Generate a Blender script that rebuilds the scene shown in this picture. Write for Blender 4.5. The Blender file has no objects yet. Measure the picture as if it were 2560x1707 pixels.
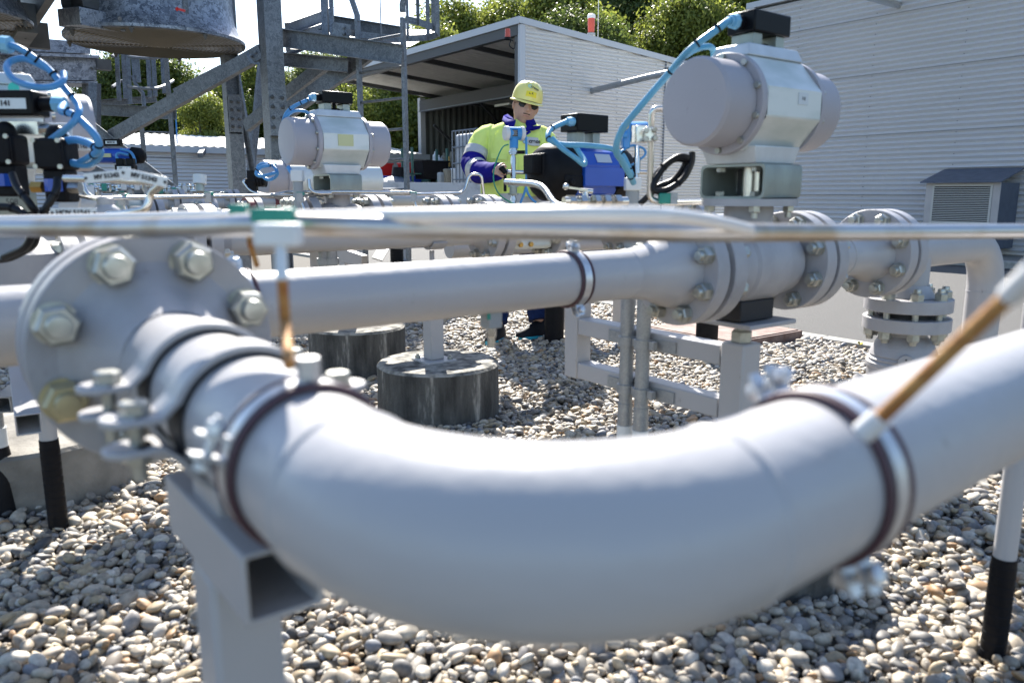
import bpy, bmesh, math, random
import numpy as np
from mathutils import Vector, Matrix, noise
random.seed(7); np.random.seed(7)
PI = math.pi
scn = bpy.context.scene
# ---------------------------------------------------------------- camera, world, sun, exposure
YAW, PITCH, CAMZ = math.radians(36.5), math.radians(10.75), 1.0
FPX = 1950.0
cam = bpy.data.objects.new('camera', bpy.data.cameras.new('camera'))
scn.collection.objects.link(cam); scn.camera = cam
cam.location = (0, 0, CAMZ); cam.rotation_euler = (PI/2-PITCH, 0, -YAW)
cam.data.sensor_width = 36; cam.data.lens = FPX/2560*36
cam.data.clip_start = .02; cam.data.clip_end = 600
cam.data.dof.use_dof = True; cam.data.dof.focus_distance = 6.2; cam.data.dof.aperture_fstop = 4.2
SUN = Vector((.55, 1.0, .98)).normalized()
w = bpy.data.worlds.new('World'); scn.world = w; w.use_nodes = True
nt = w.node_tree; bg = nt.nodes['Background']
sky = nt.nodes.new('ShaderNodeTexSky'); sky.sky_type = 'NISHITA'; sky.sun_disc = False
sky.sun_elevation = math.asin(SUN.z); sky.sun_rotation = math.atan2(SUN.x, SUN.y)
sky.air_density = 1.0; sky.dust_density = .8; sky.ozone_density = 2.2
nt.links.new(sky.outputs[0], bg.inputs[0]); bg.inputs[1].default_value = .094
sl = bpy.data.lights.new('sun', 'SUN'); sl.energy = 5.0; sl.angle = math.radians(.55); sl.color = (1, .95, .87)
so = bpy.data.objects.new('sun', sl); scn.collection.objects.link(so)
so.rotation_euler = SUN.to_track_quat('Z', 'Y').to_euler(); so.location = (0, 0, 20)
scn.view_settings.view_transform = 'Standard'; scn.view_settings.look = 'None'
scn.view_settings.exposure = 1.58; scn.view_settings.gamma = 1
scn.render.engine = 'CYCLES'
cy = scn.cycles
cy.max_bounces = 8; cy.transparent_max_bounces = 12; cy.sample_clamp_indirect = 8
# ---------------------------------------------------------------- camera geometry helpers
_s, _c = math.sin(YAW), math.cos(YAW)
RT = Vector((_c, -_s, 0)); FW = Vector((math.cos(PITCH)*_s, math.cos(PITCH)*_c, -math.sin(PITCH)))
UPV = Vector((math.sin(PITCH)*_s, math.sin(PITCH)*_c, math.cos(PITCH)))
FH = Vector((_s, _c, 0)); CAM = Vector((0, 0, CAMZ)); K = 1/.91875
def ray(x, y):
    return FW + RT*((x*K-1280)/FPX) + UPV*(-(y*K-853.5)/FPX)
def P(x, y, d):                       # point seen at (x, y) of a 2352-wide view, d metres in front
    return CAM + ray(x, y)*d
def PX(x, y, v): r = ray(x, y); return CAM + r*(v/r.x)
def PY(x, y, v): r = ray(x, y); return CAM + r*(v/r.y)
def PZ(x, y, v): r = ray(x, y); return CAM + r*((v-CAMZ)/r.z)
# ---------------------------------------------------------------- materials
def mat(name, col, rough=.5, metal=0, var=0, vscale=6, dark=None, bump=0, bscale=40, spec=.5, coat=0, stretch=None, detail=6, clr2=None, lo=.35, hi=.65, specks=0):
    m = bpy.data.materials.new(name); m.use_nodes = True; n = m.node_tree; b = n.nodes['Principled BSDF']
    b.inputs['Base Color'].default_value = (*col, 1); b.inputs['Roughness'].default_value = rough
    b.inputs['Metallic'].default_value = metal; b.inputs['Specular IOR Level'].default_value = spec
    b.inputs['Coat Weight'].default_value = coat
    tc = n.nodes.new('ShaderNodeTexCoord'); src = tc.outputs['Object']
    if stretch:
        mp = n.nodes.new('ShaderNodeMapping'); mp.inputs['Scale'].default_value = stretch
        n.links.new(src, mp.inputs[0]); src = mp.outputs[0]
    if var or clr2:
        t = n.nodes.new('ShaderNodeTexNoise'); t.inputs['Scale'].default_value = vscale; t.inputs['Detail'].default_value = detail
        n.links.new(src, t.inputs['Vector'])
        r = n.nodes.new('ShaderNodeValToRGB'); r.color_ramp.elements[0].position = lo; r.color_ramp.elements[1].position = hi
        c2 = clr2 or tuple(max(0, c*(1-var)) for c in col)
        r.color_ramp.elements[0].color = (*c2, 1); r.color_ramp.elements[1].color = (*col, 1)
        n.links.new(t.outputs['Fac'], r.inputs[0]); n.links.new(r.outputs[0], b.inputs['Base Color'])
        mr = n.nodes.new('ShaderNodeMapRange'); mr.inputs[3].default_value = min(1, rough+.12); mr.inputs[4].default_value = max(.05, rough-.08)
        n.links.new(t.outputs['Fac'], mr.inputs[0]); n.links.new(mr.outputs[0], b.inputs['Roughness'])
    if specks:
        t3 = n.nodes.new('ShaderNodeTexNoise'); t3.inputs['Scale'].default_value = 26; t3.inputs['Detail'].default_value = 8; t3.inputs['Roughness'].default_value = .7
        mp3 = n.nodes.new('ShaderNodeMapping'); mp3.inputs['Scale'].default_value = (1, 1.6, .7); n.links.new(src, mp3.inputs[0]); n.links.new(mp3.outputs[0], t3.inputs['Vector'])
        r3 = n.nodes.new('ShaderNodeValToRGB'); r3.color_ramp.elements[0].position = .645; r3.color_ramp.elements[0].color = (0, 0, 0, 1); r3.color_ramp.elements[1].position = .72; r3.color_ramp.elements[1].color = (.55, .55, .55, 1)
        n.links.new(t3.outputs['Fac'], r3.inputs[0]); m3 = n.nodes.new('ShaderNodeMixRGB'); n.links.new(r3.outputs[0], m3.inputs[0])
        lk = b.inputs['Base Color'].links
        if lk: n.links.new(lk[0].from_socket, m3.inputs[1])
        else: m3.inputs[1].default_value = (*col, 1)
        m3.inputs[2].default_value = (.17, .155, .14, 1); n.links.new(m3.outputs[0], b.inputs['Base Color'])
    if bump:
        t2 = n.nodes.new('ShaderNodeTexNoise'); t2.inputs['Scale'].default_value = bscale; t2.inputs['Detail'].default_value = 5
        n.links.new(src, t2.inputs['Vector'])
        bp = n.nodes.new('ShaderNodeBump'); bp.inputs['Strength'].default_value = bump; bp.inputs['Distance'].default_value = .01
        n.links.new(t2.outputs['Fac'], bp.inputs['Height']); n.links.new(bp.outputs[0], b.inputs['Normal'])
    return m
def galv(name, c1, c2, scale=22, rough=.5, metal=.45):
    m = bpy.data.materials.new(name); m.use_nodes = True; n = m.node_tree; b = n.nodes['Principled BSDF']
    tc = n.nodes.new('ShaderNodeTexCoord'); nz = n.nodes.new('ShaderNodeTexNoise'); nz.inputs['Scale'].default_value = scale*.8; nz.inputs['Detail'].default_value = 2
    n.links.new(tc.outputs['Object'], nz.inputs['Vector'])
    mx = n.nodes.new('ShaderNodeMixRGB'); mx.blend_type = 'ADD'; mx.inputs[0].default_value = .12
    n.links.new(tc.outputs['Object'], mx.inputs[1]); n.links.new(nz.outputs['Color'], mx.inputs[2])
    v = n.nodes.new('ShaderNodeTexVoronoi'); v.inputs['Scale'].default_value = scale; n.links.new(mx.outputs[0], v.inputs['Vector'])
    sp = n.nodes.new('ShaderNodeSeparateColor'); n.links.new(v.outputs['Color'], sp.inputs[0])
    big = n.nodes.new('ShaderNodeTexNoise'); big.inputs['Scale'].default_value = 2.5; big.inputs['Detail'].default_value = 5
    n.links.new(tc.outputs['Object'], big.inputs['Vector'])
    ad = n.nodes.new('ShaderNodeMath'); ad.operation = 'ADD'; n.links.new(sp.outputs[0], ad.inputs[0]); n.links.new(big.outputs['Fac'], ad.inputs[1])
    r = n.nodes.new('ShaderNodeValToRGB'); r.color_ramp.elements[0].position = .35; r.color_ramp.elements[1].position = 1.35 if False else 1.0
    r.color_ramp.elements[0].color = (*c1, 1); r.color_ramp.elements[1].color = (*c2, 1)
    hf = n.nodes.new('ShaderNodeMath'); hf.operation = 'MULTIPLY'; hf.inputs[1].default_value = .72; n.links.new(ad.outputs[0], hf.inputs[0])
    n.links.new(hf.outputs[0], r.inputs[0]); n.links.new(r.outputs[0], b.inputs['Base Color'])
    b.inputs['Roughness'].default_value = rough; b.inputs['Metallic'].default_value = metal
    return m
M = {}
M['paint'] = mat('grey_pipe_paint', (.40, .392, .397), .34, 0, .07, 3, specks=1, bump=.10, bscale=45, spec=.5, lo=.3, hi=.6)
M['paint2'] = mat('grey_flange_paint', (.36, .352, .362), .42, 0, .16, 9, specks=1, bump=.12, bscale=90, lo=.3, hi=.55)
M['cappaint'] = mat('grey_actuator_paint', (.345, .33, .355), .5, 0, .06, 4, specks=1, bump=.06, bscale=150)
M['alu'] = mat('anodised_aluminium', (.60, .625, .61), .42, .25, .18, 5, stretch=(1, 1, 3), bump=.05, bscale=30, clr2=(.44, .49, .46), lo=.3, hi=.52)
M['alutop'] = mat('aluminium_facet', (.60, .64, .67), .40, .3, .2, 12, bump=.04)
M['alucast'] = mat('weathered_aluminium', (.38, .42, .38), .4, .35, .35, 9, stretch=(1, 1, .4), bump=.08)
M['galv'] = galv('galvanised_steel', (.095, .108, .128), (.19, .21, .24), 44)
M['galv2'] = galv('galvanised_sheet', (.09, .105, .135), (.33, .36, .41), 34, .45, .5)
M['galvpipe'] = galv('galvanised_conduit', (.27, .28, .29), (.35, .36, .365), 70, .45, .4)
M['grille'] = mat('fan_grille_wire', (.17, .158, .13), .5, .3)
M['darksteel'] = mat('dark_steel', (.10, .105, .11), .6, .2, .3, 5)  # plain dark steel for bolts, motor, sheet joints and small parts
M['zinc'] = mat('zinc_bolt', (.48, .48, .44), .32, .7, .35, 60, clr2=(.36, .36, .32))
M['zincyellow'] = mat('yellow_zinc_bolt', (.52, .45, .27), .36, .6, .2, 50)
M['tubesunlit'] = mat('sunlit_tube_tone', (.70, .67, .63), .34, .2, .05, 20)  # pale warm colour stands in for sunlight on the upper steel tube
M['stain'] = mat('stainless_steel', (.62, .61, .58), .22, 1, .08, 30)
M['stainrust'] = mat('tarnished_stainless_tube', (.46, .45, .44), .32, .9, .1, 9, clr2=(.36, .30, .23), lo=.38, hi=.5)
M['chrome'] = mat('bright_zinc', (.62, .63, .65), .36, .75, .2, 60)
M['rust'] = mat('rusty_rod', (.42, .24, .08), .7, .2, .4, 60, bump=.3, bscale=200, clr2=(.30, .12, .03))
M['rubber'] = mat('dark_rubber', (.075, .035, .045), .5, 0, .2, 20)
M['blackrub'] = mat('black_gasket', (.015, .015, .018), .6)
M['black'] = mat('black_enamel', (.004, .004, .005), .35, 0, 0, 8, spec=.15)
M['blackpl'] = mat('black_plastic', (.007, .007, .009), .5, 0, .2, 30, bump=.1, bscale=200, spec=.15)
M['sleeve'] = mat('black_wrap_tape', (.008, .008, .010), .5, 0, .2, 30, bump=.2, spec=.15)
M['bluecable'] = mat('light_blue_cable', (.06, .25, .52), .4, 0, .1, 20)
M['bluecable2'] = mat('pale_blue_conduit', (.10, .33, .50), .38, 0, .12, 14)
M['gland'] = mat('pale_blue_gland', (.18, .42, .60), .4)
M['blackcable'] = mat('black_cable', (.008, .009, .012), .4, spec=.25)
M['bluebody'] = mat('blue_actuator_paint', (.006, .07, .42), .32, 0, .12, 5, coat=.2)
M['transblue'] = mat('transmitter_blue', (.04, .24, .55), .32, 0, .05, 8)
M['white'] = mat('white_cap', (.62, .62, .62), .4, 0, .06, 9)
M['whitepl'] = mat('white_plastic', (.66, .68, .68), .4, 0, .08, 12)
M['plate'] = mat('engraved_plate', (.52, .55, .58), .35, .3)
M['letter'] = mat('black_lettering', (.02, .02, .025), .5)
M['greypl'] = mat('grey_plastic_pipe', (.28, .30, .31), .45)
M['green'] = mat('green_clip', (.01, .24, .18), .4, 0, .2, 20)
M['greenwire'] = mat('green_wire', (.01, .22, .12), .4)
M['yellowwire'] = mat('yellow_wire', (.6, .5, .08), .4)
M['brass'] = mat('brass', (.55, .33, .1), .35, .9)
M['redfl'] = mat('dark_red_paint', (.17, .025, .03), .45, 0, .2, 12)
M['red'] = mat('red_plastic', (.62, .02, .015), .35)
M['bluepl'] = mat('blue_plastic', (.01, .05, .45), .35)
M['sticker'] = mat('green_sticker', (.03, .55, .45), .4)
M['stickerg'] = mat('yellow_sticker', (.52, .52, .28), .5)
M['concrete'] = mat('concrete', (.27, .255, .225), .85, 0, .35, 6, bump=.5, bscale=60, clr2=(.13, .12, .105))
M['asphalt'] = mat('asphalt', (.125, .122, .117), .9, 0, .0, 300, bump=.6, bscale=420, clr2=(.05, .05, .05), lo=.35, hi=.6)
M['kerb'] = mat('kerb_stone', (.34, .33, .30), .8, 0, .25, 25, bump=.3, bscale=90)
M['whitewall'] = mat('whitewashed_concrete', (.52, .53, .55), .8, 0, 0, 4, bump=.3, bscale=30, clr2=(.36, .37, .38), lo=.32, hi=.46)
M['earth'] = mat('dark_earth', (.10, .09, .075), .95, 0, .4, 120, bump=.5)
M['field'] = mat('ground_soil', (.10, .11, .07), .95, 0, .4, 2)
M['corr'] = mat('silver_corrugated_sheet', (.62, .612, .615), .40, .3, .04, 1.2, stretch=(.4, .4, 3))
M['corr2'] = mat('white_corrugated_sheet', (.68, .672, .665), .42, .3, .04, 1.2, stretch=(.4, .4, 3))
M['roofw'] = mat('white_roof_sheet', (.60, .60, .58), .5, 0, .05, 2)
M['fascia'] = mat('fascia_grey', (.45, .47, .50), .5, .1)
M['deck'] = mat('roof_deck_underside', (.62, .60, .55), .6, .1, .1, 3)
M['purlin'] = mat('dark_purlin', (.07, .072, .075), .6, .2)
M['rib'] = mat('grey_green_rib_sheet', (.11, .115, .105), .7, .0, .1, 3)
M['hood'] = mat('dark_blue_grey_hood', (.09, .11, .15), .5, .2, .1, 8)
M['beige'] = mat('beige_louvre_frame', (.42, .40, .40), .5, .1, .08, 8)
M['slat'] = mat('louvre_slat', (.45, .45, .43), .5, .2)
M['cover'] = mat('rusty_steel_cover', (.20, .14, .12), .7, .2, .3, 12, bump=.3, bscale=120, clr2=(.13, .075, .06))
M['skin'] = mat('skin', (.50, .29, .21), .5, 0, .08, 60)
M['hivis'] = mat('fluorescent_yellow_cloth', (.74, .84, .22), .8, 0, .05, 14, bump=.9, bscale=11, spec=.1)
M['navy'] = mat('royal_blue_cloth', (.014, .012, .20), .8, 0, .2, 18, bump=.2, bscale=30, spec=.08)
M['reflect'] = mat('reflective_tape', (.50, .49, .47), .45, .15, .06, 12)
M['helmet'] = mat('pale_yellow_helmet', (.88, .76, .22), .3, 0, .03, 8, coat=.3)
M['helmetbadge'] = mat('bright_yellow_sticker', (.85, .68, .02), .4)
M['lens'] = mat('dark_lens', (.008, .005, .005), .25, spec=.3)
M['hair'] = mat('short_brown_hair', (.06, .035, .02), .8)
M['lips'] = mat('lips', (.36, .14, .12), .5)
M['denim'] = mat('blue_work_trousers', (.015, .03, .10), .8, 0, .3, 40, spec=.1)
M['shoe'] = mat('black_shoe', (.01, .011, .015), .6, 0, .2, 30, spec=.2)
M['sole'] = mat('turquoise_sole', (.02, .38, .50), .5)
M['shirt'] = mat('pale_blue_shirt', (.35, .45, .6), .7)
M['bark'] = mat('bark', (.10, .085, .06), .9, 0, .3, 10, bump=.6)
M['logo'] = mat('light_blue_logo', (.22, .55, .72), .4)
M['tan'] = mat('weathered_wood', (.28, .25, .19), .9, 0, .4, 14, stretch=(4, 4, .6), bump=.5)
M['tank'] = mat('blue_grey_tank', (.10, .13, .17), .5, 0, .15, 6)
M['redlamp'] = mat('red_lamp_glass', (.50, .07, .04), .3, 0, .05, 6)
M['ibc'] = mat('white_ibc_bottle', (.42, .46, .52), .5)
M['greensteel'] = mat('green_shelf_steel', (.03, .10, .08), .5)
M['fluor'] = mat('fluorescent_fitting', (.55, .52, .42), .5)
M['olive'] = mat('yellow_leaf', (.5, .4, .03), .8)
def stained_concrete():
    m = M['pier'] = mat('stained_concrete', (.15, .14, .13), .9, 0, 0, 5, bump=.6, bscale=60, stretch=(1, 1, 1))
    n = m.node_tree; b = n.nodes['Principled BSDF']
    geo = n.nodes.new('ShaderNodeTexCoord')
    mp = n.nodes.new('ShaderNodeMapping'); mp.inputs['Scale'].default_value = (14, 14, 2.5)
    n.links.new(geo.outputs['Object'], mp.inputs[0])
    t = n.nodes.new('ShaderNodeTexNoise'); t.inputs['Scale'].default_value = 1; t.inputs['Detail'].default_value = 8; t.inputs['Roughness'].default_value = .65
    n.links.new(mp.outputs[0], t.inputs['Vector'])
    r = n.nodes.new('ShaderNodeValToRGB'); e = r.color_ramp.elements
    e[0].position = .38; e[0].color = (.035, .034, .032, 1); e[1].position = .72; e[1].color = (.42, .40, .36, 1)
    k = r.color_ramp.elements.new(.58); k.color = (.10, .098, .09, 1)
    n.links.new(t.outputs['Fac'], r.inputs[0])
    t2 = n.nodes.new('ShaderNodeTexNoise'); t2.inputs['Scale'].default_value = 22; t2.inputs['Detail'].default_value = 9
    n.links.new(geo.outputs['Object'], t2.inputs['Vector'])
    r2 = n.nodes.new('ShaderNodeValToRGB'); e = r2.color_ramp.elements
    e[0].position = .36; e[0].color = (.05, .05, .046, 1); e[1].position = .60; e[1].color = (.32, .30, .26, 1)
    n.links.new(t2.outputs['Fac'], r2.inputs[0])
    g = n.nodes.new('ShaderNodeNewGeometry'); sx = n.nodes.new('ShaderNodeSeparateXYZ'); n.links.new(g.outputs['True Normal'], sx.inputs[0])
    gt = n.nodes.new('ShaderNodeMath'); gt.operation = 'GREATER_THAN'; gt.inputs[1].default_value = .6; n.links.new(sx.outputs[2], gt.inputs[0])
    mx = n.nodes.new('ShaderNodeMixRGB'); n.links.new(gt.outputs[0], mx.inputs[0]); n.links.new(r.outputs[0], mx.inputs[1]); n.links.new(r2.outputs[0], mx.inputs[2])
    n.links.new(mx.outputs[0], b.inputs['Base Color'])
stained_concrete()
def stone_mat():
    m = bpy.data.materials.new('pebble_stone'); m.use_nodes = True; n = m.node_tree; b = n.nodes['Principled BSDF']
    oi = n.nodes.new('ShaderNodeObjectInfo'); r = n.nodes.new('ShaderNodeValToRGB'); r.color_ramp.interpolation = 'CONSTANT'
    cols = [(.0, (.37, .31, .235)), (.15, (.48, .42, .33)), (.31, (.26, .235, .20)), (.42, (.56, .51, .43)), (.55, (.15, .14, .13)), (.60, (.41, .32, .20)),
            (.69, (.28, .26, .245)), (.78, (.44, .36, .26)), (.86, (.19, .155, .12)), (.90, (.38, .23, .115)), (.935, (.075, .073, .072)), (.955, (.20, .205, .22))]
    el = r.color_ramp.elements
    while len(el) < len(cols): el.new(.5)
    for e, (p, c) in zip(el, cols): e.position = p; e.color = (*c, 1)
    n.links.new(oi.outputs['Random'], r.inputs[0])
    tc = n.nodes.new('ShaderNodeTexCoord'); t = n.nodes.new('ShaderNodeTexNoise'); t.inputs['Scale'].default_value = 3.5; t.inputs['Detail'].default_value = 6
    t.noise_dimensions = '4D'; ml = n.nodes.new('ShaderNodeMath'); ml.operation = 'MULTIPLY'; ml.inputs[1].default_value = 91
    n.links.new(oi.outputs['Random'], ml.inputs[0]); n.links.new(ml.outputs[0], t.inputs['W']); n.links.new(tc.outputs['Object'], t.inputs['Vector'])
    mr = n.nodes.new('ShaderNodeMapRange'); mr.inputs[1].default_value = .3; mr.inputs[2].default_value = .7; mr.inputs[3].default_value = .56; mr.inputs[4].default_value = 1.06
    n.links.new(t.outputs['Fac'], mr.inputs[0])
    mx = n.nodes.new('ShaderNodeVectorMath'); mx.operation = 'SCALE'; n.links.new(r.outputs[0], mx.inputs[0]); n.links.new(mr.outputs[0], mx.inputs['Scale'])
    n.links.new(mx.outputs[0], b.inputs['Base Color']); b.inputs['Roughness'].default_value = .6
    return m
M['stone'] = stone_mat()
def leaf_mat(name, c1, c2):
    m = bpy.data.materials.new(name); m.use_nodes = True; n = m.node_tree; b = n.nodes['Principled BSDF']
    g = n.nodes.new('ShaderNodeNewGeometry'); r = n.nodes.new('ShaderNodeValToRGB')
    r.color_ramp.elements[0].color = (*c1, 1); r.color_ramp.elements[1].color = (*c2, 1)
    n.links.new(g.outputs['Random Per Island'], r.inputs[0]); n.links.new(r.outputs[0], b.inputs['Base Color'])
    b.inputs['Roughness'].default_value = .45
    tr = n.nodes.new('ShaderNodeBsdfTranslucent'); n.links.new(r.outputs[0], tr.inputs[0])
    mx = n.nodes.new('ShaderNodeMixShader'); mx.inputs[0].default_value = .55
    out = n.nodes['Material Output']; n.links.new(b.outputs[0], mx.inputs[1]); n.links.new(tr.outputs[0], mx.inputs[2]); n.links.new(mx.outputs[0], out.inputs[0])
    return m
M['leaf'] = leaf_mat('leaf_mid_green', (.11, .15, .028), (.31, .34, .065))
M['leaf2'] = leaf_mat('leaf_dark_green', (.07, .11, .026), (.19, .23, .05))
M['leaf3'] = leaf_mat('leaf_grey_green', (.12, .16, .06), (.30, .34, .13))
# ---------------------------------------------------------------- object helpers
COL = scn.collection; ORG = {}
def thing(name, label, cat, loc=(0, 0, 0), group=None):
    o = bpy.data.objects.new(name, None); COL.objects.link(o); o.location = loc; o.empty_display_size = .1
    o['label'] = label; o['category'] = cat
    if group: o['group'] = group
    ORG[o.name] = Vector(loc); return o
def tag(o, label, cat, group=None):
    o['label'] = label; o['category'] = cat
    if group: o['group'] = group
    return o
def basis(ax):
    a = Vector(ax).normalized(); h = Vector((0, 0, 1)) if abs(a.z) < .9 else Vector((1, 0, 0))
    u = h.cross(a).normalized(); v = a.cross(u).normalized(); return a, u, v
class MB:
    def __init__(s): s.v = []; s.f = []; s.mi = []; s.cur = 0
    def add(s, vs, fs):
        o = len(s.v); s.v += [tuple(x) for x in vs]; s.f += [tuple(i+o for i in f) for f in fs]; s.mi += [s.cur]*len(fs); return s
    def loft(s, rings, closed=True, caps=True, loop=False):
        n = len(rings[0]); vs = [p for r in rings for p in r]; fs = []
        m = len(rings)
        for i in range(m if loop else m-1):
            j2 = (i+1) % m
            for j in range(n if closed else n-1):
                k = (j+1) % n; fs.append((i*n+j, i*n+k, j2*n+k, j2*n+j))
        if caps and not loop:
            fs.append(tuple(range(n-1, -1, -1))); fs.append(tuple((m-1)*n+j for j in range(n)))
        return s.add(vs, fs)
    def cyl(s, p0, p1, r0, r1=None, seg=24, caps=True):
        p0, p1 = Vector(p0), Vector(p1); r1 = r0 if r1 is None else r1; a, u, v = basis(p1-p0)
        return s.loft([[p+(u*math.cos(2*PI*j/seg)+v*math.sin(2*PI*j/seg))*r for j in range(seg)] for p, r in ((p0, r0), (p1, r1))], caps=caps)
    def lathe(s, c, ax, prof, seg=32, ph=0, caps=True):
        c = Vector(c); a, u, v = basis(ax)
        return s.loft([[c+a*t+(u*math.cos(2*PI*j/seg+ph)+v*math.sin(2*PI*j/seg+ph))*r for j in range(seg)] for t, r in prof], caps=caps)
    def ring(s, c, ax, ri, ro, t, seg=40):      # washer, centred
        c = Vector(c); a, u, v = basis(ax)
        return s.loft([[c+a*tt+(u*math.cos(2*PI*j/seg)+v*math.sin(2*PI*j/seg))*r for j in range(seg)] for tt, r in ((-t/2, ri), (-t/2, ro), (t/2, ro), (t/2, ri))], loop=True)
    def box(s, c, sz, R=None):
        c = Vector(c); R = R or Matrix.Identity(3)
        vs = [c + R @ Vector((sx*sz[0]/2, sy*sz[1]/2, sz[2]*q/2)) for sx, sy, q in ((-1, -1, -1), (1, -1, -1), (1, 1, -1), (-1, 1, -1), (-1, -1, 1), (1, -1, 1), (1, 1, 1), (-1, 1, 1))]
        return s.add(vs, [(3, 2, 1, 0), (4, 5, 6, 7), (0, 1, 5, 4), (1, 2, 6, 5), (2, 3, 7, 6), (3, 0, 4, 7)])
    def bx(s, x0, x1, y0, y1, z0, z1): return s.box(((x0+x1)/2, (y0+y1)/2, (z0+z1)/2), (abs(x1-x0), abs(y1-y0), abs(z1-z0)))
    def beam(s, p0, p1, w, h, up=(0, 0, 1)):    # solid bar
        p0, p1 = Vector(p0), Vector(p1); a = (p1-p0).normalized(); u = Vector(up); sd = a.cross(u).normalized(); u = sd.cross(a).normalized()
        return s.loft([[p+sd*(w/2*i)+u*(h/2*j) for i, j in ((-1, -1), (1, -1), (1, 1), (-1, 1))] for p in (p0, p1)])
    def prof(s, p0, p1, poly, up=(0, 0, 1)):    # section polygon (side, up) swept straight
        p0, p1 = Vector(p0), Vector(p1); a = (p1-p0).normalized(); u = Vector(up); sd = a.cross(u).normalized(); u = sd.cross(a).normalized()
        return s.loft([[p+sd*i+u*j for i, j in poly] for p in (p0, p1)])
    def hollow(s, p0, p1, w, h, t, up=(0, 0, 1)):   # square tube with open ends
        p0, p1 = Vector(p0), Vector(p1); a = (p1-p0).normalized(); u = Vector(up); sd = a.cross(u).normalized(); u = sd.cross(a).normalized()
        def q(p, w, h): return [p+sd*(w/2*i)+u*(h/2*j) for i, j in ((-1, -1), (1, -1), (1, 1), (-1, 1))]
        return s.loft([q(p0, w-2*t, h-2*t), q(p0, w, h), q(p1, w, h), q(p1, w-2*t, h-2*t)], loop=True)
    def tube(s, pts, r, seg=12, caps=True):
        pts = [Vector(p) for p in pts]; n = len(pts); rr = r if isinstance(r, (list, tuple)) else [r]*n
        a, u, v = basis(pts[1]-pts[0]); rings = []
        for i, p in enumerate(pts):
            t = (pts[min(i+1, n-1)]-pts[max(i-1, 0)]).normalized()
            u = (u-t*u.dot(t)).normalized(); v = t.cross(u)
            rings.append([p+(u*math.cos(2*PI*j/seg)+v*math.sin(2*PI*j/seg))*rr[i] for j in range(seg)])
        return s.loft(rings, caps=caps)
    def hexp(s, c, ax, af, h, ph=0):
        return s.lathe(c, ax, [(0, af/math.sqrt(3)), (h*.85, af/math.sqrt(3)), (h, af/2*.98)], 6, ph)
    def ell(s, c, r, seg=20, rings=12, R=None):
        c = Vector(c); R = R or Matrix.Identity(3); L = []
        for i in range(rings+1):
            th = -PI/2+PI*i/rings; th = max(min(th, PI/2-.02), -PI/2+.02)
            L.append([c+R @ Vector((r[0]*math.cos(th)*math.cos(2*PI*j/seg), r[1]*math.cos(th)*math.sin(2*PI*j/seg), r[2]*math.sin(th))) for j in range(seg)])
        return s.loft(L)
    def build(s, name, m, parent=None, smooth=38, bev=0, kind=None, subsurf=0, loc=None):
        root = parent
        while root is not None and root.name not in ORG: root = root.parent
        off = ORG[root.name] if root is not None else Vector(loc or (0, 0, 0))
        me = bpy.data.meshes.new(name); me.from_pydata([tuple(Vector(v)-off) for v in s.v], [], s.f)
        for mm in (m if isinstance(m, (list, tuple)) else [m]): me.materials.append(M[mm] if isinstance(mm, str) else mm)
        if max(s.mi, default=0) > 0: me.polygons.foreach_set('material_index', s.mi)
        bm = bmesh.new(); bm.from_mesh(me); bmesh.ops.recalc_face_normals(bm, faces=bm.faces)
        for f in bm.faces: f.smooth = smooth > 0
        lim = math.radians(smooth)
        for e in bm.edges:
            e.smooth = len(e.link_faces) != 2 or e.calc_face_angle(0) < lim
        bm.to_mesh(me); bm.free()
        o = bpy.data.objects.new(name, me); COL.objects.link(o)
        if parent is not None: o.parent = parent
        elif loc: o.location = loc
        if bev:
            b = o.modifiers.new('b', 'BEVEL'); b.width = bev; b.segments = 2; b.limit_method = 'ANGLE'; b.angle_limit = math.radians(40)
        if subsurf:
            b = o.modifiers.new('s', 'SUBSURF'); b.levels = subsurf; b.render_levels = subsurf
        if kind: o['kind'] = kind
        return o
def one(name, m, fn, label, cat, group=None, **kw):   # thing that is a single mesh
    b = MB(); fn(b); o = b.build(name, m, None, **kw); return tag(o, label, cat, group)
def spl(pts, n=8):                    # Catmull-Rom
    p = [Vector(q) for q in pts]; p = [p[0]*2-p[1]]+p+[p[-1]*2-p[-2]]; out = []
    for i in range(1, len(p)-2):
        for j in range(n):
            t = j/n; a, b, c, d = p[i-1:i+3]
            out.append(.5*((2*b)+(c-a)*t+(2*a-5*b+4*c-d)*t*t+(3*b-a-3*c+d)*t**3))
    return out+[p[-2]]
def fil(pts, r, n=6):                 # straight runs with rounded corners
    p = [Vector(q) for q in pts]; out = [p[0]]
    for i in range(1, len(p)-1):
        a, b = (p[i-1]-p[i]), (p[i+1]-p[i]); d = min(r, a.length*.45, b.length*.45); A = p[i]+a.normalized()*d; B = p[i]+b.normalized()*d
        for j in range(n+1):
            t = j/n; out.append(A*(1-t)**2+p[i]*2*t*(1-t)+B*t*t)
    return out+[p[-1]]
FONT = bpy.data.fonts.load('<builtin>') if False else None
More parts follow.
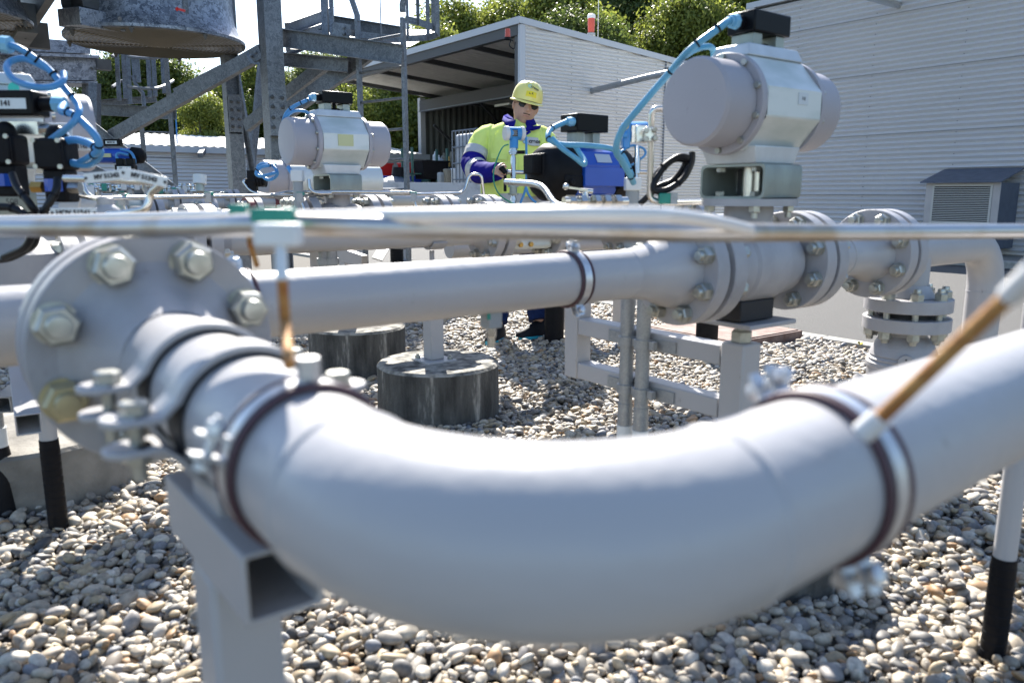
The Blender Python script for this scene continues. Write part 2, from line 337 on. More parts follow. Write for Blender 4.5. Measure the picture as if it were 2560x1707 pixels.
def text(s, size, loc, right, up, parent, m='letter', name='lettering', off=.0008, bold=0, align='CENTER', ext=.0003):
    cu = bpy.data.curves.new('t', 'FONT'); cu.body = s; cu.size = size; cu.align_x = align; cu.align_y = 'CENTER'; cu.extrude = ext; cu.offset = bold
    to = bpy.data.objects.new('t', cu); COL.objects.link(to)
    dg = bpy.context.evaluated_depsgraph_get(); me = bpy.data.meshes.new_from_object(to.evaluated_get(dg))
    bpy.data.objects.remove(to)
    r = Vector(right).normalized(); u = Vector(up); u = (u-r*u.dot(r)).normalized(); n = r.cross(u)
    R = Matrix((r, u, n)).transposed().to_4x4(); R.translation = Vector(loc)+n*off
    root = parent
    while root is not None and root.name not in ORG: root = root.parent
    offv = ORG[root.name] if root else Vector((0, 0, 0))
    me.transform(Matrix.Translation(-offv) @ R)
    me.materials.clear(); me.materials.append(M[m])
    o = bpy.data.objects.new(name, me); COL.objects.link(o); o.parent = parent; return o
def dup(root, loc, label, scale=None, rotz=0):
    def cp(o, par):
        c = o.copy(); COL.objects.link(c)
        if par: c.parent = par
        for ch in list(o.children): cp(ch, c)
        return c
    r = cp(root, None); r.location = loc; r['label'] = label; r.rotation_euler = (0, 0, rotz)
    if scale: r.scale = (scale,)*3
    ORG[r.name] = Vector(loc); return r
# ================================================================ SETTING
def struct(name, m, fn, **kw):
    b = MB(); fn(b); return b.build(name, m, None, kind='structure', **kw)
struct('ground', 'field', lambda b: b.add([(-300, -300, -.05), (300, -300, -.05), (300, 300, -.05), (-300, 300, -.05)], [(0, 1, 2, 3)]))
struct('gravel_bed', 'earth', lambda b: b.add([(-6, -4, -.015), (4.85, -4, -.015), (4.85, 13, -.015), (-6, 13, -.015)], [(0, 1, 2, 3)]))
struct('asphalt_road', 'asphalt', lambda b: b.add([(4.98, -8, 0), (11.6, -8, 0), (11.6, 40, 0), (4.98, 40, 0)], [(0, 1, 2, 3)]))
struct('asphalt_yard', 'asphalt', lambda b: b.add([(-6, 13.02, .0), (4.96, 13.02, .0), (4.96, 40, 0), (-6, 40, 0)], [(0, 1, 2, 3)]))
def kerbs(b):
    y = -6
    while y < 13: b.bx(4.86, 4.975, y, y+.995, -.12, .022); y += 1.0
struct('kerb', 'kerb', kerbs, bev=.006)
def kerb2(b):
    y = -6
    while y < 24: b.bx(11.60, 11.74, y, y+.995, -.05, .10); y += 1.0
struct('far_kerb', 'kerb', kerb2, bev=.012)
struct('gutter_strip', 'blackrub', lambda b: b.add([(11.42, -6, .004), (11.6, -6, .004), (11.6, 24, .004), (11.42, 24, .004)], [(0, 1, 2, 3)]))
def pavm():
    m = mat('block_paving', (.25, .24, .21), .85, 0, .1, 20, bump=.3); n = m.node_tree; b = n.nodes['Principled BSDF']
    tc = n.nodes.new('ShaderNodeTexCoord'); t = n.nodes.new('ShaderNodeTexBrick'); t.inputs['Scale'].default_value = 5
    t.inputs['Color1'].default_value = (.27, .255, .225, 1); t.inputs['Color2'].default_value = (.21, .20, .175, 1); t.inputs['Mortar'].default_value = (.06, .055, .05, 1)
    t.inputs['Mortar Size'].default_value = .03; mp = n.nodes.new('ShaderNodeMapping'); mp.inputs['Rotation'].default_value = (0, 0, PI/4)
    n.links.new(tc.outputs['Object'], mp.inputs[0]); n.links.new(mp.outputs[0], t.inputs['Vector']); n.links.new(t.outputs['Color'], b.inputs['Base Color']); return m
M['pav'] = pavm()
struct('paved_path', 'pav', lambda b: b.bx(11.745, 13.4, -8, 14, -.05, .09))
# gravel: instanced pebbles
def gravel():
    pr = bpy.data.collections.new('pebble_shapes')
    for k in range(7):
        bm = bmesh.new(); bmesh.ops.create_icosphere(bm, subdivisions=3, radius=.5)
        rs = Vector((k*7.3, k*3.1, k*5.7)); sx = random.uniform(.72, .95); sz = random.uniform(.48, .72)
        for v in bm.verts:
            d = v.co.normalized(); q = noise.noise(d*.9+rs)*.16+noise.noise(d*2.0+rs*2)*.03
            p = d*(.5+q*.62); p.x = math.copysign(abs(p.x)**.93, p.x)
            v.co = Vector((p.x, p.y*sx, p.z*sz))
        for f in bm.faces: f.smooth = True
        me = bpy.data.meshes.new('pebble'); bm.to_mesh(me); bm.free(); me.materials.append(M['stone'])
        o = bpy.data.objects.new('pebble', me); pr.objects.link(o)
    g = .0225; pts = []; scl = []; rot = []
    rng = np.random.RandomState(3)
    xs, ys = np.meshgrid(np.arange(-1.2, 4.86, g), np.arange(-.6, 9.5, g))
    for lay, zz in ((0, -.004), (1, .010), (2, .002)):
        X = xs.ravel()+rng.uniform(-.55, .55, xs.size)*g; Y = ys.ravel()+rng.uniform(-.55, .55, xs.size)*g
        d = X*_s+Y*_c; s = X*_c-Y*_s
        keep = (d > .9) & (np.abs(s) < d*.78+.5) & (X < 4.83)
        if lay: keep &= rng.rand(X.size) < .55
        far = d > 5.2; keep &= ~(far & (rng.rand(X.size) < .35))
        # leave room for what stands in the gravel
        for cx, cyy, r in ((1.735, 1.27, .272), (1.8, 3.0, .272), (1.93, 4.12, .272), (.2, 3.1, .34)): keep &= (X-cx)**2+(Y-cyy)**2 > r*r
        keep &= ~((X > 4.06) & (Y > 3.1) & (Y < 3.9))
        X, Y = X[keep], Y[keep]; n = X.size
        und = .010*np.sin(X*5+Y*2.3)+.008*np.sin(X*11-Y*9)
        Z = zz+und+rng.uniform(-.006, .008, n)
        pts.append(np.stack([X, Y, Z], 1)); sz = (.026 if lay < 2 else .011)*np.exp(rng.normal(-.04, .38, n)).clip(.5, 2.1)*np.where(far[keep], 1.25, 1)
        scl.append(np.stack([sz*rng.uniform(.95, 1.3, n), sz, sz*rng.uniform(.85, 1.15, n)], 1))
        rot.append(np.stack([rng.normal(0, .38, n), rng.normal(0, .38, n), rng.uniform(0, 6.28, n)], 1))
    pts, scl, rot = (np.concatenate(a) for a in (pts, scl, rot)); n = len(pts)
    me = bpy.data.meshes.new('gravel'); me.vertices.add(n); me.vertices.foreach_set('co', pts.astype(np.float32).ravel())
    for nm, a in (('scl', scl), ('rot', rot)):
        at = me.attributes.new(nm, 'FLOAT_VECTOR', 'POINT'); at.data.foreach_set('vector', a.astype(np.float32).ravel())
    at = me.attributes.new('kind', 'INT', 'POINT'); at.data.foreach_set('value', rng.randint(0, 7, n).astype(np.int32))
    o = bpy.data.objects.new('gravel', me); COL.objects.link(o); o['kind'] = 'stuff'
    ng = bpy.data.node_groups.new('gravel', 'GeometryNodeTree'); ng.interface.new_socket('G', in_out='INPUT', socket_type='NodeSocketGeometry'); ng.interface.new_socket('G', in_out='OUTPUT', socket_type='NodeSocketGeometry')
    N = ng.nodes; L = ng.links; gi = N.new('NodeGroupInput'); go = N.new('NodeGroupOutput'); io = N.new('GeometryNodeInstanceOnPoints')
    ci = N.new('GeometryNodeCollectionInfo'); ci.inputs['Collection'].default_value = pr; ci.inputs['Separate Children'].default_value = True; ci.inputs['Reset Children'].default_value = True
    def na(nm, ty):
        a = N.new('GeometryNodeInputNamedAttribute'); a.data_type = ty; a.inputs[0].default_value = nm
        return [q for q in a.outputs if q.enabled and q.name == 'Attribute'][0]
    m2p = N.new('GeometryNodeMeshToPoints')
    L.new(gi.outputs[0], m2p.inputs[0]); L.new(m2p.outputs[0], io.inputs['Points']); L.new(ci.outputs[0], io.inputs['Instance'])
    io.inputs['Pick Instance'].default_value = True
    L.new(na('kind', 'INT'), io.inputs['Instance Index']); L.new(na('scl', 'FLOAT_VECTOR'), io.inputs['Scale'])
    e2r = N.new('FunctionNodeEulerToRotation'); L.new(na('rot', 'FLOAT_VECTOR'), e2r.inputs[0]); L.new(e2r.outputs[0], io.inputs['Rotation'])
    L.new(io.outputs[0], go.inputs[0]); md = o.modifiers.new('g', 'NODES'); md.node_group = ng
    print('pebbles', n)
gravel()
# ---- concrete piers
def pier(name, x, y, r, h, lab, grp='round concrete piers in the gravel', m='pier'):
    b = MB(); n = 64; rings = []
    for t, rr in ((-.12, r), (h*.3, r*1.0), (h*.6, r*.998), (h-.012, r), (h, r-.012), (h+.002, r*.5), (h, .02)):
        rings.append([(x+(rr+noise.noise(Vector((math.cos(a)*3, math.sin(a)*3, t*9+x)))*.006)*math.cos(a), y+(rr+noise.noise(Vector((math.cos(a)*9, math.sin(a)*9, t*9+x)))*.004)*math.sin(a), t) for a in (2*PI*j/n for j in range(n))])
    b.loft(rings); o = b.build(name, m, None, smooth=30, loc=(x, y, 0)); return tag(o, lab, 'pier', grp)
pier('concrete_pier', 1.8, 3.0, .277, .248, 'black-streaked round concrete pier carrying a square grey post, nearest to the middle')
pier('concrete_pier', 1.93, 4.12, .277, .25, 'dark round concrete pier partly hidden behind the long pipe, with a steel plate on top')
pier('concrete_pier', 1.735, 1.27, .277, .20, 'dark round concrete pier under the ball valve support, seen below the foreground bend')
pier('concrete_pier', .2, 3.1, .345, .20, 'pale concrete pier at the left edge beside the black wrapped riser', m='concrete')
# ---- rusty cover box
def cv(b): b.bx(4.07, 4.845, 3.12, 3.88, -.05, .055); b.bx(4.09, 4.825, 3.14, 3.86, .055, .062)
one('steel_cover', 'cover', cv, 'low rusty brown steel cover plate beside the kerb', 'cover', bev=.004)
# ---- right building
def sine(n, p, a, x0): return [(x0+a*math.sin(2*PI*i/8), i*p/8) for i in range(n*8+1)]
def corr_wall(b, along, fixed, a0, a1, z0, z1, pitch=.0825, amp=.024, sgn=1):
    n = int((z1-z0)/pitch); pr = [(amp*(1-abs(((i % 8)-4)/4))*2-amp if False else amp*math.sin(2*PI*i/8), z0+i*pitch/8) for i in range(n*8+1)]
    R = []
    for t in (a0, a1): R.append([((fixed+d, t, z) if along == 'y' else (t, fixed+d, z)) for d, z in pr])
    b.loft(R, closed=False, caps=False)
rb = thing('metal_building', 'large corrugated metal building filling the right side, with a louvred vent box', 'building', (13, 3, 0))
b = MB(); corr_wall(b, 'y', 13, -6, 9.85, .1, 4.42); b.build('wall', 'corr', rb)
b = MB(); b.bx(12.96, 20, 9.87, 9.95, 0, 4.42); b.bx(13.03, 13.3, -6, 9.86, 0, 4.40); b.build('end_wall', 'corr', rb)
b = MB(); b.bx(12.93, 20, -6.2, 10.0, 4.43, 4.53); b.build('roof_edge', 'fascia', rb)
b = MB(); b.bx(12.935, 12.985, 9.82, 9.98, .05, 4.43); b.build('corner_trim', 'fascia', rb)
b = MB()
for yy in np.arange(-4.2, 9.6, 1.45):
    z = .1+.0206
    while z < 4.4: b.cyl((12.984, yy, z), (12.975, yy, z), .006, seg=6); z += .165
b.build('screws', 'blackpl', rb)['kind'] = 'stuff'
b = MB()
for z, ya, yb in ((.97, -6, 9.8), (1.96, -6, 9.8), (2.95, -6, 9.8), (3.86, -6, 9.8)): b.bx(12.974, 12.978, ya, yb, z, z+.004)
b.build('sheet_laps', 'darksteel', rb)['kind'] = 'stuff'
b = MB(); b.tube([(13, 7.05, 3.98), (11.7, 7.05, 3.98)], .055, 20); b.ring((11.7, 7.05, 3.98), (1, 0, 0), .048, .058, .02); b.build('exhaust_pipe', 'stain', rb)
vb = thing('vent_box', 'louvred intake box with a dark sloping hood on the corrugated right wall', 'vent', (12.9, 5.6, 0))
y0, y1, zt, zb = 4.97, 6.02, 1.15, .2
b = MB(); fx = 12.35
for args in ((fx, fx+.02, y0, y0+.10, zb, zt), (fx, fx+.02, y1-.10, y1, zb, zt), (fx, fx+.02, y0+.1, y1-.1, zt-.05, zt), (fx, fx+.02, y0+.1, y1-.1, zb, zb+.36)): b.bx(*args)
b.build('front_panel', 'beige', vb, bev=.002)
b = MB(); b.bx(fx+.02, 12.98, y0, y0+.015, zb, zt-.002); b.bx(fx+.02, 12.98, y1-.015, y1, zb, zt-.002); b.bx(fx+.02, 12.98, y0+.016, y1-.016, zb, zb+.02); b.build('side_panel', 'hood', vb)
b = MB(); b.add([(fx-.10, y0-.04, zt), (fx-.10, y1+.05, zt), (12.985, y1+.05, zt+.20), (12.985, y0-.04, zt+.20), (fx-.10, y0-.04, zt+.02), (fx-.10, y1+.05, zt+.02), (12.985, y1+.05, zt+.22), (12.985, y0-.04, zt+.22)], [(0, 1, 2, 3), (4, 5, 6, 7), (0, 1, 5, 4), (2, 3, 7, 6), (1, 2, 6, 5), (0, 3, 7, 4)]); b.build('hood', 'hood', vb)
lv = MB()
for i in range(21):
    z = zb+.385+i*.0262
    lv.add([(fx-.005, y0+.13, z), (fx-.005, y1-.13, z), (fx+.02, y1-.13, z+.005), (fx+.02, y0+.13, z+.005), (fx-.005, y0+.13, z-.010), (fx-.005, y1-.13, z-.010), (fx+.02, y1-.13, z-.005), (fx+.02, y0+.13, z-.005)], [(0, 1, 2, 3), (4, 5, 6, 7), (0, 1, 5, 4), (2, 3, 7, 6)])
lo = lv.build('louvre', 'slat', vb)
b = MB(); b.bx(fx-.008, fx-.001, y0+.10, y1-.10, zt-.05, zt-.018); b.bx(fx-.008, fx-.001, y0+.10, y1-.10, zb+.35, zb+.38); b.bx(fx-.008, fx-.001, y0+.10, y0+.13, zb+.38, zt-.05); b.bx(fx-.008, fx-.001, y1-.13, y1-.10, zb+.38, zt-.05); b.build('louvre_frame', 'slat', lo)
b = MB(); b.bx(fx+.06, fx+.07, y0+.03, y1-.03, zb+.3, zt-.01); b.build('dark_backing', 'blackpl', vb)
# ---- open shed
sh = thing('open_shed', 'tall open-sided metal shed with a sloping roof and corrugated front wall behind the worker', 'shed', (11.45, 15.2, 0))
X0, Y0, Y1 = 11.454, 15.2, 25.74
rz = lambda x: 4.957-.078*(x-X0)
b = MB(); corr_wall(b, 'x', Y0, X0+.16, 20, -.1, 4.95)
wl = b.build('front_wall', 'corr2', sh)
bmx = bmesh.new(); bmx.from_mesh(wl.data)   # cut the sheet along the roof slope
bmesh.ops.bisect_plane(bmx, geom=bmx.verts[:]+bmx.edges[:]+bmx.faces[:], plane_co=Vector((0, 0, 4.957-.10)), plane_no=Vector((.078, 0, 1)), clear_outer=True)
bmx.to_mesh(wl.data); bmx.free()
b = MB(); b.bx(X0, X0+.16, Y0-.03, Y0+.05, 0, 4.83); b.build('corner_post', 'fascia', sh)
b = MB(); b.bx(X0+.02, X0+.14, Y0+.055, Y0+.2, 0, 4.80); b.build('steel_column', 'purlin', sh)
def slab(b, x0, x1, y0, y1, t0, t1):
    v = [(x, y, rz(x)+t) for t in (t0, t1) for x, y in ((x0, y0), (x1, y0), (x1, y1), (x0, y1))]
    b.add(v, [(0, 3, 2, 1), (4, 5, 6, 7), (0, 1, 5, 4), (1, 2, 6, 5), (2, 3, 7, 6), (3, 0, 4, 7)])
b = MB(); slab(b, X0-.05, 20, Y0-.06, Y0-.035, -.115, .03); slab(b, X0-.05, X0-.02, Y0-.034, Y1, -.13, .03); b.build('roof_edge', 'fascia', sh)
b = MB()
n = int((Y1-Y0)/.25)
ring = []
for i in range(n*4):
    y = Y0+i*.25/4; ring.append((y, -.12 if i % 4 in (0, 1) else -.045))
b.loft([[(x, y, rz(x)+dz) for y, dz in ring] for x in (X0, 20)], closed=False, caps=False)
b.build('roof_underside', 'deck', sh, smooth=10)
b = MB(); slab(b, X0-.02, 20, Y0-.034, Y1+.05, -.02, .03); b.build('roof', 'roofw', sh)
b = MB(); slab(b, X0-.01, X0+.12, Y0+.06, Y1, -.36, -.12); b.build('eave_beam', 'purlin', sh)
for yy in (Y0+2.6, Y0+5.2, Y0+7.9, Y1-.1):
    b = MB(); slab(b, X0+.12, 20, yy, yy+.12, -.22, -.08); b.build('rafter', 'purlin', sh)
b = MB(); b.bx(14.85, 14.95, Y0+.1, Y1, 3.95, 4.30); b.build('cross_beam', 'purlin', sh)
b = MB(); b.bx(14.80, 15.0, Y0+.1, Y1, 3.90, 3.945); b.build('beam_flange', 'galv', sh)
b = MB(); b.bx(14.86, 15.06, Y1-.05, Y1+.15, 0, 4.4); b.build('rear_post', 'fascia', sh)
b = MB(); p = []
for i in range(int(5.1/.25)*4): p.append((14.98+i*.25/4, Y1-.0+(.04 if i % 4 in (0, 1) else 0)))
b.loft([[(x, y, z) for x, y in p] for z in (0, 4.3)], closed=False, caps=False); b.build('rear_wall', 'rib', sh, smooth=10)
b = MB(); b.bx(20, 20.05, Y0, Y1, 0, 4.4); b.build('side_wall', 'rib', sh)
b = MB(); b.bx(14.9, 20, 20, 20.1, 3.6, 3.75); b.beam((15.0, 25, 3.4), (18.5, 25, 1.0), .08, .08); b.beam((15.0, 22, 3.9), (18.5, 25.4, 3.4), .06, .08); b.build('brace', 'purlin', sh)
b = MB(); b.tube([(13.75, Y0, 3.52), (13.45, 13.0, 3.58), (13.4, 11.9, 3.6)], .07, 20); b.build('exhaust_pipe', 'galvpipe', sh)
for xx in (X0+.16+.02,): pass
b = MB()
for xx in (13.05, 14.6, 16.0):
    z = .07
    while z < rz(xx)-.15: b.cyl((xx, Y0-.008, z), (xx, Y0-.02, z), .008, seg=6); z += .165
b.build('screws', 'blackpl', sh)['kind'] = 'stuff'
b = MB(); b.bx(16.35, 16.4, Y0-.02, Y0-.008, 0, rz(16.4)-.1); b.build('downpipe', 'hood', sh)
fl = MB(); fl.box((14.9, 20.6, 3.72), (.12, .8, .07)); tag(fl.build('fluorescent_light', 'fluor', None, bev=.01), 'long cream fluorescent fitting hanging under the shed beam', 'lamp')
rl = thing('warning_lamp', 'small red warning lamp under the eave corner of the shed', 'lamp', PY(1166, 75, 15.0))
pz = PY(1166, 78, 14.9)
b = MB(); b.cyl(pz+Vector((0, 0, -.08)), pz+Vector((0, 0, .10)), .065, .055, 20); b.build('lens', 'redlamp', rl)
b = MB(); b.cyl(pz+Vector((0, 0, -.13)), pz+Vector((0, 0, -.08)), .08, seg=20); b.beam(pz+Vector((0, 0, -.11)), pz+Vector((.3, .2, -.09)), .03, .03); b.build('bracket', 'blackpl', rl)
b = MB(); b.tube(spl([pz+Vector((.1, 0, -.12)), pz+Vector((.05, 0, -.25)), pz+Vector((.18, 0, -.3)), pz+Vector((.22, 0, -.15))]), .012, 8); b.build('cable', 'blackcable', rl)
q = PY(1358, 62, 18)
bl = thing('beacon_lamp', 'red beacon lamp with a white top on a pipe above the shed roof', 'lamp', (q.x, q.y, 4.4))
b = MB(); b.cyl((q.x, q.y, 4.3), (q.x, q.y, 5.55), .07, seg=20); b.ring((q.x, q.y, 5.56), (0, 0, 1), .05, .12, .06); b.build('pole', 'galvpipe', bl)
b = MB(); b.lathe((q.x, q.y, 5.6), (0, 0, 1), [(0, .09), (.25, .105), (.40, .10)]); b.build('lens', 'redlamp', bl)
b = MB(); b.lathe((q.x, q.y, 6.02), (0, 0, 1), [(-.02, .118), (.07, .12), (.10, .08), (.11, .02)]); b.build('cap', 'white', bl)
b = MB(); b.tube([(q.x+.16, q.y-.12, 4.4), (q.x+.16, q.y-.12, 6.9)], .012, 6); b.build('rod', 'white', bl)
# ---- low wall and things behind it
one('low_wall', 'whitewall', lambda b: (b.bx(7.2, 12.6, 14, 14.2, 0, 1.215), b.bx(7.2, 12.6, 13.995, 14.0, 1.05, 1.055)), 'long whitewashed concrete wall standing in front of the open shed', 'wall', bev=.01)
def boxthing(name, m, x, y, d, sx, sy, sz, lab, cat, grp=None, lip=True):
    c = P(x, y, d)
    def fn(b):
        b.loft([[c+Vector((i*sx*t, j*sy*t, z)) for i, j in ((-.5, -.5), (.5, -.5), (.5, .5), (-.5, .5))] for t, z in ((.86, -sz/2), (1, sz/2-.04), (1.06, sz/2-.04), (1.06, sz/2), (.94, sz/2), (.8, -sz/2+.03))])
    return one(name, m, fn, lab, cat, grp, bev=.006)
c = P(906, 412, 19.0); tk = thing('dome_tank', 'blue-grey domed plastic tank behind the low wall', 'tank', (c.x, c.y, 0))
b = MB(); b.lathe((c.x, c.y, 0), (0, 0, 1), [(0, .64), (1.02, .64), (1.08, .63), (1.22, .52), (1.34, .3), (1.40, .12), (1.41, .02)], 40); b.build('shell', 'tank', tk)
b = MB(); b.cyl((c.x+.12, c.y, 1.40), (c.x+.12, c.y, 1.62), .16, .13, 24); b.build('lid', 'blackpl', tk)
b = MB(); b.bx(c.x-.5, c.x-.32, c.y-.60, c.y-.59, 1.0, 1.3); b.build('label_sheet', 'white', tk)
boxthing('storage_bin', 'red', 855, 400, 20.5, .9, .6, .55, 'large red bin behind the low wall left of the tank', 'bin')
boxthing('storage_bin', 'red', 948, 387, 20.5, .65, .45, .28, 'shallow red bin between the ladder and the shed post', 'bin')
boxthing('storage_bin', 'bluepl', 958, 414, 20.5, .3, .25, .2, 'small blue bin below the shallow red bin', 'bin')
boxthing('storage_bin', 'bluepl', 850, 418, 19.6, .85, .5, .3, 'blue bin below the large red bin', 'bin')
boxthing('storage_bin', 'blackpl', 990, 391, 19.5, .75, .5, .45, 'black bin on the green shelf in the shed', 'bin')
c = P(1010, 400, 19.8); sf = thing('shelf_rack', 'dark green steel shelf rack inside the shed opening', 'shelf', (c.x, c.y, 0))
for dx, dy in ((-.9, -.2), (.1, -.2), (-.9, .3), (.1, .3)):
    b = MB(); b.box((c.x+dx, c.y+dy, 1.05), (.05, .05, 2.1)); b.build('post', 'greensteel', sf)
for z in (1.05, 1.47):
    b = MB(); b.box((c.x-.4, c.y+.05, z), (1.1, .55, .03)); b.build('shelf_board', 'greensteel', sf)
c = P(1045, 405, 21.0); wb = thing('work_bench', 'dark work bench with bottles on it at the back of the shed', 'bench', (c.x, c.y, 0))
b = MB(); b.box((c.x+.1, c.y, 1.50), (2.3, .8, .06)); b.build('top', 'greensteel', wb)
b = MB(); b.box((c.x+.1, c.y+.3, .75), (2.2, .05, 1.4)); b.build('back_panel', 'blackpl', wb)
for dx in (-1, 1.2):
    b = MB(); b.box((c.x+dx, c.y, .73), (.06, .7, 1.46)); b.build('leg', 'greensteel', wb)
for i, (x, y, sx, sz, m, lab) in enumerate(((1015, 412, .20, .32, 'greypl', 'small grey jerrycan leftmost on the low wall ledge'), (1034, 408, .30, .40, 'tan', 'brownish white jerrycan in the middle of the three'), (1050, 408, .36, .42, 'whitepl', 'white square jerrycan rightmost of the three beside the dark bench'))):
    q = P(x, y, 18.4); jc = thing('jerrycan', lab, 'jerrycan', q, 'jerrycans behind the low wall')
    b = MB(); b.box(q, (sx, sx*.8, sz)); b.build('body', m, jc, bev=.04)
    b = MB(); b.cyl(q+Vector((0, 0, sz/2)), q+Vector((0, 0, sz/2+.05)), .035, seg=12); b.build('cap', 'blackpl', jc)
for i, (x, y, m) in enumerate(((1000, 366, 'whitepl'), (1008, 374, 'whitepl'), (1020, 369, 'tan'), (1016, 376, 'greypl'), (1032, 377, 'brass'), (1041, 377, 'greypl'))):
    q = P(x, y+6, 20.3)
    tag(MB().lathe(q, (0, 0, 1), [(0, .07), (.16, .07), (.2, .03), (.25, .03), (.26, .01)], 14).build('bottle', m, None), ['white bottle leftmost above the black bin', 'white spray bottle left of the brown one', 'tan can standing behind the bottles', 'short grey bottle beside the tan can', 'brass coloured can at the middle of the bench', 'grey can right of the brass coloured can'][i], 'bottle', 'bottles on the work bench')
q = P(1052, 366, 20.2)
def gl(b):
    for k in range(7): b.tube(spl([q+Vector((k*.06-.2, 0, .18)), q+Vector((k*.07-.2, .02, .02)), q+Vector((k*.05-.15, 0, -.2))]), [.035]*9+[.03]*7+[.05] if False else .035, 8)
one('glove_bundle', 'tan', gl, 'bundle of worn gloves hanging above the work bench', 'gloves')
q = P(1092, 350, 17.0); ib = thing('ibc_tote', 'white liquid tote in a galvanised cage left of the worker', 'container', (q.x+.35, q.y, 0))
x0, yy0 = q.x-.15, q.y-.3
b = MB(); b.bx(x0+.04, x0+1.1, yy0+.04, yy0+.96, .95, 2.28); b.build('bottle', 'ibc', ib, bev=.05)
b = MB()
for i in range(9): b.tube([(x0+i*.143, yy0, .9), (x0+i*.143, yy0, 2.35)], .014, 6)
for i in range(8): b.tube([(x0, yy0+i*.143, .9), (x0, yy0+i*.143, 2.35)], .014, 6)
for z in (.95, 1.3, 1.65, 2.0, 2.35): b.tube([(x0, yy0+1, z), (x0, yy0, z), (x0+1.15, yy0, z)], .016, 6)
b.build('cage', 'galv', ib)
b = MB(); b.bx(x0+.1, x0+.4, yy0-.022, yy0-.018, 1.72, 1.95); b.build('label_sheet', 'white', ib)
b = MB(); b.bx(x0, x0+1.15, yy0, yy0+1, 0, .88); b.build('pallet', 'concrete', ib)
# ---- low building far left
lb = thing('low_building', 'long low corrugated building with a white sheet roof behind the steel frame', 'building', (8, 25, 0))
b = MB(); corr_wall(b, 'x', 25, 1.0, 14.6, 0, 2.25, .11, .016); b.build('wall', 'corr', lb)
b = MB(); b.bx(1, 14.6, 25.05, 25.2, 0, 2.2); b.bx(14.45, 14.6, 25.2, 30, 0, 2.2); b.build('inner_wall', 'fascia', lb)
b = MB(); b.bx(.9, 14.7, 24.8, 24.92, 2.18, 2.36); b.build('gutter', 'fascia', lb)
b = MB(); p = []
for i in range(int(13.8/.25)*4): p.append((.9+i*.25/4, .03 if i % 4 in (0, 1) else 0))
b.loft([[(x, y, z+dz) for x, dz in p] for y, z in ((24.85, 2.36), (30, 3.02))], closed=False, caps=False); b.build('roof', 'roofw', lb, smooth=10)
b = MB(); b.tube([P(1455/1.0*.345, 0, 1)]*2, .001) if False else None
b = MB(); q = PY(468, 345, 24.9); b.beam(q, q+Vector((-.25, -.5, -.18)), .14, .14); b.build('gutter_outlet', 'galv', lb)
b = MB(); b.bx(9.35, 9.38, 24.95, 24.98, 0, 2.2); b.build('downpipe', 'hood', lb)
# ================================================================ TREES
def crown_mesh(seed, nl, R, H, leaf, m, lobes=16):
    rng = np.random.RandomState(seed); cs = []
    for i in range(lobes):
        a = rng.uniform(0, 2*PI); t = rng.uniform(.0, 1); rr = R*(.25+.65*math.sin(PI*(.12+.8*t)))*rng.uniform(.35, 1)
        cs.append((rr*math.cos(a), rr*math.sin(a), H*(.22+.7*t), R*rng.uniform(.22, .42)))
    cs = np.array(cs); k = rng.randint(0, lobes, nl); d = rng.normal(size=(nl, 3)); d /= np.linalg.norm(d, axis=1)[:, None]
    rad = cs[k, 3]*(rng.uniform(.35, 1, nl)**.4)*(1+.25*rng.normal(size=nl)*.5)
    c = cs[k, :3]+d*rad[:, None]*np.array([1, 1, .8])
    # clumps: pull leaves towards twig points
    tw = rng.randint(0, nl//14, nl); o = c[tw]; c = o+(c-o)*.06+rng.normal(size=(nl, 3))*.16*R/3
    n = d[tw]+rng.normal(size=(nl, 3))*.7; n[:, 2] += .35; n /= np.linalg.norm(n, axis=1)[:, None]
    u = np.cross(n, rng.normal(size=(nl, 3))); u /= np.linalg.norm(u, axis=1)[:, None]; v = np.cross(n, u)
    s = leaf*rng.uniform(.6, 1.3, nl)[:, None]
    co = np.stack([c-u*s, c-v*s*.55+n*s*.15, c+u*s, c+v*s*.55+n*s*.15], 1).reshape(-1, 3).astype(np.float32)
    me = bpy.data.meshes.new('crown'); me.vertices.add(nl*4); me.vertices.foreach_set('co', co.ravel())
    me.loops.add(nl*4); me.loops.foreach_set('vertex_index', np.arange(nl*4, dtype=np.int32))
    me.polygons.add(nl); me.polygons.foreach_set('loop_start', np.arange(nl, dtype=np.int32)*4); me.polygons.foreach_set('loop_total', np.full(nl, 4, np.int32))
    me.update(); me.validate(); me.materials.append(M[m]); return me, cs
CR = [crown_mesh(11, 64000, 3.3, 8.5, .082, 'leaf', 26), crown_mesh(12, 62000, 3.4, 8.5, .080, 'leaf2', 28), crown_mesh(13, 54000, 3.0, 9.0, .074, 'leaf3', 24), crown_mesh(14, 60000, 3.3, 7.5, .084, 'leaf', 22)]
def trunk_mesh(k):
    cs = CR[k][1]; b = MB()
    b.tube([(0, 0, -.1), (.05, .03, 1.5), (-.03, .05, 4), (0, 0, 6.5)], [.2, .16, .11, .05], 10)
    for q in cs[::2]:
        z0 = max(1.2, q[2]-2.2); b.tube([(0, 0, z0), (q[0]*.5, q[1]*.5, (z0+q[2])/2+.1), (q[0], q[1], q[2])], [.07, .045, .02], 6)
    me = bpy.data.meshes.new('trunk'); me.from_pydata(b.v, [], b.f); me.materials.append(M['bark'])
    for p in me.polygons: p.use_smooth = True
    return me
TR = [trunk_mesh(k) for k in range(4)]
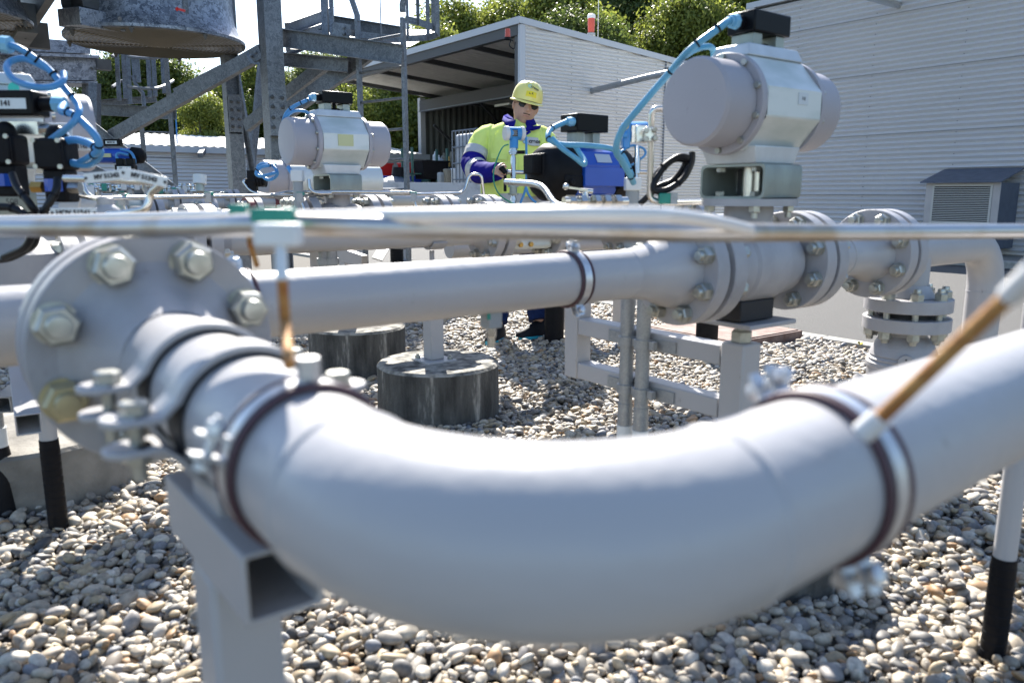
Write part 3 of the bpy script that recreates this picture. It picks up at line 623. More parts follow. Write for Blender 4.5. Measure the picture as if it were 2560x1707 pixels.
def tree(px, d, topy, k, rot, label, grp='trees behind the site', wid=1.0):
    g = PZ(px, 478, 1) if False else None
    r = ray(px, 453); q = CAM+r*(d/ (r.x*FH.x+r.y*FH.y)); q.z = 0
    r2 = ray(px, topy); ztop = CAMZ + r2.z*(d/(r2.x*FH.x+r2.y*FH.y)); s = ztop*1.12/(8.8 if k != 3 else 8.0)
    t = thing('tree', label, 'tree', (q.x, q.y, 0), grp); t.rotation_euler = (0, 0, rot); t.scale = (s*wid, s*wid, s)
    for nm, me in (('trunk', TR[k]), ('crown', CR[k][0])):
        o = bpy.data.objects.new(nm, me); COL.objects.link(o); o.parent = t
for i, a in enumerate([
    (262, 33, 175, 1, .3, 'dark tree at the left end of the row, behind the small caged ladder', .8),
    (345, 34, 128, 1, 2.0, 'tall dark tree behind the small caged ladder', .95),
    (400, 38, 205, 0, 1.0, 'lower tree right of the small ladder, dipping below the sky gap', .8),
    (470, 30, 235, 3, 4.0, 'small bright yellow-green tree under the long diagonal brace', .8),
    (520, 36, 180, 2, .7, 'grey-green loose tree between the two steel columns at left', .9),
    (585, 34, 150, 0, 2.2, 'tree seen just left of the tall bolted column', .9),
    (700, 36, 130, 2, 5.1, 'loose tree seen through the platform braces', 1.0),
    (790, 37, 150, 1, 3.3, 'dark tree behind the upright of the large ladder', 1.1),
    (880, 34, 150, 0, 1.2, 'tree behind the rungs of the large ladder', 1.0),
    (965, 36, 84, 3, 2.9, 'tree right of the ladder cage above the shed roof slope', 1.0),
    (1020, 42, 30, 0, .4, 'tree rising above the left part of the shed eave', .9),
    (1120, 44, 28, 3, 3.9, 'round bright tree directly above the shed corner', .9),
    (1215, 42, 22, 0, 5.0, 'bright tree above the shed corner, left of the red beacon', .9),
    (1290, 40, -10, 3, 1.5, 'sunlit tree immediately left of the red beacon', .9),
    (1370, 43, -60, 2, .9, 'tall thin-leaved tree directly behind the red beacon', .8),
    (1450, 44, -70, 1, 2.6, 'tall dark tree right of the red beacon', .85),
    (1530, 42, -60, 2, 4.4, 'tall grey-green tree over the lower end of the shed roof', .85),
    (1600, 37, -20, 0, 3.6, 'bright leafy tree behind the blue cable of the big actuator', .8),
    (1675, 40, -30, 3, .2, 'bright tree left of the right building roof corner', .9),
    (1760, 44, -50, 1, 1.9, 'dark tree behind the right building roof corner', .9),
    (1340, 36, 70, 1, .6, 'lower dark tree just over the shed roof edge', .9),
    (1480, 36, 80, 0, 1.7, 'lower leafy tree over the descending shed roof edge', .9),
    (620, 42, 190, 1, .9, 'dark tree far behind the tall bolted column', 1.2),
    (930, 44, 200, 1, 4.1, 'dark low tree beyond the far end of the shed', 1.3),
    (470, 46, 260, 1, 1.9, 'dark low tree far behind the yellow-green tree', 1.3)]): tree(*a[:5], a[5], wid=a[6])
# ================================================================ AIR COOLER STEELWORK
FD = 8.4
fc = P(362, 100, FD)
def fan(cx, cyy, z, R, lab):
    t = thing('cooler_fan', lab, 'fan', (cx, cyy, z), 'fans of the air cooler')
    b = MB(); b.lathe((cx, cyy, z), (0, 0, 1), [(0, R*.995), (.0, R), (.03, R*1.0), (.08, R*.955), (.20, R*.90), (.35, R*.885), (1.1, R*.88), (1.1, R*.86), (.35, R*.865), (.20, R*.88), (.08, R*.93), (.02, R*.97)], 72); h = b.build('housing', 'galv2', t)
    b = MB()
    for k in range(20):
        r = R*(.975-k*.0475); zz = z-.012-.05*(1-(r/R)**2)*.5; n = 64 if r > .3 else 32
        b.loft([[Vector((cx+(r+.0055*math.cos(q))*math.cos(2*PI*j/n), cyy+(r+.0055*math.cos(q))*math.sin(2*PI*j/n), zz+.0055*math.sin(q))) for q in (0, 2.1, 4.2)] for j in range(n)], loop=True)
    for k in range(4):
        a = k*PI/4+.3; b.tube([(cx-R*math.cos(a)*.98, cyy-R*math.sin(a)*.98, z-.004), (cx, cyy, z-.032), (cx+R*math.cos(a)*.98, cyy+R*math.sin(a)*.98, z-.004)], .008, 6)
    b.build('grille', 'grille', t)
    for k in range(8):
        a = k*PI/4+.3; b = MB(); b.cyl((cx+R*.985*math.cos(a), cyy+R*.985*math.sin(a), z-.01), (cx+R*.985*math.cos(a), cyy+R*.985*math.sin(a), z-.06), .028, .006, 8); b.build('clip', 'darksteel', t)
    b = MB()
    for k in range(6):
        a = k*PI/3; b.add([(cx+.12*math.cos(a), cyy+.12*math.sin(a), z+.30), (cx+R*.8*math.cos(a-.14), cyy+R*.8*math.sin(a-.14), z+.27), (cx+R*.8*math.cos(a+.14), cyy+R*.8*math.sin(a+.14), z+.35), (cx+.12*math.cos(a+.5), cyy+.12*math.sin(a+.5), z+.36)], [(0, 1, 2, 3)])
    b.lathe((cx, cyy, z+.2), (0, 0, 1), [(0, .12), (.3, .12)]); b.cyl((cx, cyy, z+.12), (cx, cyy, z+.13), R*.86, seg=48); b.build('blades_dark_disc', 'blackpl', t)  # black disc above the grille stands in for the shade inside the fan
    for k in range(6):
        a = k*PI/3+.65; b = MB(); b.beam((cx+R*.895*math.cos(a), cyy+R*.895*math.sin(a), z+.16), (cx+R*.895*math.cos(a), cyy+R*.895*math.sin(a), z+1.1), .05, .03, (math.cos(a), math.sin(a), 0)); b.build('stiffener', 'galv', t)
    return t
f1 = fan(fc.x, fc.y, fc.z, .90, 'galvanised fan housing with round wire grille, the complete one')
fan(fc.x-2.05, fc.y-.05, fc.z, .90, 'fan housing cut off by the left edge, only its right side in view')
b = MB(); a0 = P(470, 33, 7.55); rt = Vector((1, -.35, 0)).normalized()
mk = MB(); mk.beam(P(407, 21, 7.62), P(425, 26, 7.62), .012, .022); mk.beam(P(405, 19, 7.62), P(409, 24, 7.62), .012, .03); mk.build('red_arrow_mark', 'red', f1)
ck = thing('air_cooler', 'dark galvanised deck and beams of the air cooler above the fans', 'cooler', (fc.x-1, fc.y, 3.6))
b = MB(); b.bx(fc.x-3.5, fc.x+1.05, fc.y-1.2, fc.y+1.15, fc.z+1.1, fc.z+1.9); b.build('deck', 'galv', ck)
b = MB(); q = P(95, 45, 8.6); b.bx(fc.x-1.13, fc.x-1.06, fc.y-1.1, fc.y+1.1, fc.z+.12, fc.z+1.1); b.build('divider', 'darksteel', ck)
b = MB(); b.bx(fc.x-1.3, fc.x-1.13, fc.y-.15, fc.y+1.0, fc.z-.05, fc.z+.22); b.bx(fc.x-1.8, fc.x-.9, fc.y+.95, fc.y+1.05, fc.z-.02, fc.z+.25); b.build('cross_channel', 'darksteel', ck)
mb = thing('motor_box', 'galvanised belt guard box between the two fans', 'box', P(190, 50, 7.6))
e = [P(127, 35, 7.9), P(182, 18, 7.35), P(284, 42, 7.6)]
A_, B_, C_ = P(181, 15, 7.3), P(284, 37, 7.75), P(131, 21, 7.75)
def quadbox(b, A, Bq, Cq, h):
    D_ = Bq+Cq-A; t = [A, Bq, D_, Cq]; b.add([p for p in t]+[p-Vector((0, 0, h)) for p in t], [(0, 1, 2, 3), (4, 5, 6, 7), (0, 1, 5, 4), (1, 2, 6, 5), (2, 3, 7, 6), (3, 0, 4, 7)])
b = MB(); quadbox(b, A_, B_, C_, .165); b.build('guard', 'galv2', mb, bev=.006)
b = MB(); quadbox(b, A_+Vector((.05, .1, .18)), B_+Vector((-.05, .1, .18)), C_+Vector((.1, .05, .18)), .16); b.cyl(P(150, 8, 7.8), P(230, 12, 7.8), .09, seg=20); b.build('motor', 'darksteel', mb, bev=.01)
b = MB(); b.beam(P(283, 0, 7.6), P(283, 72, 7.6), .04, .03); b.cyl(P(275, 40, 7.58), P(275, 44, 7.5), .02); b.build('mount', 'galv', mb)
# plenum on the left at distance
pl = thing('cooler_plenum', 'broad galvanised plenum beam behind the fans at the left edge', 'beam', P(100, 140, 11))
def plq(b, x0, y0, x1, y1, h0, h1, th, d0, d1):
    A0, B0 = P(x0, y0, d0), P(x1, y1, d1); dr = (B0-A0); dr.z = 0; nrm = Vector((-dr.y, dr.x, 0)).normalized()*th
    v = [A0, B0, P(x1, h1, d1), P(x0, h0, d0)]; v = v+[p+nrm for p in v]
    b.add(v, [(0, 1, 2, 3), (4, 5, 6, 7), (0, 1, 5, 4), (1, 2, 6, 5), (2, 3, 7, 6), (3, 0, 4, 7)])
b = MB(); plq(b, -120, 72, 208, 98, 110, 124, .5, 10.3, 11.3); b.build('upper_panel', 'galv2', pl)
b = MB(); plq(b, -120, 112, 228, 128, 121, 134, .54, 10.2, 11.2); plq(b, -120, 185, 224, 187, 193, 191, .54, 10.2, 11.2); b.build('flange_strip', 'galv2', pl)
b = MB(); plq(b, -120, 123, 222, 136, 183, 185, .45, 10.3, 11.25); b.build('lower_panel', 'galv2', pl)
b = MB(); plq(b, 203, 190, 222, 191, 330, 325, .12, 11.0, 11.0); plq(b, 188, 192, 198, 192, 330, 330, .12, 11.25, 11.25); b.build('post', 'galv', pl)
b = MB()
for x, y in ((212, 158), (222, 159), (209, 300), (219, 301), (210, 312), (220, 312), (195, 240), (195, 252)): q = P(x, y, 10.93); b.cyl(q, q-FH*.03, .02, seg=8)
b.build('bolts', 'darksteel', pl)
q = P(238, 150, 11.2); b = MB(); b.box(q, (.18, .15, .14)); b.box(q+Vector((.02, 0, .32)), (.1, .1, .25)); b.build('bearing', 'darksteel', pl)
# columns
def Ibeam(b, p0, p1, W, H, t=.012, up=(0, 1, 0)):
    w, h = W/2, H/2
    b.prof(p0, p1, [(-w, -h), (w, -h), (w, -h+t), (t/2, -h+t), (t/2, h-t), (w, h-t), (w, h), (-w, h), (-w, h-t), (-t/2, h-t), (-t/2, -h+t), (-w, -h+t)], up)
def bolts(b, pts, d=None, r=.016):
    for q in pts: b.hexp(q, -FH, r*2, .022); b.cyl(q, q-FH*.034, r*.6, seg=8)
mc = thing('steel_column', 'tall galvanised main column with a bolted splice plate, left of the middle', 'column', P(632, 300, 7.7))
q0 = P(632, 300, 7.7); x, y = q0.x, q0.y
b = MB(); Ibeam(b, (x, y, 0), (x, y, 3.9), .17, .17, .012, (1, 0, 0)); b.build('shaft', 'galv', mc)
b = MB(); b.bx(x-.085, x+.085, y-.112, y-.0865, 1.98, 3.9); b.build('upper_plate', 'galv', mc)
b = MB(); b.bx(x-.088, x+.088, y-.118, y-.0865, 1.55, 1.978); b.build('splice_plate', 'galv', mc)
b = MB(); bolts(b, [Vector((x+i, y-.118, z)) for i in (-.05, .05) for z in (1.63, 1.72, 1.82, 1.91)]); b.build('bolts', 'darksteel', mc)
c2 = thing('steel_column', 'thinner galvanised column under the fan, with a bolted plate', 'column', P(537, 300, 9.2))
q1 = P(537, 300, 9.2); x2, y2 = q1.x, q1.y
b = MB(); Ibeam(b, (x2, y2, 0), (x2, y2, 3.9), .16, .16, .012, (1, 0, 0)); b.bx(x2-.08, x2+.08, y2-.10, y2-.0805, 0, 1.68); b.build('shaft', 'galv', c2)
b = MB(); b.bx(x2-.075, x2+.075, y2-.118, y2-.1005, 1.70, 2.12); b.build('splice_plate', 'galv', c2)
b = MB(); bolts(b, [Vector((x2+i, y2-.118, z)) for i in (-.04, .04) for z in (1.76, 1.85, 1.95, 2.04)]); b.build('bolts', 'darksteel', c2)
def uch(b, p0, p1, W, D, t=.01, up=(0, 0, 1)):
    w = W/2; b.prof(p0, p1, [(0, -w), (D, -w), (D, -w+t), (t, -w+t), (t, w-t), (D, w-t), (D, w), (0, w)], up)
GB = 'diagonal braces of the cooler frame'
def brace(a, bq, W, lab, D=.07, m='galv'):
    return one('steel_brace', m, lambda b: uch(b, a, bq, W, D), lab, 'brace', GB)
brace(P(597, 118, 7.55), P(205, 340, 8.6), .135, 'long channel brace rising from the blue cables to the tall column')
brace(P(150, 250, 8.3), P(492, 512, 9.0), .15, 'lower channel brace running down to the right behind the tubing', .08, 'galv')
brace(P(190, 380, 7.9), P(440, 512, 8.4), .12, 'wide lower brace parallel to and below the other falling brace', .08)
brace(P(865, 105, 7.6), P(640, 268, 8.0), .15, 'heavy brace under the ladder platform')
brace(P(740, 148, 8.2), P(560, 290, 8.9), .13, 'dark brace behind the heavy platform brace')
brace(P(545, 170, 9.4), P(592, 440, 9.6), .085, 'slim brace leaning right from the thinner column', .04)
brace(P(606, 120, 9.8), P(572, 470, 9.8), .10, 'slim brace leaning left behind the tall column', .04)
brace(P(508, 160, 9.9), P(400, 215, 10.2), .12, 'dark short brace end left of the thinner column')
b = MB(); g = [P(597, 108, 7.6), P(575, 112, 7.6), P(565, 126, 7.6), P(575, 146, 7.6), P(600, 150, 7.6)]
for off in (0, .012): b.v += [tuple(p+FH*off) for p in g]
b.f = [(0, 1, 2, 3, 4), (9, 8, 7, 6, 5)]+[(i, (i+1) % 5, (i+1) % 5+5, i+5) for i in range(5)]; b.mi = [0]*7
bolts(b, [P(577, 129, 7.58), P(588, 121, 7.58)]); b.build('gusset_plate', 'galv', mc)
# platform
pf = thing('ladder_platform', 'galvanised platform beams with a toe board where the caged ladder arrives', 'platform', P(770, 80, 7.6))
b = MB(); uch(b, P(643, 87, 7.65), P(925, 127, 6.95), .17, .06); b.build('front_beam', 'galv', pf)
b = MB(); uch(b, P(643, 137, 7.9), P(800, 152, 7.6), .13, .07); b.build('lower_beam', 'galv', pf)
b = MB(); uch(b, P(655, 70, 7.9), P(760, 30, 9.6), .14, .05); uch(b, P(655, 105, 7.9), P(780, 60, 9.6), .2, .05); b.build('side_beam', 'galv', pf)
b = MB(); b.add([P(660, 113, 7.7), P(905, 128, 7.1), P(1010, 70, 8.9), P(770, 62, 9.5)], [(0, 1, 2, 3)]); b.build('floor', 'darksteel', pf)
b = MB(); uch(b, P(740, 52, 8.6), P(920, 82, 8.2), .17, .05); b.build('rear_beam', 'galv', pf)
b = MB(); b.beam(P(744, -20, 7.5), P(748, 82, 7.5), .06, .06, FH); b.beam(P(760, -20, 7.5), P(763, 82, 7.5), .035, .05, FH); b.build('rail_post', 'galv', pf)
b = MB(); b.beam(P(764, 68, 7.45), P(804, 74, 7.45), .02, .13); bolts(b, [P(790, 64, 7.44), P(790, 78, 7.44)]); b.build('foot_bracket', 'galv', pf)
# large ladder with cage
ld = thing('caged_ladder', 'large galvanised ladder with safety cage left of the worker', 'ladder', P(880, 470, 7.1))
la = P(822, 80, 7.45); lr = P(926, 75, 7.05)
for q, nm in ((la, 'rail'), (lr, 'rail')):
    b = MB(); b.beam((q.x, q.y, 0), (q.x, q.y, 2.62 if q is la else 2.55), .065, .03, (.6, -.8, 0)); b.build(nm, 'galv', ld)
for k in range(9):
    z = .21+k*.275; b = MB(); b.tube([(la.x, la.y, z), (lr.x, lr.y, z)], .013, 8); b.build('rung', 'galv', ld)
ct = (la+lr)/2; d = (lr-la); d.z = 0; hw = d.length/2; d.normalize(); nn = Vector((d.y, -d.x, 0)); 
if nn.dot(FH) > 0: nn = -nn
nn = -nn
for z in (2.50, 3.3):
    pts = [ct+d*(math.cos(a)*.42+.06)+nn*(math.sin(a)*.62-.05) for a in np.linspace(PI*1.03, -.03*PI, 26)]
    b = MB(); b.loft([[Vector((p.x, p.y, z-.03)), Vector((p.x, p.y, z+.03)), Vector((p.x*1.0+.006, p.y+.006, z+.03)), Vector((p.x+.006, p.y+.006, z-.03))] for p in pts]); b.build('hoop', 'galv', ld)
for a in (.15, .6, 1.1, 1.6, 2.1, 2.6):
    p = ct+d*(math.cos(a)*.42+.06)+nn*(math.sin(a)*.62-.05); b = MB(); b.beam((p.x, p.y, 2.47), (p.x, p.y, 3.6), .04, .008, (math.cos(a), math.sin(a), 0)); b.build('cage_bar', 'galv', ld)
for q, s in ((la, -1), (lr, 1)):
    b = MB(); b.tube([(q.x, q.y, 2.6), (q.x+d.x*.0*s, q.y, 2.66), (q.x+d.x*.14*s, q.y+d.y*.14*s, 2.95), (q.x+d.x*.14*s, q.y+d.y*.14*s, 3.7)], .032, 4); b.build('grab_rail', 'galv', ld)
# small ladder
l2 = thing('caged_ladder', 'small distant caged ladder in front of the dark trees', 'ladder', P(365, 430, 11.5))
for x, yt in ((326, 250), (394, 250)):
    q = P(x, 300, 11.6 if x < 350 else 11.2); b = MB(); b.beam((q.x, q.y, .2), (q.x, q.y, 1.95 if x < 350 else 2.9), .06, .03, FH); b.build('rail', 'galv', l2)
for y in (303, 361, 398):
    b = MB(); b.tube([P(330, y, 11.6), P(398, y+2, 11.2)], .013, 6); b.build('rung', 'galv', l2)
for x, y0, y1 in ((268, 145, 232), (283, 143, 228), (293, 140, 240), (304, 140, 175), (313, 138, 190), (339, 140, 225), (351, 138, 222), (372, 135, 215)):
    b = MB(); b.beam(P(x, y0-25, 11.4), P(x+6, y1, 11.4), .06, .02, FH); b.build('cage_bar', 'galv', l2)
b = MB(); b.tube([P(306, 175, 11.4), P(312, 196, 11.4), P(328, 215, 11.4), P(331, 245, 11.4)], .03, 6); b.build('grab_rail', 'galv', l2)
for y in (128, 198):
    b = MB(); b.tube(spl([P(258, y+2, 11.6), P(282, y-12, 12), P(300, y+2, 11.2), P(345, y+6, 10.9), P(372, y+2, 11.1), P(398, y-12, 11.6)]), .022, 6); b.build('hoop', 'galv', l2)
b = MB(); uch(b, P(225, 252, 11.6), P(405, 262, 11.2), .16, .06); uch(b, P(232, 238, 12.2), P(360, 228, 12.4), .1, .05); b.build('platform_beam', 'galv', l2)
one('flag_pole', 'transblue', lambda b: b.tube([P(403, 245, 22), P(407, 330, 22)], .018, 8), 'thin blue pole right of the small ladder', 'pole')
# ================================================================ PIPEWORK
ZP = .815; YP1 = 1.30; XB = .205; YE = .290; ZB = .803
def V(*a): return Vector(a)
def flange(parent, c, ax, R=.1365, t=.043, hub=None, bolts_=8, bc=.111, af=.036, glen=0, ph=PI/8, m='paint2', nutm='zinc', ri=.05, bolt_side=0, hubr=.078, hubl=.05, pr=.057, name='flange'):
    """disc with raised hub on one side; c = centre of the disc, ax = direction of the hub"""
    c = V(*c); a, u, v = basis(ax)
    b = MB(); pf = [(-t/2, ri), (-t/2, R-.002), (-t/2+.002, R), (t/2-.002, R), (t/2, R-.002)]
    if hub: pf += [(t/2, hubr+.012), (t/2+.008, hubr), (t/2+hubl*.5, pr+(hubr-pr)*.45), (t/2+hubl, pr)]
    else: pf += [(t/2, ri)]
    b.lathe(c, ax, pf, 72, caps=False); o = b.build(name, m, parent, smooth=32)
    return o
def boltset(parent, c, ax, half, n=8, bc=.111, af=.036, ph=PI/8, m='zinc', skip=(), odd=None):
    c = V(*c); a, u, v = basis(ax)
    for k in range(n):
        if k in skip: continue
        an = 2*PI*k/n+ph; q = c+(u*math.cos(an)+v*math.sin(an))*bc; b = MB(); tw = random.uniform(0, 1)
        for s in (1, -1):
            e = q+a*s*half; b.ring(e+a*s*.0015, a, af*.28, af*.60, .003, 20)
            b.hexp(e+a*s*.003, a*s, af, af*.62, tw); b.lathe(e+a*s*(.003+af*.62), a*s, [(0, af*.345), (.004, af*.345), (.008, af*.33), (.013, af*.30), (.0135, af*.2)], 20)
        b.cyl(q-a*half, q+a*half, af*.29, seg=10)
        b.build('bolt', 'zincyellow' if k == odd else m, parent, smooth=35)
def fpair(parent, c, ax, R=.1365, t=.043, gap=.017, n=8, bc=.111, af=.036, ph=PI/8, hubs=(1, 1), m='paint2', m2=None, **kw):
    a = V(*ax); c = V(*c); f = None
    for i, s in enumerate((-1, 1)):
        g = flange(parent, c+a*s*(gap+t)/2, a*s, R, t, hubs[i], m=(m2 or m) if i else m, **kw); f = f or g
    b = MB(); b.cyl(c-a*gap/2*1.02, c+a*gap/2*1.02, bc-af*.62, seg=40); b.build('gasket', 'blackrub', f)
    boltset(f, c, a, gap/2+t, n, bc, af, ph)
    return f
def stand(name, label, x, y, z1, w=.07, z0=0, plate=.16, grp=None):
    t = thing(name, label, 'support', (x, y, z0), grp)
    b = MB(); b.bx(x-w/2, x+w/2, y-w/2, y+w/2, z0+.01, z1); b.build('post', 'paint', t, bev=.005)
    if plate:
        b = MB(); b.bx(x-plate/2, x+plate/2, y-plate/2, y+plate/2, z0, z0+.0095); b.build('base_plate', 'paint', t, bev=.002)
        for i in (-1, 1):
            b = MB(); q = V(x+i*plate*.36, y-i*plate*.36, z0+.0095); b.hexp(q, (0, 0, 1), .022, .012); b.cyl(q, q+V(0, 0, .02), .006); b.build('bolt', 'zinc', t)
    return t
# ---- foreground bend: branch from the straight pipe, pair of flanges, neck, elbow, run to the right
fb = thing('pipe_bend', 'big pale grey pipe bend sweeping across the foreground', 'pipe', (XB, .5, ZP))
RE = .165; zn = lambda y: ZB+(ZP-ZB)*(y-.46)/.5
pts = [V(XB, .93, zn(.93)), V(XB, .7, zn(.7)), V(XB, YE+RE+.012, ZB)]
arc = [V(XB+RE-RE*math.cos(a), YE+RE-RE*math.sin(a), ZB) for a in np.linspace(0, PI/2, 28)]
pts += arc+[V(XB+RE+.012, YE, ZB), V(.9, YE+.025, ZB), V(1.6, YE+.06, ZB)]
b = MB(); b.tube(pts, .057, 72, caps=False); b.build('pipe', 'paint', fb, smooth=60)
for q, ax in ((V(XB, YE+RE, ZB), (0, 1, 0)), (V(XB+RE, YE, ZB), (1, 0, 0))): b = MB(); b.lathe(q, ax, [(-.005, .0565), (-.003, .0580), (0, .0587), (.003, .0578), (.005, .0565)], 64, caps=False); b.build('weld_seam', 'paint', fb, smooth=80)
f = flange(fb, (XB, .99+.021, ZP), (0, -1, 0), .138, .042, 1, hubr=.094, hubl=.085)
# ---- straight pipe with tee, valves
sp = thing('straight_pipe', 'long straight grey pipe crossing the picture behind the foreground bend', 'pipe', (.8, YP1, ZP))
b = MB(); b.tube([(-1.2, YP1, ZP), (1.29, YP1, ZP)], .057, 56, caps=False); b.lathe((1.29, YP1, ZP), (1, 0, 0), [(-.003, .057), (0, .0585), (.003, .057), (.08, .068), (.125, .086), (.166, .094)], 56, caps=False); b.build('pipe', 'paint', sp, smooth=60)
b = MB(); b.tube([(XB, YP1, ZP), (XB, 1.11, ZP)], .057, 48, caps=False); b.build('branch', 'paint', sp, smooth=60)
f2 = flange(sp, (XB, 1.049+.021, ZP), (0, 1, 0), .138, .042, 1, hubr=.08)
b = MB(); b.cyl((XB, 1.033, ZP), (XB, 1.049, ZP), .088, seg=40); b.build('gasket', 'blackrub', f2)
boltset(f, (XB, 1.040, ZP), (0, 1, 0), .051, 8, .113, .041, PI/8, 'zinc', odd=7)
fl = flange(sp, (1.478, YP1, ZP), (-1, 0, 0), .1365, .043, 0)
# drain fitting under pipe
for (x, y, lab) in ((1.0, YP1, 0),):
    q = PY(1128, 722, YP1); df = thing('drain_fitting', 'small metal drain fitting hanging under the straight pipe', 'fitting', q)
    b = MB(); b.box(q+V(0, 0, .0), (.034, .034, .055)); b.build('block', 'greypl', df, bev=.003)
    b = MB(); b.hexp(q+V(0, 0, -.028), (0, 0, -1), .019, .02); b.cyl(q+V(0, 0, -.048), q+V(0, 0, -.068), .0085); b.build('nozzle', 'stain', df)
    b = MB(); b.box(q+V(-.018, -.0175, .004), (.008, .001, .022)); b.build('green_mark', 'green', df)
# ---- clamps
def ringclamp(label, c, ax, upa, rp=.057, w=.017, ears=2, earang=(0,)):
    c = V(*c); a, _, _ = basis(ax); u = V(*upa).normalized(); v = a.cross(u)
    t = thing('ring_clamp', label, 'clamp', c, 'ring clamps on the pipes')
    b = MB(); b.ring(c, a, rp*1.001, rp+.0032, w+.010, 72)
    for s in (-1, 1): b.loft([[c+a*(s*(w/2+.004)+.0034*math.cos(q))+(u*math.cos(2*PI*j/72)+v*math.sin(2*PI*j/72))*(rp+.0030+.0034*math.sin(q)) for q in np.linspace(0, 2*PI, 9)[:-1]] for j in range(72)], loop=True)
    b.build('rubber_liner', 'rubber', t, smooth=60)
    b = MB(); b.ring(c, a, rp+.0031, rp+.0056, w-.003, 72); b.build('band', 'chrome', t, smooth=30)
    for an in earang:
        d = u*math.cos(an)+v*math.sin(an); tg = a.cross(d)
        b = MB()
        for s in (-1, 1):
            q0 = c+d*(rp+.002)+tg*s*.0075; b.loft([[q0+tg*k+a*i+d*j for i, j in ((-w*.5, 0), (w*.5, 0), (w*.5, .018), (w*.3, .026), (-w*.3, .026), (-w*.5, .018))] for k in (-.0012, .0012)])
        b.build('ear', 'chrome', t, smooth=30)
        b = MB(); q0 = c+d*(rp+.016); b.cyl(q0-tg*.018, q0+tg*.021, .0036, seg=10); b.hexp(q0+tg*.0095, tg, .0125, .008); b.lathe(q0-tg*.0175, tg, [(0, .0045), (.001, .0072), (.006, .0072), (.008, .004)], 14); b.build('screw', 'chrome', t, smooth=30)
    return t
rc1 = ringclamp('bright ring clamp with dark purple liner at the start of the foreground bend', (XB, .530, zn(.53)), (0, 1, 0), (0, 0, 1), earang=(-2.1 if False else 1.95, -1.2))
rc2 = ringclamp('bright ring clamp on the foreground bend at its far right end', (.488, YE+.005, ZB), (1, 0, 0), (0, 0, 1), earang=(-.65, 2.6))
rc3 = ringclamp('ring clamp around the middle of the long straight pipe', (1.122, YP1, ZP), (1, 0, 0), (0, 0, 1), w=.022, earang=(.10, 2.75))
q = V(.172, YP1, ZP)
rc4 = ringclamp('ring clamp on the straight pipe just right of the big flange', (.40, YP1, ZP), (1, 0, 0), (0, 0, 1), w=.022, earang=(-.25,))
def lugclamp(label, y):
    t = thing('pipe_clamp', label, 'clamp', (XB, y, zn(y)), 'heavy two-bolt clamps on the pipe neck')
    b = MB(); b.ring((XB, y, zn(y)), (0, 1, 0), .0571, .0595, .046, 72); b.build('liner', 'blackrub', t)
    w = .040; th = .0065; g = .0125
    for s in (1, -1):
        sec = []
        for a in np.linspace(math.asin((g)/.063), PI-math.asin(g/.063), 40): sec.append((math.cos(a), math.sin(a)*s, 0))
        rings = []
        def rg(px, pz, nx, nz): return [V(XB+px+nx*k, y+j, zn(y)+pz+nz*k) for j, k in ((-w/2, 0), (w/2, 0), (w/2, th), (-w/2, th))]
        R0 = .0597; L = []
        for e in np.linspace(0, 1, 5): L.append(rg(.098-e*.026, (g*.75)*s, 0, s))
        for a in np.linspace(.42, PI-.42, 36): L.append(rg(R0*math.cos(a), R0*math.sin(a)*s, math.cos(a), math.sin(a)*s))
        for e in np.linspace(0, 1, 5): L.append(rg(-.072-e*.020, (g*.75)*s, 0, s))
        bb = MB(); bb.loft(L)
        for sx in (-1, 1):
            cc = V(XB+sx*.095, y, zn(y)+(g*.75)*s); bb.lathe(cc, (0, 0, s), [(0, w/2-.0002), (th, w/2-.0002)], 32)
        bb.build('half_shell', 'paint', t, smooth=30, bev=.0015)
    for sx in (-1, 1):
        cc = V(XB+sx*.088, y, zn(y)+g*.75+th); b = MB(); b.ring(cc+V(0, 0, .001), (0, 0, 1), .006, .0125, .002, 24); b.hexp(cc+V(0, 0, .002), (0, 0, 1), .021, .0095, .3); b.cyl(cc, cc-V(0, 0, .055), .0062); b.hexp(cc-V(0, 0, 2*th+g*1.5), (0, 0, -1), .019, .01); b.build('bolt', 'zinc', t)
    return t
lugclamp('heavy two-bolt pipe clamp nearest the foreground bend', .672)
lugclamp('heavy two-bolt pipe clamp close to the big flange', .79)
# lower lug seen below (support saddle)
# ---- support under the neck
ns = thing('pipe_support', 'grey square post with an open-ended box bracket under the foreground bend', 'support', (.20, .52, 0))
sx, sy = .190, .68
b = MB(); b.bx(sx-.031, sx+.031, sy-.031, sy+.031, 0, .674); b.build('post', 'paint', ns, bev=.006)
b = MB(); b.hollow((sx, .552, .706), (sx, .790, .700), .062, .058, .0045); b.build('box_bracket', 'paint', ns, bev=.003)
b = MB(); b.bx(sx-.022, sx+.040, .64, .72, .729, .755); b.build('saddle', 'paint', ns, bev=.002)
# ---- rods, clips, tubes
def rod(pts, r, lab, m='rust', grp='rusty threaded rods'):
    return one('threaded_rod', m, lambda b: b.tube(pts, r, 10), lab, 'rod', grp)
r0 = PZ(664, 838, .885); tp = P(640, 545, .56)
rod([r0, P(655, 740, .60), P(648, 640, .585)], .0042, 'rusty upright rod rising from the ring clamp at left')
bs = thing('rod_socket', 'white nut socket holding the left rusty rod on the ring clamp', 'fitting', r0)
b = MB(); b.cyl(V(XB+.004, .530, zn(.53)+.062), V(XB+.004, .530, zn(.53)+.079), .0085, seg=6); b.build('nut', 'chrome', bs)
r0b = V(XB+.004, .530, zn(.53)+.062)
s2 = P(2022, 960, .475)
rod([s2, P(2180, 810, .44), P(2345, 655, .40)], .0046, 'rusty rod slanting up to the right edge of the picture')
b2 = thing('rod_socket', 'white block socket holding the slanting rusty rod at right', 'fitting', s2)
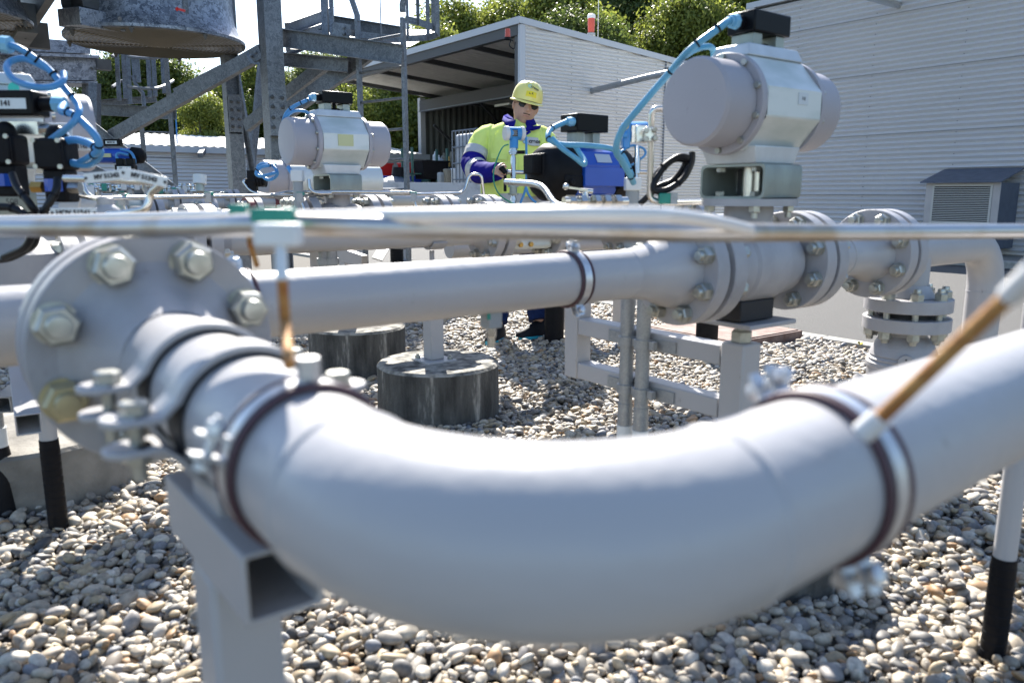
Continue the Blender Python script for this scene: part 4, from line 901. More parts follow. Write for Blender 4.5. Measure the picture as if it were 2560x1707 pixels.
dd = (P(2180, 810, .44)-s2).normalized(); b = MB(); b.cyl(s2-dd*.012-V(.002, -.002, .002), s2+dd*.001, .0072, seg=20); b.build('nut', 'white', b2)
one('tube_end', 'white', lambda b: b.cyl(P(2318, 680, .405), P(2385, 615, .385), .0062, seg=20), 'white coupling at the right edge where the slanting rod ends', 'fitting')
ta = [P(-60, 569, .80), P(300, 572, .78), P(480, 572, .74), P(640, 566, .70)] 
TA = [P(-60, 522, .95), P(250, 524, .84), P(460, 522, .75), P(625, 517, .70), P(1000, 524, .70), P(1300, 528, .74), P(1600, 534, .82), P(2000, 534, .98), P(2420, 530, 1.15)]
one('steel_tube', 'stainrust', lambda b: b.tube(spl(TA, 10), .0104, 24), 'lower of the two blurred steel tubes across the picture at eye level', 'tube', 'steel tubes in the foreground')
TBp = [P(-60, 505, 1.35), P(250, 500, 1.2), P(560, 494, 1.0), P(700, 498, .78), P(950, 496, .68), P(1250, 493, .62), P(1480, 494, .62), P(1560, 498, .66), P(1640, 510, .74), P(1720, 528, .84)]
one('steel_tube', 'tubesunlit', lambda b: b.tube(spl(TBp, 10), .0066, 24), 'upper bright blurred steel tube ending before the big actuator', 'tube', 'steel tubes in the foreground')
gc = thing('tube_clip', 'green plastic clip holding the blurred tubes', 'clip', P(628, 497, .68))
b = MB(); q = P(628, 494, .66); b.box(q, (.036, .016, .012), Matrix.Rotation(-YAW, 3, 'Z')); b.build('green_jaw', 'green', gc, bev=.002)
b = MB(); q = P(640, 538, .60); b.box(q, (.034, .02, .017), Matrix.Rotation(-YAW, 3, 'Z')); b.cyl(P(645, 550, .6), P(648, 650, .585), .0045, seg=12); b.build('body', 'whitepl', gc, bev=.002)
g2 = thing('tube_clip', 'small green clip farther back on the left tube', 'clip', P(548, 488, .93))
b = MB(); q = P(550, 485, .93); b.box(q, (.02, .02, .016), Matrix.Rotation(-YAW, 3, 'Z')); b.build('green_jaw', 'green', g2, bev=.002)
b = MB(); q = P(585, 575, .92); b.tube([P(568, 510, .93), P(574, 560, .92), P(590, 610, .95)], .0034, 8); b.build('rod', 'rust', g2)
# ---- valve group on the straight pipe
def ballvalve(root, x, y, z, half=.165, rb=.093, rp=.05):
    b = MB(); b.lathe((x, y, z), (1, 0, 0), [(-half, rp+.02), (-half+.02, rb*.86), (-half*.45, rb*.93), (-half*.4, rb), (half*.4, rb), (half*.45, rb*.93), (half-.02, rb*.86), (half, rp+.02)], 56); b.build('body', 'paint2', root, smooth=30)
bv = thing('ball_valve', 'large grey ball valve bolted into the straight pipe under the big white actuator', 'valve', (1.735, YP1, ZP))
ballvalve(bv, 1.735, YP1, ZP, .16, .10)
fA = flange(bv, (1.543, YP1, ZP), (1, 0, 0), .1365, .046, 0); fB = flange(bv, (1.925, YP1, ZP), (-1, 0, 0), .1365, .043, 0)
b = MB(); b.cyl((1.50, YP1, ZP), (1.52, YP1, ZP), .088, seg=40); b.build('gasket', 'blackrub', fA)
boltset(fA, (1.511, YP1, ZP), (1, 0, 0), .054, 8, .111, .036, PI/8, 'zinc')
b = MB(); b.cyl((1.735, YP1, ZP+.05), (1.735, YP1, .968), .066, .062, seg=40); b.lathe((1.735, YP1, .968), (0, 0, 1), [(0, .095), (0, .122), (.018, .122), (.018, .05)], 48); b.build('stem_neck', 'paint2', bv)
for k in range(4):
    a = k*PI/2+PI/4; q = V(1.735+.1*math.cos(a), YP1+.1*math.sin(a), .968); b = MB(); b.hexp(q, (0, 0, -1), .026, .016); b.cyl(q, q-V(0, 0, .03), .008); b.build('bolt', 'zinc', bv)
b = MB(); b.bx(1.66, 1.80, YP1-.05, YP1+.05, .67, .725); b.build('foot', 'blackrub', bv, bev=.004)
cv = thing('connecting_spool', 'short flanged spool with a weld ring right of the ball valve', 'pipe', (2.17, YP1, ZP))
b = MB(); b.lathe((1.98, YP1, ZP), (1, 0, 0), [(0, .085), (.045, .08), (.08, .066), (.12, .062), (.19, .060), (.192, .063), (.20, .063), (.202, .060), (.30, .062), (.34, .08), (.36, .088)], 56, caps=False); b.build('spool', 'paint', cv, smooth=35)
fC = flange(cv, (1.984, YP1, ZP), (1, 0, 0), .1365, .043, 0); fD = flange(cv, (2.362, YP1, ZP), (-1, 0, 0), .1365, .043, 0)
b = MB(); b.cyl((1.945, YP1, ZP), (1.964, YP1, ZP), .088, seg=40); b.build('gasket', 'blackrub', fC)
boltset(fC, (1.9545, YP1, ZP), (1, 0, 0), .051, 8, .111, .036, PI/8, 'zinc')
tp_ = thing('drop_pipe', 'grey pipe with a tee and an elbow turning down into the ground at right', 'pipe', (3.19, YP1, 0))
xe, re = 3.19, .16
arc = [V(xe-re+re*math.sin(a), YP1, ZP-re+re*math.cos(a)) for a in np.linspace(0, PI/2, 20)]
b = MB(); b.tube([V(2.46, YP1, ZP), V(2.8, YP1, ZP)]+arc+[V(xe, YP1, .3), V(xe, YP1, -.05)], .061, 48, caps=False); b.lathe((2.442, YP1, ZP), (1, 0, 0), [(0, .088), (.03, .082), (.07, .061)], 48, caps=False)
b.lathe((xe, YP1, ZP-re-.02), (0, 0, 1), [(-.003, .061), (0, .0625), (.003, .061)], 40, caps=False); b.build('pipe', 'paint', tp_, smooth=60)
fE = flange(tp_, (2.424, YP1, ZP), (1, 0, 0), .1365, .043, 0)
b = MB(); b.cyl((2.384, YP1, ZP), (2.402, YP1, ZP), .088, seg=40); b.build('gasket', 'blackrub', fE)
boltset(fE, (2.393, YP1, ZP), (1, 0, 0), .0515, 8, .111, .036, PI/8, 'zinc')
b = MB(); b.cyl((2.62, YP1, ZP), (2.62, YP1, .66), .057, seg=40); b.lathe((2.62, YP1, .66), (0, 0, 1), [(0, .082), (.04, .06)], 40, caps=False); b.build('branch', 'paint', tp_, smooth=50)
fp = fpair(tp_, (2.62, YP1, .604), (0, 0, -1), hubs=(0, 0), ph=.1, gap=.022)
ch = thing('check_valve', 'grey cast vertical valve with green sticker below the right tee', 'valve', (2.62, YP1, .3))
b = MB(); b.lathe((2.62, YP1, .548), (0, 0, -1), [(0, .068), (.02, .068), (.035, .085), (.06, .098), (.085, .108), (.09, .104), (.098, .112), (.105, .108), (.112, .115), (.125, .115), (.13, .111), (.24, .106), (.30, .075), (.32, .09), (.32, .136), (.36, .136), (.36, .05)], 56); b.build('body', 'paint2', ch, smooth=28)
nd = V(-.804*.6-.595*.4, .595*.2-.804*.7, 0).normalized()
q = V(2.62, YP1, .455)+nd*.085; b = MB(); b.cyl(q, q+nd*.03, .024, seg=28); b.build('boss', 'paint2', ch, bev=.002)
b = MB(); b.cyl(q+nd*.0305+V(0, 0, .009), q+nd*.032+V(0, 0, .009), .003); b.cyl(q+nd*.0305-V(0, 0, .009), q+nd*.032-V(0, 0, .009), .003); b.build('pin_hole', 'letter', ch)
q = V(2.62-.09, YP1+.03, .36); dl = V(-.86, .2, -.12).normalized(); b = MB()
b.tube([q, q+V(-.08, .02, .02), q+V(-.10, .02, -.03)], .03, 16); b.cyl(q+V(-.06, 0, -.05), q+V(-.19, .0, -.065), .026, seg=6); b.cyl(q+V(-.12, .0, -.057), q+V(-.235, .005, -.07), .017, seg=16); b.hexp(q+V(-.2, .0, -.066), dl, .034, .02); b.build('drain_elbow', 'paint2', ch, smooth=35)
q = V(2.62, YP1, .395)-FH*.117+RT*(-.03); b = MB(); b.box(q, (.045, .006, .055), Matrix.Rotation(-YAW+.15, 3, 'Z')); b.build('sticker', 'white', ch)
b = MB(); b.box(q-FH*.004+V(0, 0, 0), (.034, .003, .038), Matrix.Rotation(-YAW+.15, 3, 'Z')); b.build('green_sticker', 'sticker', ch)
# support frame below ball valve with conduits
sf = thing('pipe_support', 'grey ladder-like support frame under the ball valve', 'support', (1.735, YP1, 0))
xs = 1.735
b = MB(); b.bx(xs-.038, xs+.038, YP1-.038, YP1+.038, .201, .605); b.build('post', 'paint', sf, bev=.006)
for z in (.555, .42):
    b = MB(); zz = {.555: (.535, .59), .42: (.385, .44)}[z]; b.bx(xs-.03, xs+.03, YP1+.046, 1.935, *zz); b.build('cross_bar', 'paint', sf, bev=.004)
b = MB(); b.bx(xs-.032, xs+.032, 1.936, 2.00, .383, .80); b.build('end_post', 'paint', sf, bev=.004)
b = MB(); b.cyl((xs, YP1, .605), (xs, YP1, .655), .014); b.hexp((xs, YP1, .606), (0, 0, 1), .05, .032); b.build('jack_bolt', 'zinc', sf)
b = MB(); b.bx(xs-.08, xs+.12, YP1-.085, YP1+.085, .655, .667); b.build('top_plate', 'paint2', sf, bev=.002)
for i, (yy, xx) in enumerate(((PX(1441, 760, xs-.055).y, xs-.055), (PX(1478, 760, xs-.055).y, xs-.055))):
    cd = thing('conduit', ['galvanised conduit, left of the pair strapped to the frame', 'galvanised conduit, right of the pair strapped to the frame'][i], 'conduit', (xx, yy, .2), 'pair of vertical conduits')
    b = MB(); b.cyl((xx, yy, .30), (xx, yy, .78), .0215, seg=28); b.cyl((xx, yy, .27), (xx, yy, .36), .0235, seg=28); b.build('pipe', 'galvpipe', cd)
    b = MB(); b.cyl((xx, yy, .235), (xx, yy, .29), .024, .025, seg=28); b.build('end_cap', 'whitepl', cd)
    b = MB(); b.cyl((xx, yy, -.02), (xx, yy, .236), .020, seg=20); b.build('sleeve', 'sleeve', cd)
    for z in (.545, .395):
        b = MB(); b.ring((xx, yy, z+.012), (0, 0, 1), 0.0216, .0275, .028, 36); b.bx(xx+.02, xx+.034, yy-.052, yy-.028, z, z+.024); b.bx(xx-.008, xx+.008, yy-.05, yy-.03, z, z+.024); b.build('strap', 'galvpipe', cd)
b = MB()
for z in (.557, .407): b.bx(xs-.036, xs-.0305, 1.50, 1.78, z-.016, z+.018)
b.build('strut_rail', 'galvpipe', sf)
stand('pipe_support', 'square grey post standing on the nearest round pier', 1.79, 3.02, .60, .07, .248, .15)
P2Y, P2Z = 3.0, .825
b = MB(); b.cyl((1.79, 3.02, .60), (1.79, 3.02, P2Z-.075), .011); b.hexp((1.79, 3.02, .60), (0, 0, 1), .04, .02)
L = []
for a in np.linspace(-PI*.82, -PI*.18, 16): L.append([V(1.79+i, P2Y+r*math.cos(a), P2Z+r*math.sin(a)) for i, r in ((-.035, .0625), (.035, .0625), (.035, .070), (-.035, .070))])
b.loft(L); tag(b.build('pipe_saddle', 'paint2', None, loc=(1.79, 3.0, .6)), 'small curved saddle on a threaded rod under the second pipe', 'saddle')
# ---- second pipe row with flanges
p2 = thing('second_pipe', 'second grey pipe row running parallel behind the long straight pipe', 'pipe', (1.5, P2Y, P2Z))
b = MB(); b.tube([(.2, P2Y, P2Z), (2.02, P2Y, P2Z)], .057, 40, caps=False); b.build('pipe', 'paint', p2, smooth=60)
b = MB(); b.lathe((.60, P2Y, P2Z), (1, 0, 0), [(-.13, .06), (-.11, .09), (-.05, .105), (.05, .105), (.11, .09), (.13, .06)], 48); b.cyl((.60, P2Y, P2Z), (.60, P2Y, P2Z+.13), .03); b.build('added_valve_body', 'paint2', p2)  # valve body added so its shadow darkens the gravel at lower left
fpair(p2, (.79, P2Y, P2Z), (1, 0, 0), hubs=(0, 1)); fpair(p2, (.41, P2Y, P2Z), (1, 0, 0), hubs=(1, 0))  # left pair is added with the valve body for its shadow
f = fpair(p2, (2.10, P2Y, P2Z), (1, 0, 0), hubs=(1, 0), hubl=.06)
ob = thing('meter_body', 'box-shaped flanged body in the second pipe row behind the ring clamp', 'valve', (2.3, P2Y, P2Z))
b = MB(); b.bx(2.16, 2.40, P2Y-.09, P2Y+.09, P2Z-.085, P2Z+.11); b.build('body', 'alu', ob, bev=.02)
b = MB(); b.lathe((2.15, P2Y, P2Z), (1, 0, 0), [(0, .07), (.27, .07)]); b.build('core', 'paint', ob)
for dy in (-.06, .0, .06):
    b = MB(); b.hexp((2.2+dy, P2Y-.091, P2Z-.06), (0, -1, 0), .022, .012); b.build('bolt', 'brass', ob)
p2b = thing('second_pipe', 'flanged continuation of the second pipe row behind the right half of the straight pipe', 'pipe', (3, P2Y, P2Z))
fpair(p2b, (2.47, P2Y, P2Z), (1, 0, 0), hubs=(0, 1))
b = MB(); b.tube([(2.54, P2Y, P2Z), (4.4, P2Y, P2Z)], .057, 40, caps=False); b.build('pipe', 'paint', p2b, smooth=60)
fpair(p2b, (2.95, P2Y, P2Z), (1, 0, 0), hubs=(1, 1)); fpair(p2b, (3.5, P2Y, P2Z), (1, 0, 0), hubs=(1, 1))
# ---- far row y=3.6 carrying the mid actuator
P3Y, P3Z = 3.6, .856
p3 = thing('third_pipe', 'third grey flanged pipe row carrying the middle actuator', 'pipe', (1.6, P3Y, P3Z))
b = MB(); b.tube([(.95, P3Y, P3Z), (1.39, P3Y, P3Z)], .06, 36, caps=False); b.tube([(1.82, P3Y, P3Z), (2.9, P3Y, P3Z)], .06, 36, caps=False)
b.cyl((1.16, P3Y, P3Z), (1.16, P3Y, P3Z+.085), .018); b.build('pipe', 'paint', p3, smooth=60)
fpair(p3, (1.43, P3Y, P3Z), (1, 0, 0), hubs=(1, 0)); fpair(p3, (1.80, P3Y, P3Z), (1, 0, 0), hubs=(0, 1)); fpair(p3, (2.20, P3Y, P3Z), (1, 0, 0), hubs=(1, 1)); fpair(p3, (2.48, P3Y, P3Z), (1, 0, 0), hubs=(1, 1))
vb3 = thing('ball_valve', 'grey ball valve under the middle actuator', 'valve', (1.612, P3Y, P3Z))
b = MB(); b.lathe((1.612, P3Y, P3Z), (1, 0, 0), [(-.13, .06), (-.11, .085), (-.06, .10), (.06, .10), (.11, .085), (.13, .06)], 48); b.cyl((1.612, P3Y, P3Z+.05), (1.612, P3Y, .995), .058, seg=36); b.lathe((1.612, P3Y, .993), (0, 0, 1), [(0, .09), (0, .112), (.02, .112), (.02, .05)], 48); b.build('body', 'paint2', vb3, smooth=32)
for k in range(4):
    a = k*PI/2+PI/4; q = V(1.612+.092*math.cos(a), P3Y+.092*math.sin(a), .993); b = MB(); b.hexp(q, (0, 0, -1), .026, .016); b.build('bolt', 'zinc', vb3)
# ---- pneumatic actuator prototype
def actuator(x, y, z, label, grp='white pneumatic actuators', box=True):
    """axis along x, z = axis height"""
    t = thing('valve_actuator', label, 'actuator', (x, y, z), grp)
    for s in (-1, 1):
        b = MB(); b.lathe((x, y, z), (s, 0, 0), [(.128, .08), (.132, .104), (.225, .104), (.2345, .098), (.2365, .088), (.2365, .01)], 72); cp = b.build('end_cap', 'cappaint', t, smooth=28)
        b = MB(); b.lathe((x, y, z), (s, 0, 0), [(.112, .08), (.112, .1215), (.128, .1215), (.130, .1195), (.130, .09)], 64); b.build('cap_flange', 'cappaint', cp, smooth=28)
        for k in range(10):
            a = 2*PI*k/10+.31; q = V(x+s*.130, y+.111*math.cos(a), z+.111*math.sin(a)); b = MB(); b.cyl(q, q+V(s*.009, 0, 0), .0075, seg=14); b.cyl(q+V(s*.009, 0, 0), q+V(s*.0092, 0, 0), .0035, seg=6); b.build('cap_screw', 'zinc', cp)
    # faceted body: cross-section polygon (y, z)
    sec = [(.120*math.cos(math.radians(a))/math.cos(math.radians(15)), .120*math.sin(math.radians(a))/math.cos(math.radians(15))) for a in (-16, 16, 64, 116, 164, 196, 244, 296)]
    b = MB(); b.loft([[V(x+xx, y+p*sc, z+q*sc) for p, q in sec] for xx, sc in ((-.1115, .985), (-.109, 1), (.109, 1), (.1115, .985))]); b.build('housing', 'alu', t, smooth=20, bev=.003)
    b = MB(); v = [(-.085, -.052, .124), (.12, -.052, .124), (.12, .052, .124), (-.085, .052, .124), (-.065, -.045, .142), (.10, -.045, .142), (.10, .045, .142), (-.065, .045, .142)]
    v = [(-.112, -.06, .112), (.112, -.06, .112), (.112, .06, .112), (-.112, .06, .112), (-.10, -.05, .142), (.098, -.05, .142), (.098, .05, .142), (-.10, .05, .142)]
    b.add([V(x+i, y+j, z+k) for i, j, k in v], [(0, 1, 2, 3), (4, 5, 6, 7), (0, 1, 5, 4), (1, 2, 6, 5), (2, 3, 7, 6), (3, 0, 4, 7)]); b.build('top_pad', 'alutop', t, bev=.003)
    b = MB(); v = [(-.10, -.085, -.10), (.085, -.085, -.10), (.085, .085, -.10), (-.10, .085, -.10), (-.085, -.075, -.142), (.078, -.075, -.142), (.078, .075, -.142), (-.085, .075, -.142)]
    b.add([V(x+i, y+j, z+k) for i, j, k in v], [(0, 1, 2, 3), (4, 5, 6, 7), (0, 1, 5, 4), (1, 2, 6, 5), (2, 3, 7, 6), (3, 0, 4, 7)]); b.build('lower_pad', 'alutop', t, bev=.003)
    b = MB()                                             # hollow mounting box, open to -x / +x
    o_, i_ = [], []
    for (w, h, L) in ((.10, .043, o_), (.094, .037, i_)):
        for cx, cz, a0 in ((1, 1, 0), (-1, 1, 90), (-1, -1, 180), (1, -1, 270)):
            for da in (0, 45, 90): A = math.radians(a0+da); L.append((cx*(w-.012)+.012*math.cos(A), cz*(h-.012)+.012*math.sin(A)))
    zc_ = z-.186
    b.loft([[V(x+xx, y+p, zc_+q) for p, q in L] for xx, L in ((-.077, i_), (-.077, o_), (.077, o_), (.077, i_))], loop=True); mb_ = b.build('mounting_box', 'alucast', t, smooth=30); b = MB(); b.bx(x+.066, x+.070, y-.092, y+.092, zc_-.036, zc_+.036); b.build('dark_end_plate', 'darksteel', mb_)  # dark plate added at the far end to keep the box interior dark
    b = MB(); b.cyl((x, y, zc_-.04), (x, y, zc_+.04), .022, seg=20); b.cyl((x-.02, y-.04, zc_-.036), (x-.02, y-.04, zc_+.036), .012); b.build('stem', 'stain', mb_)
    for yy in (-.055, .055):
        for zz, s in ((-.036, 1), (.036, -1)): b = MB(); b.hexp((x-.05, y+yy, zc_+zz), (0, 0, s), .022, .012); b.build('bolt', 'zinc', mb_)
    if box:
        for xx in (-.045, .045):
            b = MB(); b.bx(x+xx-.017 if xx > 0 else x+xx-.017, x+xx+.017, y-.034, y+.034, z+.143, z+.172); b.build('standoff', 'whitepl' if False else 'alucast', t, bev=.002)
        b = MB(); b.cyl((x, y, z+.142), (x, y, z+.172), .008, seg=12); b.lathe((x, y, z+.143), (0, 0, 1), [(0, .024), (.008, .026), (.010, .02)]); b.build('spindle', 'blackpl', t)
        b = MB(); b.bx(x-.072, x+.075, y-.042, y+.042, z+.1725, z+.224); sb = b.build('switch_box', 'black', t, bev=.004)
        b = MB(); q = V(x-.072, y, z+.197); b.cyl(q, q+V(-.022, 0, 0), .016, seg=20); b.build('socket', 'blackpl', sb)
        b = MB(); b.cyl(q+V(-.020, 0, 0), q+V(-.034, 0, -.001), .019, .017, seg=8); b.cyl(q+V(-.034, 0, 0), q+V(-.045, 0, -.002), .012, seg=16); b.build('gland', 'gland', sb)
    return t
act = actuator(1.735, YP1, 1.215, 'big white actuator with grey drum ends, largest in the picture, at right')
q = V(1.765, YP1-.1205, 1.228); nb = MB(); nb.box(q, (.040, .002, .028)); npl = nb.build('name_plate', 'plate', act)
text('1·2', .012, q+V(.0, -.0012, .0), (1, 0, 0), (0, 0, 1), act)
mid = dup(act, (1.612, P3Y, 1.236), 'white actuator with grey drum ends and a pale yellow sticker, middle of the picture', scale=1.04)
for ch_ in list(mid.children):
    if ch_.name.startswith(('name_plate', 'lettering')): bpy.data.objects.remove(ch_)
q = V(1.612-.005, P3Y-.1212, 1.236+.006); nb = MB(); nb.box(q, (.074, .002, .05)); nb.build('sticker', 'stickerg', mid)
# blue conduits on big actuator
def cable(label, pts, r, m='bluecable2', ties=(), sub=8, name='blue_cable', cat='cable', grp='light blue cables'):
    t = thing(name, label, cat, pts[0], grp); c = spl(pts, sub); b = MB(); b.tube(c, r, 16); o = b.build('sheath', m, t, smooth=60)
    for k in ties:
        i = int(k*(len(c)-1)); i = max(1, min(i, len(c)-2)); a = (c[i+1]-c[i-1]).normalized(); b = MB(); b.ring(c[i], a, r*.98, r*1.16, .0045, 20); _, u, v = basis(a); b.box(c[i]+v*r*1.2, (.006, .006, .005)); b.build('cable_tie', 'blackpl', t)
    return t
gx = V(1.735-.117, YP1, 1.215+.197)
cable('thick blue conduit falling from the black box of the big actuator', [gx, P(1655, 62, 1.86), P(1585, 115, 1.88), P(1540, 165, 1.95), P(1475, 240, 2.0), P(1428, 300, 2.05), P(1415, 345, 2.1), P(1428, 370, 2.15), P(1446, 400, 2.2), P(1455, 420, 2.25)], .0088, ties=(.13, .2, .34, .92))
cable('short blue conduit loop beside the top pad of the big actuator', [P(1560, 140, 1.93), P(1590, 118, 1.93), P(1618, 108, 1.95), P(1636, 112, 1.97), P(1640, 140, 2.0)], .0075, ties=(.1,))
q = V(1.612-.117, P3Y, 1.236+.197)
cable('blue cable arching left from the middle actuator box', [q, P(700, 233, 3.6), P(675, 245, 3.6), P(657, 262, 3.62), P(648, 290, 3.66)], .0085, ties=(.2, .35, .6), m='bluecable')
cable('second thinner blue cable under the arching one', [P(655, 270, 3.6), P(675, 256, 3.6), P(700, 256, 3.62), P(716, 268, 3.68)], .007, m='bluecable')
cable('blue cable coil hanging left of the middle actuator drum', [P(632, 378, 3.7), P(618, 380, 3.6), P(598, 385, 3.6), P(588, 398, 3.6), P(598, 405, 3.6), P(625, 399, 3.6), P(636, 394, 3.62), P(622, 378, 3.65), P(598, 378, 3.7), P(592, 392, 3.7), P(612, 412, 3.65), P(628, 410, 3.65), P(637, 400, 3.62), P(634, 388, 3.62)], .0075, ties=(.08, .2), m='bluecable')
# ---- blue/black actuator (y 2.3)
ba = thing('valve_actuator', 'blue actuator with black drum ends right of the worker', 'actuator', (2.04, 2.3, 1.075), 'blue and black actuators')
x, y, z = 2.04, 2.3, 1.075
for s in (-1, 1):
    b = MB(); b.lathe((x, y, z), (s, 0, 0), [(.095, .100), (.10, .110), (.13, .110), (.18, .104), (.205, .088), (.218, .062), (.223, .03), (.224, .01)], 64); b.build('end_cap', 'blackpl', ba, smooth=50)
    b = MB(); b.box((x+s*.135, y-.075, z-.035), (.09, .07, .05)); b.cyl((x+s*.15, y-.109, z-.035), (x+s*.15, y-.118, z-.035), .012); b.build('lug', 'blackpl', ba, bev=.006)
b = MB(); b.lathe((x, y, z), (1, 0, 0), [(-.10, .095), (-.098, .108), (.098, .108), (.10, .095)], 12, PI/12); b.bx(x-.095, x+.105, y-.122, y-.06, z-.05, z+.02); b.build('housing', 'bluebody', ba, bev=.003, smooth=25)
b = MB(); b.bx(x-.08, x+.07, y-.075, y+.075, z-.155, z-.09); b.build('foot', 'bluebody', ba, bev=.004)
pn = V(0, -math.sin(math.radians(60)), math.cos(math.radians(60))); pn = V(0, -.866, .5)
b = MB(); q = V(x+.02, y, z)+pn*.1062; b.box(q, (.075, .036, .0015), Matrix.Rotation(math.radians(60), 3, 'X')); b.build('name_plate', 'plate', ba)
for xx in (-.04, .04):
    b = MB(); b.bx(x+xx-.018, x+xx+.018, y-.03, y+.03, z+.105, z+.150); b.build('standoff', 'alucast', ba, bev=.002)
b = MB(); b.cyl((x, y, z+.1), (x, y, z+.15), .006); b.build('spindle', 'stain', ba)
b = MB(); b.bx(x-.078, x+.078, y-.055, y+.045, z+.1505, z+.215); sb = b.build('switch_box', 'black', ba, bev=.004)
b = MB(); q = V(x-.078, y-.03, z+.185); b.cyl(q, q+V(-.012, 0, 0), .016); b.cyl(q+V(-.012, 0, 0), q+V(-.032, 0, 0), .018, .014, seg=8); b.build('gland', 'gland', sb)
b = MB(); q = P(1225, 378, 2.85); b.box(q, (.05, .06, .07)); b.box(q+V(.035, .0, -.005), (.04, .08, .09)); b.build('solenoid', 'blackpl', ba, bev=.005)
b = MB(); q = P(1246, 352, 2.9); b.cyl(q+V(0, 0, -.02), q, .012); b.ell(q, (.012, .012, .01)); b.build('knob', 'blackpl', ba)
gx = q = V(x-.108, y-.03, z+.185)
cable('pale blue conduit looping over the blue actuator', [gx, P(1272, 293, 2.8), P(1260, 305, 2.75), P(1262, 322, 2.72), P(1290, 332, 2.7), P(1340, 334, 2.7), P(1395, 340, 2.75), P(1425, 352, 2.75), P(1440, 375, 2.75), P(1452, 405, 2.75)], .0095, ties=(.15, .33, .8, .95))
cable('pale blue conduit hairpin lying on the black drum end', [P(1268, 318, 2.7), P(1290, 340, 2.68), P(1320, 362, 2.68), P(1340, 378, 2.7), P(1343, 370, 2.72), P(1330, 350, 2.75), P(1318, 332, 2.75)], .009, ties=())
cp = thing('conduit_post', 'grey plastic conduit post with a white coupler right of the blue actuator', 'conduit', P(1453, 460, 2.75))
q = P(1453, 435, 2.75); b = MB(); b.cyl(V(q.x, q.y, .6), q, .024, seg=28); b.build('pipe', 'greypl', cp)
b = MB(); b.box(q+V(0, 0, .018), (.056, .056, .045), Matrix.Rotation(-YAW, 3, 'Z')); b.build('coupler', 'whitepl', cp, bev=.004)
# pressure transmitter right (blue)
pt = thing('pressure_transmitter', 'blue pressure transmitter on a bracket right of the blue actuator', 'transmitter', P(1462, 305, 2.9))
q = P(1452, 305, 3.0); b = MB(); b.cyl(P(1437, 304, 3.02), P(1480, 302, 3.12), .038, seg=32); b.box(P(1437, 312, 3.0), (.03, .06, .10), Matrix.Rotation(-YAW, 3, 'Z')); b.build('housing', 'transblue', pt, bev=.006)
b = MB(); b.cyl(P(1438, 290, 2.96), P(1438, 290, 2.95), .012); b.build('plug', 'zincyellow', pt)
b = MB(); b.cyl(P(1440, 309, 2.94), P(1430, 310, 2.94), .014); b.build('gland', 'transblue', pt)
b = MB(); b.box(P(1465, 308, 2.85), (.045, .02, .06), Matrix.Rotation(-YAW, 3, 'Z')); b.build('bracket', 'stain', pt)
b = MB(); b.cyl(P(1463, 335, 3.0), P(1463, 362, 3.0), .010); b.cyl(P(1463, 362, 3.0), P(1463, 400, 3.0), .014, .012); b.cyl(P(1463, 395, 3.0), P(1490, 396, 3.0), .008); b.cyl(P(1462, 400, 3.0), P(1462, 480, 3.0), .007); b.build('manifold', 'stain', pt)
cable('thin blue wire loop under the right transmitter', [P(1432, 310, 2.9), P(1418, 318, 2.9), P(1410, 345, 2.92), P(1420, 352, 2.95), P(1450, 335, 3), P(1478, 342, 3), P(1480, 358, 3), P(1450, 380, 3)], .0045, m='bluecable')
# tube bracket loops
def stube(label, pts, r, fr=.03, m='stain', name='steel_tube', grp='stainless tubing'):
    return one(name, m, lambda b: b.tube(fil(pts, fr, 8), r, 16), label, 'tube', grp, smooth=60)
stube('vertical stainless tube with rounded bends left of the big actuator drum', [P(1530, 250, 2.05), P(1497, 250, 2.05), P(1492, 460, 2.12), P(1530, 466, 2.12), P(1660, 463, 2.2)], .0085, .05)
tk_ = thing('tube_bracket', 'steel strap bracket on the vertical stainless tube', 'bracket', P(1492, 308, 2.05))
b = MB(); b.box(P(1472, 309, 2.07), (.030, .02, .045), Matrix.Rotation(-YAW, 3, 'Z')); b.box(P(1494, 309, 2.04), (.03, .012, .038), Matrix.Rotation(-YAW, 3, 'Z')); b.build('plate', 'stain', tk_, bev=.003)
b = MB()
for x_, y_ in ((1484, 300), (1503, 298), (1484, 320), (1504, 318)): q = P(x_, y_, 2.03); b.hexp(q, -FH, .013, .012)
b.build('screws', 'zinc', tk_)
tg = thing('tube_clip', 'mint green clip at the foot of the vertical stainless tube', 'clip', P(1526, 457, 2.1)); b = MB(); b.box(P(1526, 456, 2.1), (.03, .03, .028), Matrix.Rotation(-YAW, 3, 'Z')); b.build('green_jaw', 'green', tg, bev=.003)
b = MB(); b.box(P(1546, 456, 2.1), (.018, .03, .03), Matrix.Rotation(-YAW, 3, 'Z')); b.build('plate', 'galvpipe', tg)
stube('handrail-like stainless tube in front of the black drum end', [P(1162, 418, 2.7), P(1245, 424, 2.55), P(1275, 470, 2.4), P(1310, 480, 2.35)], .0105, .06)
# black cable coil
ck_ = [P(1590, 350, 2.1), P(1588, 375, 2.1), P(1570, 410, 2.1), P(1535, 435, 2.1), P(1505, 438, 2.1), P(1503, 420, 2.1), P(1525, 385, 2.1), P(1555, 362, 2.1), P(1578, 362, 2.1), P(1583, 380, 2.12), P(1560, 418, 2.12), P(1520, 440, 2.12), P(1500, 432, 2.12), P(1510, 398, 2.12), P(1545, 368, 2.12), P(1572, 368, 2.12), P(1570, 385, 2.13), P(1545, 415, 2.13), P(1515, 428, 2.13), P(1495, 445, 2.13), P(1470, 468, 2.15)]
cable('coil of black cable hanging below the big actuator drum', ck_, .0085, m='blackcable', ties=(.12, .3), name='black_cable', grp=None)
